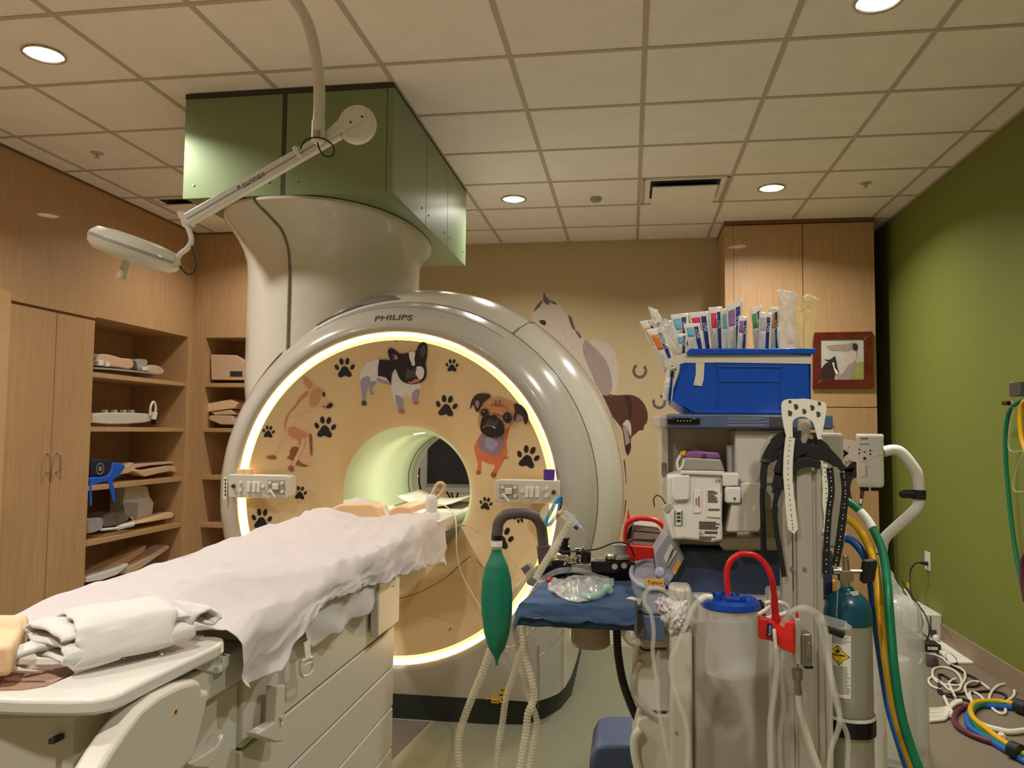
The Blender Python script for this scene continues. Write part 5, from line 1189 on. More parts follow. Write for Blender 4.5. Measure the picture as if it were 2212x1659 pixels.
PK = [(((1381, 694), (1412, 690), (1450, 800), (1437, 806)), 2.42, 'print_orange', 'orange printed airway pack leaning outermost left of the blue bin'),
      (((1395, 712), (1432, 706), (1462, 800), (1444, 806)), 2.37, 'print_orange', 'orange printed airway pack second from the left, leaning on the tape'),
      (((1448, 680), (1486, 676), (1490, 745), (1462, 750)), 2.52, 'print_cyan', 'pale blue airway pack at the back left of bin'),
      (((1476, 700), (1512, 698), (1522, 756), (1490, 757)), 2.40, 'print_cyan', 'pale blue airway pack in front left of bin with dark stripe'),
      (((1486, 676), (1530, 672), (1538, 757), (1508, 757)), 2.46, 'print_pink', 'pink airway pack third behind the front pale blue one'),
      (((1530, 664), (1560, 662), (1562, 757), (1540, 757)), 2.50, 'print_pink', 'pink airway pack left of the tall violet one'),
      (((1556, 668), (1580, 664), (1584, 757), (1560, 757)), 2.46, 'print_cyan', 'narrow blue white airway pack between pink and violet'),
      (((1568, 660), (1604, 646), (1602, 757), (1574, 757)), 2.44, 'print_violet', 'tall violet airway pack with torn peak in bin middle'),
      (((1596, 682), (1616, 684), (1612, 757), (1592, 757)), 2.40, 'print_violet', 'slim airway pack with blue stripe right of the violet one'),
      (((1620, 668), (1644, 658), (1652, 757), (1630, 757)), 2.46, 'print_green', 'green printed airway pack right of the bin middle'),
      (((1640, 674), (1668, 676), (1664, 757), (1638, 757)), 2.42, 'frosted', 'plain frosted airway pack between green and orange ones'),
      (((1660, 666), (1682, 662), (1684, 757), (1664, 757)), 2.46, 'print_orange', 'airway pack with small orange panel beside tall clear bag')]
for q in PK: pack(*q)
# torn end packs taped to the left
def bag(pts, Y, m, name, label, amp=.010, cat='bag', bulge=.02):
    b = MB().use(m); L_ = spline([(x, y, 0) for x, y in pts[0]], 5); R2 = spline([(x, y, 0) for x, y in pts[1]], 5); n = min(len(L_), len(R2))
    rings = []
    for i in range(n):
        l, r_ = L_[i], R2[i]; a = onY(l.x, l.y, Y); c = onY(r_.x, r_.y, Y); w_ = (c - a).length/2; mid = (a + c)/2; f = i/(n-1); d = max(.0025, bulge*min(1, f*2.2)*(1 if f < .9 else .8))
        ring = []
        for k in range(28):
            t_ = 2*PI*k/28; wob = 1 + amp*60*nz(math.cos(t_)*3, math.sin(t_)*3, i*.3)
            ring.append(mid + (c - a)/2*math.cos(t_) + Vector((amp*.8*nz(k*.5, i*.35, 6), d*math.sin(t_)*wob, amp*nz(k*.6, i*.4, 2))))
        rings.append(ring)
    b.ring(rings); o = b.build(name, angle=28); return tag(o, label, cat)
bag(([(1680, 628), (1683, 650), (1684, 680), (1678, 720), (1682, 757)], [(1722, 632), (1716, 655), (1716, 690), (1722, 725), (1724, 757)]), 2.40, 'film_cloudy', 'clear_pouch', 'tall clear plastic pouch standing near the right end of bin')
bag(([(1742, 636), (1734, 646), (1732, 662), (1718, 672), (1716, 700), (1726, 757)], [(1770, 647), (1756, 646), (1752, 662), (1764, 680), (1760, 715), (1752, 757)]), 2.42, 'yellow_bag', 'clear_pouch', 'yellowish plastic pouch at the right end of bin')
bag(([(1402, 666), (1406, 680), (1414, 700)], [(1404, 664), (1422, 676), (1430, 696)]), 2.40, 'label', 'torn_wrapper', 'white torn wrapper tip sticking up at far left', bulge=.006)
bag(([(1432, 692), (1424, 712), (1432, 740), (1460, 762)], [(1434, 688), (1452, 700), (1464, 730), (1470, 765)]), 2.36, 'film_cloudy', 'clear_pouch', 'milky clear pouch leaning at the left end of bin', bulge=.012)
pack(((1461, 722), (1484, 720), (1482, 762), (1464, 766)), 2.345, 'print_cyan', 'small white blue pack directly above the tape at the left bin corner')
pack(((1440, 800), (1458, 790), (1452, 868), (1430, 866)), 2.36, 'label', 'striped blue white pack hanging outside left end of the bin', txt=False)
# ---- straps hanging on the mast
ws = thing('head_strap', onY(1735, 880, 2.17), 'white rubber head strap with holes draped over the mast tube', 'strap')
YS2 = 2.185
outer_l = [(1690, 884), (1688, 872), (1692, 865), (1710, 862), (1735, 861), (1760, 863), (1784, 870), (1784, 890)]
strap_out = [(1702, 952), (1692, 915), (1688, 880), (1691, 867), (1702, 862), (1720, 862), (1740, 861), (1765, 866), (1784, 872), (1783, 900), (1776, 935), (1768, 950), (1762, 930), (1756, 912), (1744, 903), (1732, 900), (1718, 904), (1712, 915), (1712, 950)]
holes = [(1718, 879, 5), (1736, 889, 4.5), (1753, 881, 5), (1705, 893, 5), (1766, 895, 5), (1769, 872, 3.5), (1706, 868, 3)]
b = MB().use('cream_strap'); b.prism([onY(x, y, YS2) for x, y in smooth2d(strap_out, 3)], (0, .003, 0)); b.build('yoke', ws)
for x, y, r_ in holes:
    b = MB().use('grey_dark'); b.cyl(onY(x, y, YS2 - .0006), onY(x, y, YS2 + .002), r_*1.2/1699*YS2, n=18); b.build('hole', ws)
def strap(par, m, pts, wds, Y, name, hm='ink', nh=22, th=.003):
    b = MB().use(m); P = [onY(x, y, Y if not isinstance(Y, list) else Y[i]) for i, (x, y) in enumerate(pts)]
    b.ribbon(P, (1, .15, 0), [q/1699*2.2 for q in wds], th, 6); b.build(name, par)
    if nh:
        b = MB().use(hm); Q = spline(P, 8)
        for k in range(nh):
            q = Q[int((k + .5)/nh*(len(Q) - 1))]; b.cyl(q - Vector((0, th*.5 + .0008, 0)), q + Vector((0, .001, 0)), .0016, n=8)
        b.build('hole_row', par)
strap(ws, 'cream_strap', [(1707, 945), (1703, 985), (1702, 1030), (1706, 1080), (1710, 1120), (1713, 1145)], [19, 19, 19, 18, 20, 20, 19], 2.18, 'tail')
b = MB().use('cream_strap'); b.prism([onY(x, y, 2.1785) for x, y in ((1703.5, 1144), (1722.5, 1143), (1716, 1154))], (0, .003, 0)); b.build('tail_tip', ws)
strap(ws, 'cream_strap', [(1768, 945), (1772, 975), (1781, 1010), (1784, 1050), (1785, 1090), (1788, 1120), (1782, 1150)], [14, 12, 12, 14, 15, 14, 10], 2.20, 'tail')
bs = thing('mask_harness', onY(1720, 960, 2.28), 'black rubber mask harness with long tails hanging on the mast', 'harness')
b = MB().use('rubber_black')
for P, wds, yy in (([(1730, 944), (1700, 942), (1672, 962), (1654, 996), (1649, 1030), (1650, 1056)], [26, 26, 20, 14, 12], 2.195), ([(1735, 962), (1706, 976), (1690, 1008), (1680, 1040), (1676, 1066)], [34, 34, 28, 20, 16], 2.190),
                   ([(1660, 990), (1690, 975), (1725, 972), (1760, 976), (1790, 992)], [22, 26, 30, 26, 16], 2.197), ([(1684, 1056), (1698, 1030), (1718, 1008), (1745, 999), (1772, 1006)], [16, 18, 18, 16], 2.186), ([(1745, 948), (1772, 962), (1796, 985), (1824, 1016)], [26, 22, 18, 14], 2.199)):
    b.ribbon([onY(x, y, yy) for x, y in P], (.3, 0, 1), [q/1699*2.2 for q in wds], .004, 7)
b.build('crown_piece', bs, bevel=.001)
b = MB().use('steel'); b.cyl(onY(1752, 944, 2.185), onY(1752, 944, 2.195), .006, n=14); b.build('snap', bs)
for args in (([(1650, 1030), (1647, 1070), (1648, 1120), (1650, 1200)], [11, 11, 12], 2.23, 0), ([(1684, 1050), (1674, 1090), (1676, 1140), (1685, 1190), (1694, 1246)], [12, 10, 10, 10], 2.188, 0), ([(1772, 1000), (1768, 1060), (1766, 1120), (1764, 1190)], [15, 15, 15], 2.23, 0),
             ([(1792, 1010), (1796, 1060), (1790, 1110), (1786, 1170), (1784, 1240)], [14, 13, 13, 14], 2.20, 20), ([(1822, 1020), (1826, 1060), (1820, 1120), (1812, 1180), (1804, 1222)], [15, 15, 16, 16], 2.22, 22)):
    strap(bs, 'rubber_black', args[0], args[1], args[2], 'tail', hm='label', nh=args[3])
b = MB().use('grey_mid'); b.prism([onY(x, y, 2.21) for x, y in ((1770, 960), (1790, 975), (1800, 985), (1818, 1010), (1800, 1008), (1775, 990))], (0, .003, 0)); b.build('grey_flap', bs)
# ================================================================ BREATHING BAG, TRAY AND ARM LEFT OF THE MACHINE
YG = 2.36
gb = thing('breathing_bag', onY(1074, 1430, YG), 'dark green breathing bag hanging from the grey gooseneck pipe', 'breathing bag')
top = onY(1073, 1183, YG); bot = onY(1073, 1428, YG); L0 = (top - bot).length
def bagw(f):  # f from the bottom
    T = [(0, .004), (.03, .008), (.045, .010), (.12, .026), (.25, .039), (.42, .0465), (.58, .0475), (.72, .044), (.84, .034), (.92, .022), (.96, .016), (1, .0155)]
    return interp(T, f)
b = MB().use('green_bag'); rings = []
for i in range(61):
    f = i/60; r = bagw(f); c = bot.lerp(top, f); rr = []
    for k in range(36):
        t_ = 2*PI*k/36; cre = 1 - .07*math.exp(-((math.cos(t_ - .9) - 1)/.02)**2)*math.sin(PI*f) - .04*math.exp(-((math.cos(t_ + 2.0) - 1)/.02)**2)
        rr.append(c + Vector((r*math.cos(t_)*cre, r*.82*math.sin(t_)*cre*-1, 0)))
    rings.append(rr)
b.ring(rings); b.build('bladder', gb, angle=70)
b = MB().use('clear_milky'); b.cyl(onY(1073, 1186, YG), onY(1073, 1163, YG), .0165, .0155, 24); b.use('white'); b.cyl(onY(1073, 1180, YG), onY(1073, 1168, YG), .0168, n=24); b.build('collar', gb)
b = MB().use('green_bag'); b.cyl(bot + Vector((0, 0, .004)), bot - Vector((0, 0, .012)), .0045, .004, 12); b.build('tail_plug', gb)
gn = thing('gooseneck_pipe', onY(1178, 1215, 2.4), 'brown grey inverted U pipe holding the green bag', 'pipe')
b = MB().use('gooseneck'); b.tube([onY(x, y, Y) for x, y, Y in ((1073, 1165, YG), (1074, 1150, YG), (1077, 1130, YG), (1090, 1114, YG), (1110, 1109, YG), (1135, 1109, YG + .01), (1155, 1116, YG + .02), (1168, 1135, YG + .03), (1172, 1160, YG + .04), (1176, 1200, YG + .04))], .0165, 16, 7); b.build('pipe', gn)
b = MB().use('gooseneck'); b.cyl(onY(1174, 1178, YG + .04), onY(1178, 1222, YG + .04), .0215, .020, 20); b.build('socket', gn, bevel=.002)
b = MB().use('gloss_black'); b.cyl(onY(1073, 1166, YG), onY(1073, 1156, YG), .0172, n=20); b.build('end_band', gn)
# valve arm clutter
va = thing('valve_arm', onY(1280, 1240, 2.62), 'black metal arm carrying chrome breathing valves behind the blue tray', 'valve arm')
pb('gloss_black', 1276, 1214, 1372, 1238, 2.62, 2.72, 'arm', va, bevel=.003)
pb('steel_rough', 1232, 1218, 1277, 1236, 2.60, 2.70, 'arm_end', va, bevel=.003)
b = MB().use('grey_mid'); b.prism([onY(x, y, 2.55) for x, y in ((1124, 1228), (1140, 1218), (1152, 1232), (1165, 1250), (1150, 1268), (1138, 1262), (1136, 1245))], (0, .04, 0)); b.build('clamp', va, bevel=.003)
b = MB().use('gloss_black'); b.prism([onY(x, y, 2.58) for x, y in ((1160, 1232), (1185, 1212), (1215, 1212), (1235, 1225), (1230, 1245), (1180, 1252), (1165, 1250))], (0, .08, 0)); b.build('manifold', va, bevel=.01)
pb('black', 1150, 1236, 1370, 1256, 2.66, 2.76, 'lower_bar', va, bevel=.003)
for px, py, m in ((1328, 1224, 'grey_plastic'), (1348, 1222, 'chrome')):
    b = MB().use(m); b.cyl(onY(px, py, 2.616), onY(px, py, 2.63), .0095, n=20); b.build('knob', va)
for px, py, r in ((1213, 1204, .024), (1234, 1208, .028)):
    b = MB().use('chrome'); p = onY(px, py + 6, 2.62); b.lathe([(0, 0), (r, .0), (r, .004), (r*.9, .007), (r, .010), (r*.96, .016), (r*.7, .02), (0, .021)], p, n=32); b.build('valve_cap', va)
for px, py, r, h in ((1296, 1213, .030, .012), (1320, 1205, .022, .014)):
    b = MB().use('steel'); p = onY(px, py, 2.66); b.lathe([(0, 0), (r, .0), (r, .006), (r*.8, h), (0, h)], p, n=32); b.build('valve_dome', va)
b = MB().use('grey_plastic'); p = onY(1337, 1206, 2.68); b.lathe([(0, 0), (.036, 0), (.036, .008), (.024, .014), (.023, .034), (.027, .046), (.02, .05), (0, .05)], p, n=32); b.build('pressure_knob', va)
b = MB().use('gloss_black'); p = onY(1220, 1200, 2.68); b.lathe([(0, 0), (.020, 0), (.019, .03), (.013, .034), (.012, .052), (.017, .054), (.016, .06), (0, .062)], p, n=24); b.build('black_turret', va)
b = MB().use('gloss_black'); p = onY(1265, 1214, 2.62); b.lathe([(0, 0), (.017, 0), (.018, .03), (.012, .036), (0, .037)], p, n=20); b.cyl(onY(1244, 1192, 2.66), onY(1262, 1190, 2.66), .011, n=14); b.build('black_post', va)
b = MB().use('steel_rough'); b.cyl(onY(1275, 1232, 2.60), onY(1274, 1228, 2.62), .006, n=10); b.build('thumb_screw', va)
tubeobj([(1205, 1190, 2.56), (1222, 1192, 2.56), (1250, 1190, 2.56), (1290, 1186, 2.56), (1322, 1174, 2.56), (1345, 1172, 2.56), (1362, 1182, 2.58), (1370, 1202, 2.6)], .0026, 'cable_black', 'sensor_cable', 'thin black cable arching over the chrome valves', 'cable')
tubeobj([(1414, 1094, 2.40), (1412, 1078, 2.38), (1420, 1070, 2.36), (1430, 1076, 2.34), (1438, 1088, 2.33), (1450, 1094, 2.33)], .0018, 'cable_black', 'sensor_cable', 'small black wire loop left of the vaporizer', 'cable')
# tray with blue drape
ZTR = .886
tr = thing('instrument_tray', (-.14, 2.4, ZTR), 'small tray under a wrinkled dark blue surgical drape beside the machine', 'tray')
b = MB().use('navy'); b.box((-.300, 2.235, ZTR - .022), (.02, 2.58, ZTR - .006)); b.build('tray_plate', tr, bevel=.004)
def drape(u, v):
    x = -.318 + .335*u + .008*nz(v*5, 1); y = 2.60 - .385*min(1, v/.72); z = ZTR + .004 + .006*nz(x*10, y*10) + .005*nz(x*34, y*9, 3)
    if v > .72:
        t_ = (v - .72)/.28; y = 2.215 - .01*math.sin(t_*PI/2) + .006*nz(x*20, t_*2); z -= .008*(t_*2 if t_ < .5 else 1) + (.036 + .010*nz(x*9, 3) + .008*nz(x*30, 8))*t_
    if u < .04: z -= .03*(1 - u/.04)
    return Vector((x + .05*(1-u)*(1 if v < .72 else 1)*(1 - min(1, v/.72))*.8, y, z))
b = MB().use('blue_cloth'); b.grid(drape, 60, 50); b.build('drape', tr, solid=.003, angle=80)
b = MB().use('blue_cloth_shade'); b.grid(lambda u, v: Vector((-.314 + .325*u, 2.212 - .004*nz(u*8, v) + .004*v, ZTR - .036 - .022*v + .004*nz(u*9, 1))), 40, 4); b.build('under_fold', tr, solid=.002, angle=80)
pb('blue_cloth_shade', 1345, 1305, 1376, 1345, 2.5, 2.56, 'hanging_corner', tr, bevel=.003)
b = MB().use('alu'); b.box((.0, 2.38, ZTR - .05), (.09, 2.44, ZTR - .02)); b.build('tray_arm', tr, bevel=.003)
# pouch with pale green mask
ps = thing('plastic_pouch', onZ(1255, 1290, ZTR + .01), 'crinkled clear plastic pouch with pale green mask lying on blue drape', 'pouch')
b = MB().use('film_cloudy')
def pouch(u, v):
    ux = 1183 + 143*u; top_ = 1246 + 4*math.sin(u*9) ; bo = 1262 + 38*math.sin(PI*min(1, u*.9 + .08)) 
    q = onZ(ux, top_ + (bo - top_)*v, ZTR + .012); return q + Vector((0, 0, .026*math.sin(PI*u)*math.sin(PI*v)*(1 + .5*nz(u*7, v*5)) + .006*nz(u*14, v*9, 4)))
b.grid(pouch, 40, 22); b.build('film', ps, solid=.001, angle=50)
mat('mask_green', (176, 222, 200), .3, alpha=.5)
b = MB().use('mask_green'); b.tube([onZ(x, y, ZTR + .022) for x, y in ((1250, 1282), (1265, 1288), (1285, 1287), (1302, 1280), (1310, 1270), (1318, 1274))], [.006, .009, .010, .009, .013, .010], 12, 5); b.build('mask_tube', ps)
tubeobj([(1160, 1262, 2.40), (1180, 1246, 2.43), (1205, 1234, 2.45), (1235, 1231, 2.46), (1262, 1235, 2.46), (1290, 1246, 2.46), (1315, 1252, 2.46)], .0085, 'clear', 'clear_tube', 'thick clear tube arching across the back of blue drape')
b = MB().use('red'); b.cyl(onY(1184, 1256, 2.41), onY(1190, 1250, 2.42), .006, n=10); b.build('red_cap', ps)
# hanging pot
pt = thing('absorber_cup', onY(1276, 1398, 2.46), 'pinkish grey cup hanging below the blue draped tray', 'cup')
p = onY(1276, 1396, 2.46); b = MB().use('pot'); b.lathe([(0, 0), (.050, .001), (.0585, .008), (.0595, .016), (.057, .05), (.056, .10), (.054, .11), (0, .11)], p, n=40); b.build('cup', pt)
b = MB().use('steel'); b.tube([onY(1235, 1338, 2.42), onY(1234, 1370, 2.42), onY(1238, 1390, 2.42)], .003, 8, 3); b.tube([onY(1205, 1350, 2.43), onY(1233, 1357, 2.43)], .003, 8, 1); b.build('bracket', pt)
# corrugated hoses
def corr(pts, r, name, label, m='corrugated', amp=.10, pitch=.0095):
    b = MB().use(m); b.tube([onY(x, y, Y) for x, y, Y in pts], r, 14, 5, corr=amp, pitch=pitch); return tag(b.build(name, angle=80), label, 'breathing hose')
corr([(1231, 1127, 2.3), (1210, 1162, 2.3), (1187, 1200, 2.28), (1170, 1228, 2.26), (1157, 1252, 2.25)], .0105, 'corrugated_hose', 'ribbed clear hose slanting down from the Y connector to blue tray')
corr([(1168, 1212, 2.44), (1150, 1234, 2.44), (1132, 1254, 2.44), (1108, 1282, 2.44), (1098, 1320, 2.44), (1107, 1350, 2.44), (1118, 1391, 2.44), (1125, 1439, 2.44), (1136, 1483, 2.44), (1148, 1520, 2.44), (1160, 1560, 2.44), (1151, 1611, 2.44), (1140, 1680, 2.44), (1130, 1800, 2.44)], .0095, 'corrugated_hose', 'ribbed hose passing behind the green bag and hanging to floor')
corr([(1132, 1316, 2.29), (1130, 1362, 2.29), (1136, 1417, 2.29), (1150, 1476, 2.29), (1154, 1509, 2.3), (1141, 1540, 2.3), (1136, 1582, 2.3), (1127, 1637, 2.3), (1120, 1700, 2.3), (1120, 1800, 2.3)], .0105, 'corrugated_hose', 'ribbed hose hanging from front left corner of the blue tray')
corr([(1147, 1330, 2.36), (1136, 1380, 2.36), (1121, 1417, 2.36), (1107, 1465, 2.37), (1093, 1509, 2.38), (1085, 1564, 2.39), (1075, 1619, 2.4), (1070, 1700, 2.4), (1072, 1790, 2.4)], .0095, 'corrugated_hose', 'ribbed hose crossing left behind others below the blue tray')
corr([(1060, 1402, 2.38), (1042, 1454, 2.38), (1022, 1501, 2.38), (1001, 1556, 2.38), (990, 1600, 2.38), (992, 1652, 2.38), (1002, 1720, 2.38), (1020, 1800, 2.38)], .0115, 'corrugated_hose', 'leftmost ribbed hose coming down from behind the green bag')
corr([(1333, 1330, 2.5), (1333, 1380, 2.5), (1336, 1420, 2.5), (1345, 1470, 2.5), (1360, 1515, 2.5), (1376, 1552, 2.5), (1400, 1600, 2.5)], .0125, 'black_hose', 'black ribbed hose curving down under the tray to the machine', m='rubber_black', amp=.07)
yc = thing('circuit_elbow', onY(1215, 1115, 2.3), 'clear plastic breathing circuit connector above the blue tray', 'connector')
b = MB().use('clear_milky'); b.cyl(onY(1213, 1105, 2.3), onY(1245, 1132, 2.3), .014, .010, 18); b.cyl(onY(1238, 1112, 2.3), onY(1228, 1135, 2.3), .009, .012, 16); b.cyl(onY(1243, 1130, 2.3), onY(1256, 1140, 2.3), .005, n=12); b.build('elbow', yc)
b = MB().use('label_orange'); b.cyl(onY(1206, 1110, 2.295), onY(1216, 1104, 2.295), .007, n=12); b.cyl(onY(1214, 1103, 2.29), onY(1220, 1095, 2.29), .0035, n=8); b.build('orange_clip', yc)
b = MB().use('navy_print'); b.cyl(onY(1241, 1136, 2.28), onY(1249, 1142, 2.28), .0065, n=12); b.build('blue_cap', yc)
fm = thing('face_mask', onY(1190, 1135, 2.3), 'clear face mask with blue rim seen edge on beside the pipe', 'mask')
b = MB().use('mask_blue'); b.tube([onY(x, y, 2.31) for x, y in ((1212, 1072), (1203, 1082), (1190, 1104), (1180, 1126), (1182, 1134), (1192, 1128), (1203, 1112), (1210, 1092), (1212, 1072))], .006, 10, 6); b.build('rim', fm)
b = MB().use('film'); b.grid(lambda u, v: onY(1210 - 32*v - 26*math.sin(PI*v)*u, 1072 + 60*v, 2.32 + .03*math.sin(PI*v)*u), 8, 12); b.build('dome', fm, solid=.001)
tubeobj([(1213, 1074, 2.3), (1212, 1090, 2.3), (1208, 1104, 2.3)], .0015, 'cable_black', 'mask_string', 'thin string between the blue mask rim and orange clip', 'string')
tubeobj([(1252, 1138, 2.3), (1262, 1150, 2.32), (1266, 1165, 2.35), (1260, 1180, 2.4), (1252, 1190, 2.5)], .0022, 'cable_white', 'sampling_line', 'thin white sampling line curving down to chrome valves', 'tube')
tubeobj([(1195, 1350, 2.5), (1222, 1338, 2.5), (1215, 1365, 2.5), (1200, 1385, 2.5), (1178, 1408, 2.5), (1165, 1417, 2.5)], .0016, 'cable_white', 'sampling_line', 'thin white line looping below the tray left of the cup', 'tube')
tubeobj([(1080, 1421, 2.36), (1092, 1432, 2.37), (1106, 1435, 2.4)], .0018, 'cable_white', 'sampling_line', 'short thin white line at the bottom of green bag', 'tube')
# red basket with trays, behind
rb = thing('red_basket', onY(1390, 1200, 2.80), 'red plastic carrier with arched handle standing behind the machine console', 'basket')
pp('red_bright', [(1346, 1165), (1352, 1178), (1440, 1184), (1440, 1210), (1360, 1212), (1350, 1200)], 2.82, .2, 'body', rb, bevel=.004)
b = MB().use('red_bright'); b.tube([onY(x, y, 2.82) for x, y in ((1350, 1180), (1350, 1150), (1356, 1130), (1372, 1121), (1395, 1120), (1415, 1124), (1430, 1134), (1440, 1152), (1444, 1170))], [.009, .010, .013, .011, .0105, .0105, .0105], 12, 6, flat=.8); b.use('red_bright'); b.cyl(onY(1358, 1132, 2.82), onY(1357, 1102, 2.82), .010, .001, 12); b.build('handle', rb)
b = MB().use('black'); b.prism([onY(x, y, 2.83) for x, y in ((1352, 1168), (1358, 1142), (1368, 1132), (1362, 1164))], (0, .05, 0)); b.build('grip', rb)
for pts in ([(1370, 1133), (1420, 1138), (1432, 1152), (1366, 1146)], [(1364, 1148), (1434, 1154), (1438, 1166), (1360, 1164)], [(1354, 1168), (1432, 1174), (1434, 1184), (1352, 1178)]):
    pp('alu', pts, 2.85, .14, 'metal_tray', rb, bevel=.002)
b = MB().use('clear'); b.tube([onY(x, y, 2.80) for x, y in ((1352, 1118), (1346, 1136), (1344, 1160), (1344, 1180))], .004, 8, 4, corr=.3, pitch=.012); b.build('film_edge', rb)

# ================================================================ RIGHT OF THE MACHINE
YO = 2.36
ox = thing('gas_cylinder', onY(1832, 1650, YO), 'silver gas cylinder with teal shoulder strapped behind the machine', 'gas cylinder')
c = onY(1831, 1340, YO); r = .0635; zt = onY(1831, 1272, YO).z; zs = onY(1831, 1342, YO).z
b = MB().use('silver_paint'); b.lathe([(0, .07), (r*.9, .07), (r, .09), (r, zs)], (c.x, YO, 0), n=40); b.build('barrel', ox)
b = MB().use('teal_tank'); hh = zt - zs; b.lathe([(r + .0004, zs - .004)] + [(r*math.cos(a)**.8 if a < 1.3 else r*.3, zs + .25*hh + .72*hh*math.sin(a)) for a in [0, .2, .4, .6, .8, 1.0, 1.15, 1.25]] + [(r*.26, zt + .002), (r*.24, zt + .008), (0, zt + .008)], (c.x, YO, 0), n=40); b.build('shoulder', ox)
b = MB().use('steel'); b.cyl((c.x - .004, YO, zt), (c.x - .004, YO, zt + .035), .0125, .014, 18); b.box((c.x - .022, YO - .014, zt + .022), (c.x + .014, YO + .014, zt + .052)); b.cyl(onY(1799, 1234, YO), onY(1817, 1234, YO), .010, .012, 18); b.cyl(onY(1828, 1230, YO), onY(1826, 1200, YO), .009, .008, 14); b.cyl(onY(1836, 1235, YO), onY(1866, 1235, YO), .006, n=12); b.build('valve', ox, bevel=.001)
b = MB().use('rubber_black'); b.prism([onY(x, y, YO - .015) for x, y in ((1868, 1212), (1894, 1209), (1896, 1218), (1890, 1256), (1866, 1262), (1862, 1256))], (0, .03, 0)); b.build('t_handle', ox, bevel=.004)
b = MB().use('label')
def cyl_patch(mb, x0, x1, y0, y1, off=.0008, nn=10):
    def f(u, v):
        p = onY(x0 + (x1 - x0)*u, y0 + (y1 - y0)*v, YO - r); dx = max(-r*.97, min(r*.97, p.x - c.x)); return Vector((c.x + dx*1.0, YO - math.sqrt(max(0, (r + off)**2 - dx*dx)), p.z))
    mb.grid(f, nn, 2)
cyl_patch(b, 1787, 1838, 1374, 1510); b.build('label_sheet', ox)
b = MB().use('ink_soft'); rr = random.Random(5)
for k in range(4): cyl_patch(b, 1802, 1802 + rr.randint(22, 33), 1378 + k*4, 1379.6 + k*4, .0014, 4)
for k in range(16): cyl_patch(b, 1800, 1836 - rr.randint(0, 6), 1442 + k*3.8, 1443.6 + k*3.8, .0014, 5)
b.build('label_print', ox)
b = MB()
def cylp(x, y, off):
    p = onY(x, y, YO - r); dx = max(-r*.97, min(r*.97, p.x - c.x)); return Vector((c.x + dx, YO - math.sqrt((r + off)**2 - dx*dx), p.z))
for m, pts, o_ in (('ink', ((1812, 1396), (1836, 1420), (1814, 1440), (1791, 1416)), .0015), ('label_yellow', ((1812, 1399), (1833, 1420), (1814, 1437), (1794, 1416)), .0022)):
    b.use(m); v, f = tess(pts, 6); b.add([cylp(x, y, o_) for x, y in v], f)
b.use('ink')
for x0, x1, y0, y1 in ((1801, 1826, 1416, 1419), (1812, 1814, 1430, 1433)): v, f = tess(((x0, y0), (x1, y0), (x1, y1), (x0, y1)), 6); b.add([cylp(x, y, .003) for x, y in v], f)
v, f = tess(((1812, 1401), (1816, 1408), (1813, 1413), (1809, 1413), (1807, 1408), (1811, 1406)), 6); b.add([cylp(x, y, .003) for x, y in v], f)
b.build('hazard_diamond', ox)
b = MB().use('gloss_black'); z0 = onY(1831, 1578, YO).z; z1 = onY(1831, 1545, YO).z; b.lathe([(r + .001, z0), (r + .006, z0), (r + .006, z1), (r + .001, z1)], (c.x, YO, 0), n=40); b.build('strap', ox)
b = MB().use('white'); b.lathe([(r + .001, z1 + .001), (r + .0055, z1 + .001), (r + .0045, z1 + .01)], (c.x, YO, 0), n=40); b.build('bracket_ring', ox)
b = MB().use('label'); b.prism([onY(x, y, YO - .045) for x, y in ((1835, 1279), (1852, 1277), (1856, 1285), (1842, 1287))], (0, .002, 0)); b.build('tag', ox)
b = MB().use('steel')
for k in range(24): b.ball(onY(1810 - .12*k, 1256 + 3.4*k, YO - .068), .0022, 6, 5)
o = b.build('bead_chain', ox)
b = MB().use('yellow'); pbox(b, 1779, 1254, 1806, 1278, 2.5, 2.54); b.build('yellow_cap', am, bevel=.004)
# hoses
gas = lambda P, r, m, n, l: tubeobj(P, r, m, n, l, 'hose', 14, 7)
gh = gas([(1790, 1076, 2.62), (1812, 1076, 2.62), (1836, 1086, 2.6), (1862, 1108, 2.57), (1884, 1140, 2.54), (1902, 1178, 2.5), (1912, 1220, 2.46), (1918, 1280, 2.4), (1924, 1360, 2.36), (1932, 1450, 2.32), (1946, 1540, 2.3), (1966, 1610, 2.28), (1988, 1670, 2.26), (2010, 1740, 2.26)], .0125, 'green_hose', 'gas_hose', 'green gas hose curving from the machine back down to the floor')
b = MB().use('label'); b.tube([onY(x, y, Y) for x, y, Y in ((1858, 1105, 2.573), (1872, 1121, 2.556), (1885, 1141, 2.538))], .0135, 14, 5); b.build('hose_label', gh)['label'] = 'white label sleeve'
yh = gas([(1815, 1118, 2.62), (1832, 1122, 2.6), (1852, 1138, 2.57), (1872, 1168, 2.54), (1886, 1205, 2.5), (1894, 1250, 2.47), (1900, 1310, 2.43), (1908, 1380, 2.4), (1918, 1450, 2.36), (1932, 1530, 2.33), (1952, 1600, 2.3), (1975, 1665, 2.3), (1995, 1730, 2.3)], .0125, 'yellow', 'gas_hose', 'yellow gas hose curving between the blue and green ones')
bh = gas([(1822, 1162, 2.6), (1840, 1168, 2.58), (1858, 1186, 2.56), (1872, 1210, 2.54), (1880, 1245, 2.52), (1887, 1300, 2.5), (1896, 1370, 2.47), (1908, 1450, 2.44), (1922, 1530, 2.4), (1942, 1600, 2.38), (1965, 1670, 2.37)], .0125, 'blue_hose', 'gas_hose', 'blue gas hose left of the yellow one behind cylinder handle')
b = MB().use('white'); b.cyl(onY(1812, 1158, 2.61), onY(1828, 1163, 2.595), .014, n=16); b.build('hose_fitting', bh)
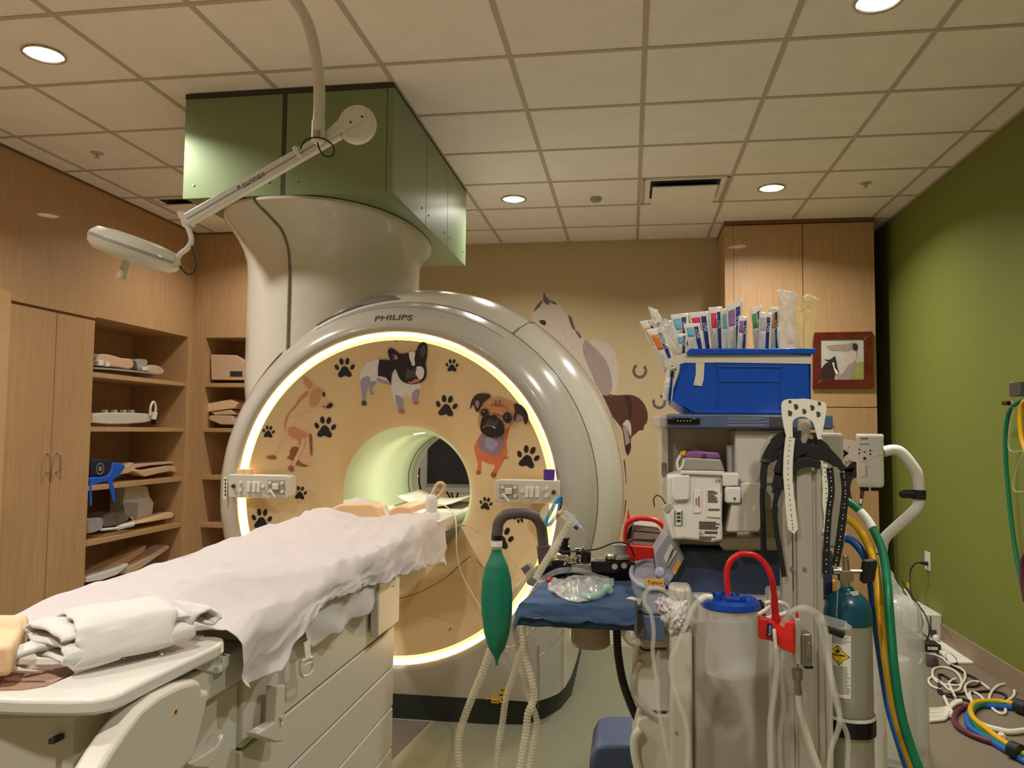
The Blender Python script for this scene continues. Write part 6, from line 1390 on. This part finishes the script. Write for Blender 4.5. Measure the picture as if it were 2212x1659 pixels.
b = MB().use('chrome'); b.cyl(onY(1798, 1115, 2.62), onY(1816, 1119, 2.62), .012, n=16); b.build('hose_fitting', yh)
b = MB().use('maroon'); b.tube([onZ(x, y, .012) for x, y in ((1860, 1628), (1900, 1630), (1935, 1637), (1965, 1648), (2000, 1668), (2040, 1700))], .011, 12, 6); tag(b.build('floor_hose'), 'dark maroon hose lying on tan floor at bottom right', 'hose')
b = MB().use('gloss_black'); b.tube([onZ(x, y, .02) for x, y in ((1884, 1502), (1896, 1516), (1915, 1536), (1932, 1552))], [.02, .016, .01, .008], 10, 5); tag(b.build('black_lever'), 'black lever end poking out right of the silver cylinder', 'lever')
# handset on bent white pipe
YH = 3.1
hs = thing('handset_stand', onY(1905, 1560, YH), 'white device on a bent white pipe before the green wall', 'equipment stand')
b = MB().use('white'); a_ = onY(1851, 937, YH); d_ = onY(1908, 1052, YH); cx, cz = (a_.x + d_.x)/2, (a_.z + d_.z)/2; hw, hh_ = (d_.x - a_.x)/2, (a_.z - d_.z)/2
def rrect(s1, z):
    o = []
    for k in range(40):
        t_ = 2*PI*k/40; o.append(Vector((cx + hw*s1*abs(math.cos(t_))**.45*(1 if math.cos(t_) > 0 else -1), YH + .035*s1*abs(math.sin(t_))**.7*(1 if math.sin(t_) > 0 else -1), z)))
    return o
b.ring([rrect(.86, d_.z), rrect(.97, d_.z + .006), rrect(1, d_.z + .02), rrect(1, a_.z - .02), rrect(1.03, a_.z - .016), rrect(1.02, a_.z - .006), rrect(.94, a_.z)]); b.build('device_body', hs)
for px, py, rr_ in ((1856, 971, .0035), (1856, 979, .0035), (1868, 976, .003), (1880, 973, .0035), (1880, 981, .0035), (1868, 990, .0055)):
    b = MB().use('ink'); b.cyl(onY(px, py, YH - .0365), onY(px, py, YH - .030), rr_, n=12); b.build('button', hs)
b = MB().use('offwhite'); b.tube([onY(x, y, YH - .035) for x, y in ((1852, 983), (1858, 992), (1866, 998), (1874, 997), (1885, 988), (1900, 982), (1907, 981))], .0018, 6, 4); b.use('label'); pbox(b, 1863, 1000, 1877, 1030, YH - .0365, YH - .03); b.build('front_trim', hs)
b = MB().use('ink_soft')
for k in range(6): pbox(b, 1869, 1006 + k*4, 1875, 1007.5 + k*4, YH - .0375, YH - .036)
pbox(b, 1856, 958, 1878, 960, YH - .0362, YH - .034); pbox(b, 1858, 945, 1876, 949, YH - .0362, YH - .034); b.build('device_print', hs)
for px in (1867, 1891):
    b = MB().use('rubber_black'); b.cyl(onY(px, 1050, YH), onY(px, 1060, YH), .016, n=16); b.build('foot_plug', hs)
b = MB().use('white'); b.tube([onY(x, y, YH) for x, y in ((1908, 976), (1925, 972), (1942, 974), (1956, 986), (1970, 1004), (1981, 1022), (1985, 1045), (1986, 1070), (1983, 1092), (1970, 1108), (1950, 1126), (1928, 1146), (1912, 1162), (1906, 1180), (1903, 1220), (1902, 1300), (1902, 1500), (1902, 1660))], .0195, 16, 6); b.build('bent_pipe', hs)
b = MB().use('rubber_black'); b.cyl(onY(1984, 1058, YH), onY(1984, 1078, YH), .0255, .0255, 20); b.cyl(onY(1951, 1067, YH), onY(1972, 1067, YH), .016, .0165, 18); b.ball(onY(1951, 1067, YH), .016, 14, 8); b.build('clip', hs)
q = onY(1902, 1500, YH); b = MB().use('offwhite'); b.lathe([(0, .03), (.06, .028), (.16, .012), (.17, 0)], (q.x, YH, 0), n=32); b.cyl((q.x, YH, 0), (q.x, YH, .3), .019, n=16); b.build('stand_base', hs)
b = MB().use('cable_black'); b.tube([onY(x, y, 3.05) for x, y in ((1872, 1192), (1884, 1192), (1896, 1197), (1908, 1206))], .0025, 8, 5); b.build('cable_tie', hs)
# bag draped equipment
YP = 3.62
eq = thing('covered_equipment', onY(1940, 1575, YP), 'equipment under a tall translucent plastic cover behind the cylinder', 'covered equipment')
q = onY(1938, 1570, YP); zt = onY(1938, 1285, YP).z; rr0 = (onY(2006, 1500, YP).x - onY(1872, 1500, YP).x)/2
b = MB().use('cover_film'); rings = []
for i in range(24):
    f = i/23; z = .005 + (zt - .005)*f; rad = rr0*(1.0 - .28*f**1.6)*(1 if f < .9 else (1 - ((f - .9)/.1)**2*.55)); rad *= 1.05 if i == 0 else 1
    rings.append([Vector((q.x + .01*f + rad*math.cos(2*PI*k/48)*(1 + .05*nz(k*.5, f*3) + .02*math.sin(k*2.1)), YP + rad*.8*math.sin(2*PI*k/48)*(1 + .05*nz(k*.5, f*3, 4)), z)) for k in range(48)])
b.ring(rings, False, True); b.build('plastic_cover', eq, angle=70)
b = MB().use('film_cloudy'); rings = []
for i in range(14):
    f = i/13; z = zt*.86 + (onY(1900, 1196, YP).z - zt*.86)*f; rad = rr0*(.62 - .38*f)
    rings.append([Vector((q.x - .10*f + .01 + rad*math.cos(2*PI*k/40)*(1 + .5*nz(k*.9, f*5, 2)), YP + rad*.6*math.sin(2*PI*k/40)*(1 + .5*nz(k*.9, f*5, 9)), z + .015*nz(k*.8, f*3))) for k in range(40)])
b.ring(rings, False, True); b.build('crumpled_top', eq, angle=25)
b = MB().use('offwhite'); b.lathe([(0, .02), (rr0*.62, .02), (rr0*.6, zt*.55), (rr0*.45, zt*.62), (0, zt*.63)], (q.x, YP, 0), n=32); b.build('inner_body', eq, bevel=.004)
# outlet, plug, cords
ou = thing('wall_outlet', onX(2005, 1232, XR), 'white wall outlet with black plug low on the green wall', 'outlet')
b = MB().use('white'); a_, d_ = onX(1999, 1194, XR), onX(2011, 1232, XR); b.box((XR - .006, a_.y, onX(2005, 1232, XR).z), (XR, d_.y, onX(2005, 1192, XR).z)); b.build('cover_plate', ou, bevel=.002)
b = MB().use('cable_black'); p = onX(2006, 1218, XR); b.cyl(p, p + Vector((-.05, 0, .005)), .016, .01, 14); b.build('plug', ou)
zc = .012
def fl(pts, r, m, name, label, cat='cable', z=None, n=8):
    b = MB().use(m); b.tube([onZ(x, y, z or r*1.1) for x, y in pts], r, n, 7); return tag(b.build(name), label, cat)
K5 = lambda P: [(1880 + x*.3068, 1150 + y*.3068) for x, y in P]
def air(pts, r, m, name, label, Y=None, X=None, cat='cable'):
    b = MB().use(m); b.tube([onX(x, y, X[i] if isinstance(X, list) else X) for i, (x, y) in enumerate(K5(pts))], r, 8, 7); return tag(b.build(name), label, cat)
pc1 = air([(370, 218), (325, 215), (295, 245), (280, 290), (280, 370), (290, 440), (315, 500), (350, 560), (370, 640), (345, 700), (318, 700)], .005, 'cable_black', 'power_cable', 'black power cord dropping from the wall outlet plug', X=[2.0, 1.98, 1.96, 1.95, 1.93, 1.92, 1.91, 1.9, 1.9, 1.88, 1.86])
air([(225, 345), (270, 420), (330, 500), (380, 570), (410, 640), (415, 710), (395, 760)], .005, 'cable_black', 'power_cable', 'black cord sagging beside the white floor box', X=1.84)
air([(240, 400), (285, 470), (300, 540), (295, 600), (285, 615)], .0045, 'cable_white', 'white_cable', 'thin white cord hanging beside the plastic cover', X=1.82)
air([(330, 540), (338, 600), (345, 680), (400, 740), (450, 790)], .0045, 'cable_black', 'power_cable', 'black cord running down the front of the white floor box', X=1.8)
b = MB().use('yellow'); p, q2 = onX(1957, 1262, 1.93), onX(1968, 1268, 1.93); b.obox((p + q2)/2, ((0, 1, 0), (1, 0, 0), (0, 0, 1)), (.07, .004, .035)); b.build('yellow_tag', pc1)
f0, f1 = onZ(2041, 1391, 0), onZ(1992, 1383, 0); bw0, bw1, bwy = f1.x, f0.x, (f0.y + f1.y)/2
wb = thing('floor_box', ((bw0 + bw1)/2, bwy + .15, 0), 'white electronics box on the floor against the green wall', 'box')
b = MB().use('white'); z_ = onY(2041, 1328, bwy).z; b.box((bw0, bwy, .0), (bw1, bwy + .42, z_)); b.build('case', wb, bevel=.008)
b = MB().use('black'); b.box((bw0 + .35*(bw1-bw0), bwy - .003, .03), (bw0 + .35*(bw1-bw0) + .006, bwy + .001, z_ - .015)); b.build('slot', wb)
b = MB().use('grey_dark'); b.box((bw1 - .07, bwy - .01, .045), (bw1 - .04, bwy, .08)); b.build('socket', wb)
b = MB().use('white'); b.ball((bw1 - .05, bwy - .03, .035), .022, 14, 8); b.tube([(bw1 - .05, bwy - .035, .02), (bw1 - .05, bwy - .06, .008), (bw1 - .04, bwy - .12, .007)], .005, 8, 3); b.build('white_plug', wb)
b = MB().use('label'); P = [onZ(x, y, .001) for x, y in ((2008, 1384), (2046, 1386), (2116, 1435), (2050, 1435))]; b.prism(P, (0, 0, .012)); tag(b.build('floor_board', bevel=.002), 'flat pale board on the floor before the white box', 'board')
b = MB().use('rubber_black'); p = onZ(2004, 1408, 0); b.box((p.x - .09, p.y, 0), (p.x + .08, p.y + .12, .045)); b.use('label'); b.box((p.x, p.y - .001, .012), (p.x + .06, p.y + .001, .032)); tag(b.build('power_adapter', bevel=.002), 'black power adapter brick on floor near the white box', 'adapter')
p = onZ(2011, 1438, 0); b = MB().use('grey_dark'); b.lathe([(0, .06), (.03, .058), (.04, .04), (.042, 0)], p, n=20); tag(b.build('round_adapter'), 'dark round adapter on floor before the power brick', 'adapter')
fl(K5([(345, 930), (370, 890), (430, 860), (500, 880), (560, 930), (640, 960), (670, 1010), (640, 1070), (560, 1075), (480, 1060), (440, 1010), (450, 960), (520, 950), (600, 980), (645, 1050), (620, 1110), (560, 1110), (500, 1060), (440, 1020), (410, 1040), (430, 1080), (500, 1110)]), .007, 'cable_white', 'white_cable', 'tangled white cord in loops on the tan floor beside the plastic cover')
fl(K5([(840, 1105), (780, 1060), (720, 1050), (670, 1080), (680, 1140), (720, 1200), (700, 1130), (760, 1140), (830, 1210), (900, 1270), (950, 1270), (945, 1220), (920, 1190)]), .007, 'cable_white', 'white_cable', 'white cord making narrow loops near the coiled hoses')
fl(K5([(835, 1185), (850, 1130), (900, 1080), (960, 1070), (1010, 1100), (1010, 1150), (960, 1190)]), .007, 'cable_white', 'white_cable', 'white cord arch rightmost on the tan floor')
fl(K5([(600, 1165), (570, 1100), (555, 1060), (580, 1040), (600, 1030)]), .007, 'cable_white', 'white_cable', 'short white cord leading to the tied bundle')
fl(K5([(760, 1340), (820, 1370), (900, 1390), (980, 1405), (1082, 1395), (1150, 1390)]), .014, 'cable_white', 'white_hose', 'thick white hose crossing inside the coiled coloured hoses', 'hose')
fl(K5([(900, 1450), (920, 1420), (940, 1440)]), .010, 'cable_white', 'white_cable', 'small white cord end beside the yellow hose')
bd = thing('cord_bundle', onZ(2040, 1540, 0), 'tied bundle of white cord strands on the floor', 'cord bundle')
for k in range(7):
    d = k*14
    b = MB().use('cable_white'); b.tube([onZ(x, y, .010 + .004*(k % 2)) for x, y in K5([(415, 1245 + d), (480, 1243 + d*.95), (530, 1235 + d*.9), (556, 1222 + d*.35), (600, 1188 + d*.3), (640, 1180 + d*.2)])], .0078, 8, 5); b.build('strand', bd)
b = MB().use('cable_white'); b.tube([onZ(x, y, .022) for x, y in K5([(520, 1155), (535, 1190), (550, 1225), (572, 1262), (560, 1290)])], .008, 8, 5); b.build('knot', bd)
fl(K5([(450, 790), (520, 830), (590, 880), (610, 920), (560, 930), (530, 870), (570, 860), (610, 900)]), .0065, 'cable_black', 'power_cable', 'black cord looping on floor in front of the pale board')
fl(K5([(470, 850), (560, 930), (660, 990), (740, 1030), (770, 1070), (700, 1085), (600, 1060), (500, 1000), (480, 1050), (500, 1120), (560, 1140), (700, 1130), (820, 1118), (920, 1130), (960, 1160), (940, 1190)]), .0065, 'cable_black', 'power_cable', 'long black cord winding through the white loops')
fl(K5([(480, 1000), (490, 1060), (480, 1120), (540, 1150), (640, 1170), (720, 1195)]), .0065, 'cable_black', 'power_cable', 'black cord passing under the white loops at left')
# coiled hoses bottom right
def coil(pts, r, m, label): 
    b = MB().use(m); b.tube([onZ(x, y, z) for (x, y), z in zip(K5([(p[0], p[1]) for p in pts]), [p[2] for p in pts])], r, 12, 7); return tag(b.build('coiled_hose'), label, 'hose')
cy_ = coil([(1100, 1215, .03), (1000, 1205, .03), (900, 1190, .03), (800, 1190, .03), (730, 1205, .03), (705, 1250, .03), (730, 1310, .03), (800, 1370, .03), (890, 1440, .03), (980, 1500, .03), (1082, 1560, .03), (1150, 1600, .03)], .013, 'yellow', 'yellow hose on top of the coil at the bottom right')
coil([(1100, 1225, .02), (1000, 1215, .02), (900, 1215, .02), (800, 1210, .02), (735, 1235, .02), (712, 1290, .02), (740, 1360, .02), (800, 1420, .02), (900, 1480, .02), (1000, 1540, .02), (1082, 1590, .02), (1150, 1630, .02)], .013, 'green_hose', 'green hose of the coil at the bottom right')
coil([(1100, 1245, .014), (1000, 1235, .014), (880, 1225, .014), (780, 1220, .014), (710, 1245, .014), (680, 1310, .014), (710, 1380, .014), (800, 1440, .014), (900, 1500, .014), (1000, 1560, .014), (1082, 1610, .014), (1150, 1640, .014)], .013, 'blue_hose', 'blue hose of the coil at the bottom right')
coil([(760, 1225, .014), (690, 1225, .014), (620, 1255, .014), (590, 1310, .014), (620, 1370, .014), (700, 1420, .014), (800, 1460, .014), (900, 1490, .014), (1000, 1520, .014), (1082, 1555, .014)], .013, 'maroon', 'brown maroon hose outermost in the coil at bottom right')
for x0, y0, x1, y1, l in ((1035, 1215, 1110, 1255, 'black sleeve on the far side of the coiled hoses'), (990, 1510, 1060, 1560, 'black sleeve on the near side of the coiled hoses')):
    (a, a2), (d, d2) = K5([(x0, y0 + (0 if y0 < 1300 else 10)), (x1, y1 - 10)]); b = MB().use('rubber_black'); b.cyl(onZ(a, (a2 + d2)/2 - 4, .035), onZ(d, (a2 + d2)/2 + 5, .035), .034, n=18); b.build('rubber_sleeve', cy_)
# hanging hoses at right edge
hx = 1.93
def hang(pts, r, m, name, label, X=hx): 
    b = MB().use(m); b.tube([onX(x, y, X) for x, y in pts], r, 12, 7); return tag(b.build(name), label, 'hose')
hang([(2225, 858), (2205, 866), (2188, 878), (2177, 900), (2172, 940), (2173, 1000), (2178, 1060), (2184, 1120), (2192, 1180), (2203, 1240), (2216, 1290), (2240, 1350)], .011, 'green_hose', 'hanging_hose', 'green hose hanging on the green wall at right photo edge')
hang([(2230, 860), (2212, 868), (2205, 885), (2204, 915), (2208, 950), (2220, 985)], .011, 'yellow', 'hanging_hose', 'yellow hose loop hanging at the right photo edge', 1.9)
hang([(2190, 880), (2182, 920), (2178, 960), (2186, 975), (2210, 975), (2200, 1000), (2190, 1040), (2192, 1060), (2215, 1062)], .005, 'clear', 'hanging_hose', 'clear tubing looped beside the green hanging hose', 1.92)
hang([(2230, 1180), (2210, 1210), (2209, 1250), (2215, 1300)], .012, 'maroon', 'hanging_hose', 'maroon hose just visible at the right photo edge', 1.92)
b = MB().use('grey_dark'); p = onX(2207, 848, 1.98); b.box((1.93, p.y - .1, p.z - .02), (XR, p.y + .02, p.z + .05)); b.use('gloss_black'); b.cyl(onX(2168, 871, 1.95), onX(2180, 871, 1.95), .012, n=12); b.use('clear_milky'); b.cyl(onX(2186, 824, 1.95), onX(2188, 872, 1.95), .007, .009, 12)
tag(b.build('wall_bracket', bevel=.002), 'grey gas bracket on the green wall at right photo edge', 'bracket')
for o in list(C.objects):   # nothing crosses the right wall
    if o.name.startswith('wall_bracket'): o.location.x -= .0

# ================================================================ THINGS ON THE SHELVES
KL = lambda P: [(x*.42194, 600 + y*.42194) for x, y in P]
def lp(m, pts, X, ext, name, label=None, cat=None, parent=None, bevel=.006, sm=0):
    P = [onX(x, y, X) for x, y in KL(pts)]
    if sm: P = spline(P, sm, closed=True)
    b = MB().use(m); b.prism(P, (-ext, 0, 0)); o = b.build(name, parent, bevel=bevel, bseg=3)
    if parent is None: tag(o, label, cat)
    return o
XS = -3.86
t = thing('coil_tray', onX(280, 800, XS), 'grey tray with tan pads and small cups on the top left shelf', 'tray')
lp('grey_plastic', [(480, 458), (560, 462), (700, 475), (820, 488), (820, 497), (700, 484), (560, 471), (480, 467)], XS, .22, 'tray', parent=t, bevel=.002)
lp('tan_foam', [(492, 440), (505, 400), (540, 390), (590, 400), (630, 412), (670, 415), (686, 435), (680, 462), (655, 468), (610, 460), (560, 455), (500, 452)], XS - .03, .14, 'large_pad', parent=t, bevel=.015, sm=2)
lp('tan_foam', [(762, 460), (775, 447), (810, 450), (838, 468), (838, 490), (820, 494), (765, 486)], XS - .01, .12, 'small_pad', parent=t, bevel=.012, sm=2)
lp('grey_plastic', [(695, 425), (710, 415), (750, 418), (758, 430), (745, 470), (708, 468)], XS - .04, .08, 'clamp_block', parent=t)
for P in ([(505, 425), (530, 420), (532, 450), (507, 450)], [(542, 432), (563, 432), (563, 456), (542, 454)], [(730, 455), (758, 456), (758, 476), (730, 474)]): lp('white', P, XS + .005, .05, 'cup', parent=t, bevel=.004)
t = thing('surface_coil', onX(270, 915, XS), 'white flat coil with knobs and looped cable on second left shelf', 'coil')
lp('offwhite', [(468, 742), (474, 700), (520, 692), (600, 690), (700, 692), (765, 696), (805, 698), (800, 728), (740, 742), (660, 748), (560, 750)], XS, .2, 'body', parent=t, bevel=.008)
for x in (545, 593, 640, 680): lp('grey_plastic', [(x - 9, 692), (x - 8, 676), (x + 9, 676), (x + 10, 692)], XS - .03, .03, 'knob', parent=t, bevel=.002)
b = MB().use('white'); b.tube([onX(x, y, XS + .01) for x, y in KL([(768, 705), (770, 665), (778, 642), (788, 636), (796, 655), (796, 690)])], .010, 10, 5); b.build('cable_loop', t)
b = MB().use('white'); (a, a2), (d, d2) = KL([(790, 688), (786, 726)]); b.cyl(onX(a, a2, XS + .02), onX(d, d2, XS + .02), .026, .02, 18); b.use('gloss_black'); (e, e2), = KL([(786, 752)]); b.cyl(onX(d, d2, XS + .02), onX(e, e2, XS + .02), .018, n=16); b.build('plug', t)
t = thing('cloth_bag', onX(215, 1030, XS), 'blue and black cloth bag drooping over the third left shelf', 'bag')
lp('denim', [(458, 935), (480, 925), (560, 928), (588, 945), (575, 990), (550, 1025), (500, 1018), (462, 1025)], XS + .02, .2, 'panel', parent=t, bevel=.02)
b = MB(); 
for r_, m in ((.045, 'grey_mid'), (.032, 'denim'), (.014, 'label'), (.008, 'black')):
    b.use(m); (a, a2), = KL([(512, 978)]); p = onX(a, a2, XS + .021 + (.05 - r_)*.03); b.cyl(p, p + Vector((.002, 0, 0)), r_, n=24)
b.build('round_motif', t)
lp('blue_fabric', [(462, 1022), (520, 1020), (560, 1008), (575, 975), (585, 945), (645, 962), (625, 995), (600, 1025), (572, 1040), (520, 1050), (470, 1068), (460, 1050)], XS + .03, .1, 'lining', parent=t, bevel=.012, sm=2)
for P in ([(556, 1035), (575, 1035), (588, 1090), (592, 1150), (582, 1150), (570, 1105)], [(462, 1050), (470, 1050), (472, 1160), (462, 1170)]): lp('blue_fabric', P, XS + .075, .01, 'strap', parent=t, bevel=.002)
lp('tan_foam', [(622, 1008), (640, 970), (680, 945), (690, 955), (916, 938), (916, 950), (770, 962), (700, 974), (660, 1000)], XS - .02, .2, 'foam_wedge', 'upper tan foam wedge beside the blue bag on the third left shelf', 'foam wedge')
lp('tan_foam', [(686, 992), (690, 980), (740, 985), (870, 962), (958, 980), (948, 1012), (876, 990), (805, 1004), (745, 1018), (735, 1015)], XS + .005, .2, 'foam_wedge', 'lower notched tan foam wedge on the third left shelf', 'foam wedge')
lp('grey_plastic', [(446, 1235), (520, 1228), (532, 1240), (524, 1290), (480, 1305), (446, 1310)], XS + .01, .15, 'metal_box', 'grey metal box at left end of the bottom left shelf', 'box')
lp('grey_mid', [(520, 1250), (540, 1215), (590, 1198), (640, 1212), (665, 1232), (620, 1262), (560, 1275), (530, 1275)], XS - .05, .15, 'flexible_coil', 'dark grey flexible coil behind the white probe on bottom left shelf', 'coil', bevel=.01, sm=2)
b = MB().use('white'); b.tube([onX(x, y, XS + .03) for x, y in KL([(520, 1290), (570, 1285), (612, 1280)])], .010, 10, 4); b.tube([onX(x, y, XS + .03) for x, y in KL([(606, 1280), (640, 1270), (678, 1262)])], .020, 12, 4); b.tube([onX(x, y, XS + .03) for x, y in KL([(670, 1262), (684, 1245), (672, 1228)])], .004, 8, 4)
tag(b.build('probe'), 'white cylindrical probe with thin lead on the bottom left shelf', 'probe')
t = thing('upright_case', onX(300, 1120, XS), 'pale upright case leaning on the bottom left shelf', 'case')
lp('offwhite', [(628, 1215), (634, 1140), (644, 1066), (700, 1062), (755, 1066), (770, 1125), (788, 1150), (780, 1218), (705, 1240)], XS - .1, .12, 'shell', parent=t)
lp('grey_plastic', [(632, 1162), (648, 1150), (708, 1155), (706, 1225), (640, 1222)], XS - .09, .02, 'inset', parent=t, bevel=.003)
lp('peach', [(690, 1262), (720, 1250), (800, 1228), (880, 1200), (892, 1210), (880, 1228), (820, 1240), (740, 1255)], XS + .02, .12, 'coil_plate', 'thin tan coil plate with clip on the bottom left shelf', 'coil', bevel=.003)
lp('white', [(438, 1560), (446, 1535), (560, 1500), (630, 1478), (655, 1462), (660, 1470), (600, 1520), (520, 1548)], XS + .02, .1, 'coil_plate', 'white slanting coil plate in the bottom left compartment', 'coil', bevel=.003)
lp('tan_foam', [(620, 1508), (700, 1462), (780, 1420), (850, 1368), (868, 1372), (862, 1388), (790, 1438), (720, 1488), (650, 1518)], XS, .14, 'coil_plate', 'curved tan coil plate rising right in the bottom left compartment', 'coil', bevel=.003)
lp('peach_dark', [(470, 1528), (560, 1470), (640, 1430), (750, 1368), (740, 1400), (670, 1450), (600, 1490), (500, 1530)], XS - .06, .12, 'coil_plate', 'brownish coil plate behind the white one in the bottom compartment', 'coil', bevel=.003)
lp('grey_mid', [(700, 1490), (740, 1450), (800, 1425), (806, 1470), (790, 1495), (720, 1508)], XS - .1, .12, 'dark_case', 'dark grey case at the right of the bottom left compartment', 'case')
def qp(m, pts, Y, ext, name, label=None, cat=None, parent=None, bevel=.006):
    b = MB().use(m); b.prism([onY(x, y, Y) for x, y in KL(pts)], (0, ext, 0)); o = b.build(name, parent, bevel=bevel)
    if parent is None: tag(o, label, cat)
    return o
t = thing('foam_box', onY(490, 818, 6.45), 'notched tan box with black label on the corner top shelf', 'box')
qp('tan_foam', [(1082, 522), (1078, 400), (1084, 392), (1205, 396), (1270, 440), (1270, 524)], 6.42, .3, 'body', parent=t, bevel=.004)
qp('ink', [(1178, 478), (1240, 479), (1240, 506), (1178, 505)], 6.417, .004, 'black_label', parent=t, bevel=0)
qp('peach', [(1040, 662), (1058, 645), (1180, 622), (1220, 640), (1200, 668), (1060, 688), (1044, 680)], 6.42, .3, 'foam_pad', 'long cream pad on top of the pile on corner shelf', 'pad')
qp('tan_foam', [(1080, 690), (1180, 676), (1200, 700), (1100, 704)], 6.42, .3, 'foam_pad', 'middle tan pad of the pile on corner shelf', 'pad')
qp('tan_foam', [(1066, 715), (1080, 704), (1190, 706), (1200, 752), (1130, 752), (1072, 728)], 6.42, .3, 'foam_pad', 'lowest tan pad of the pile on corner shelf', 'pad')
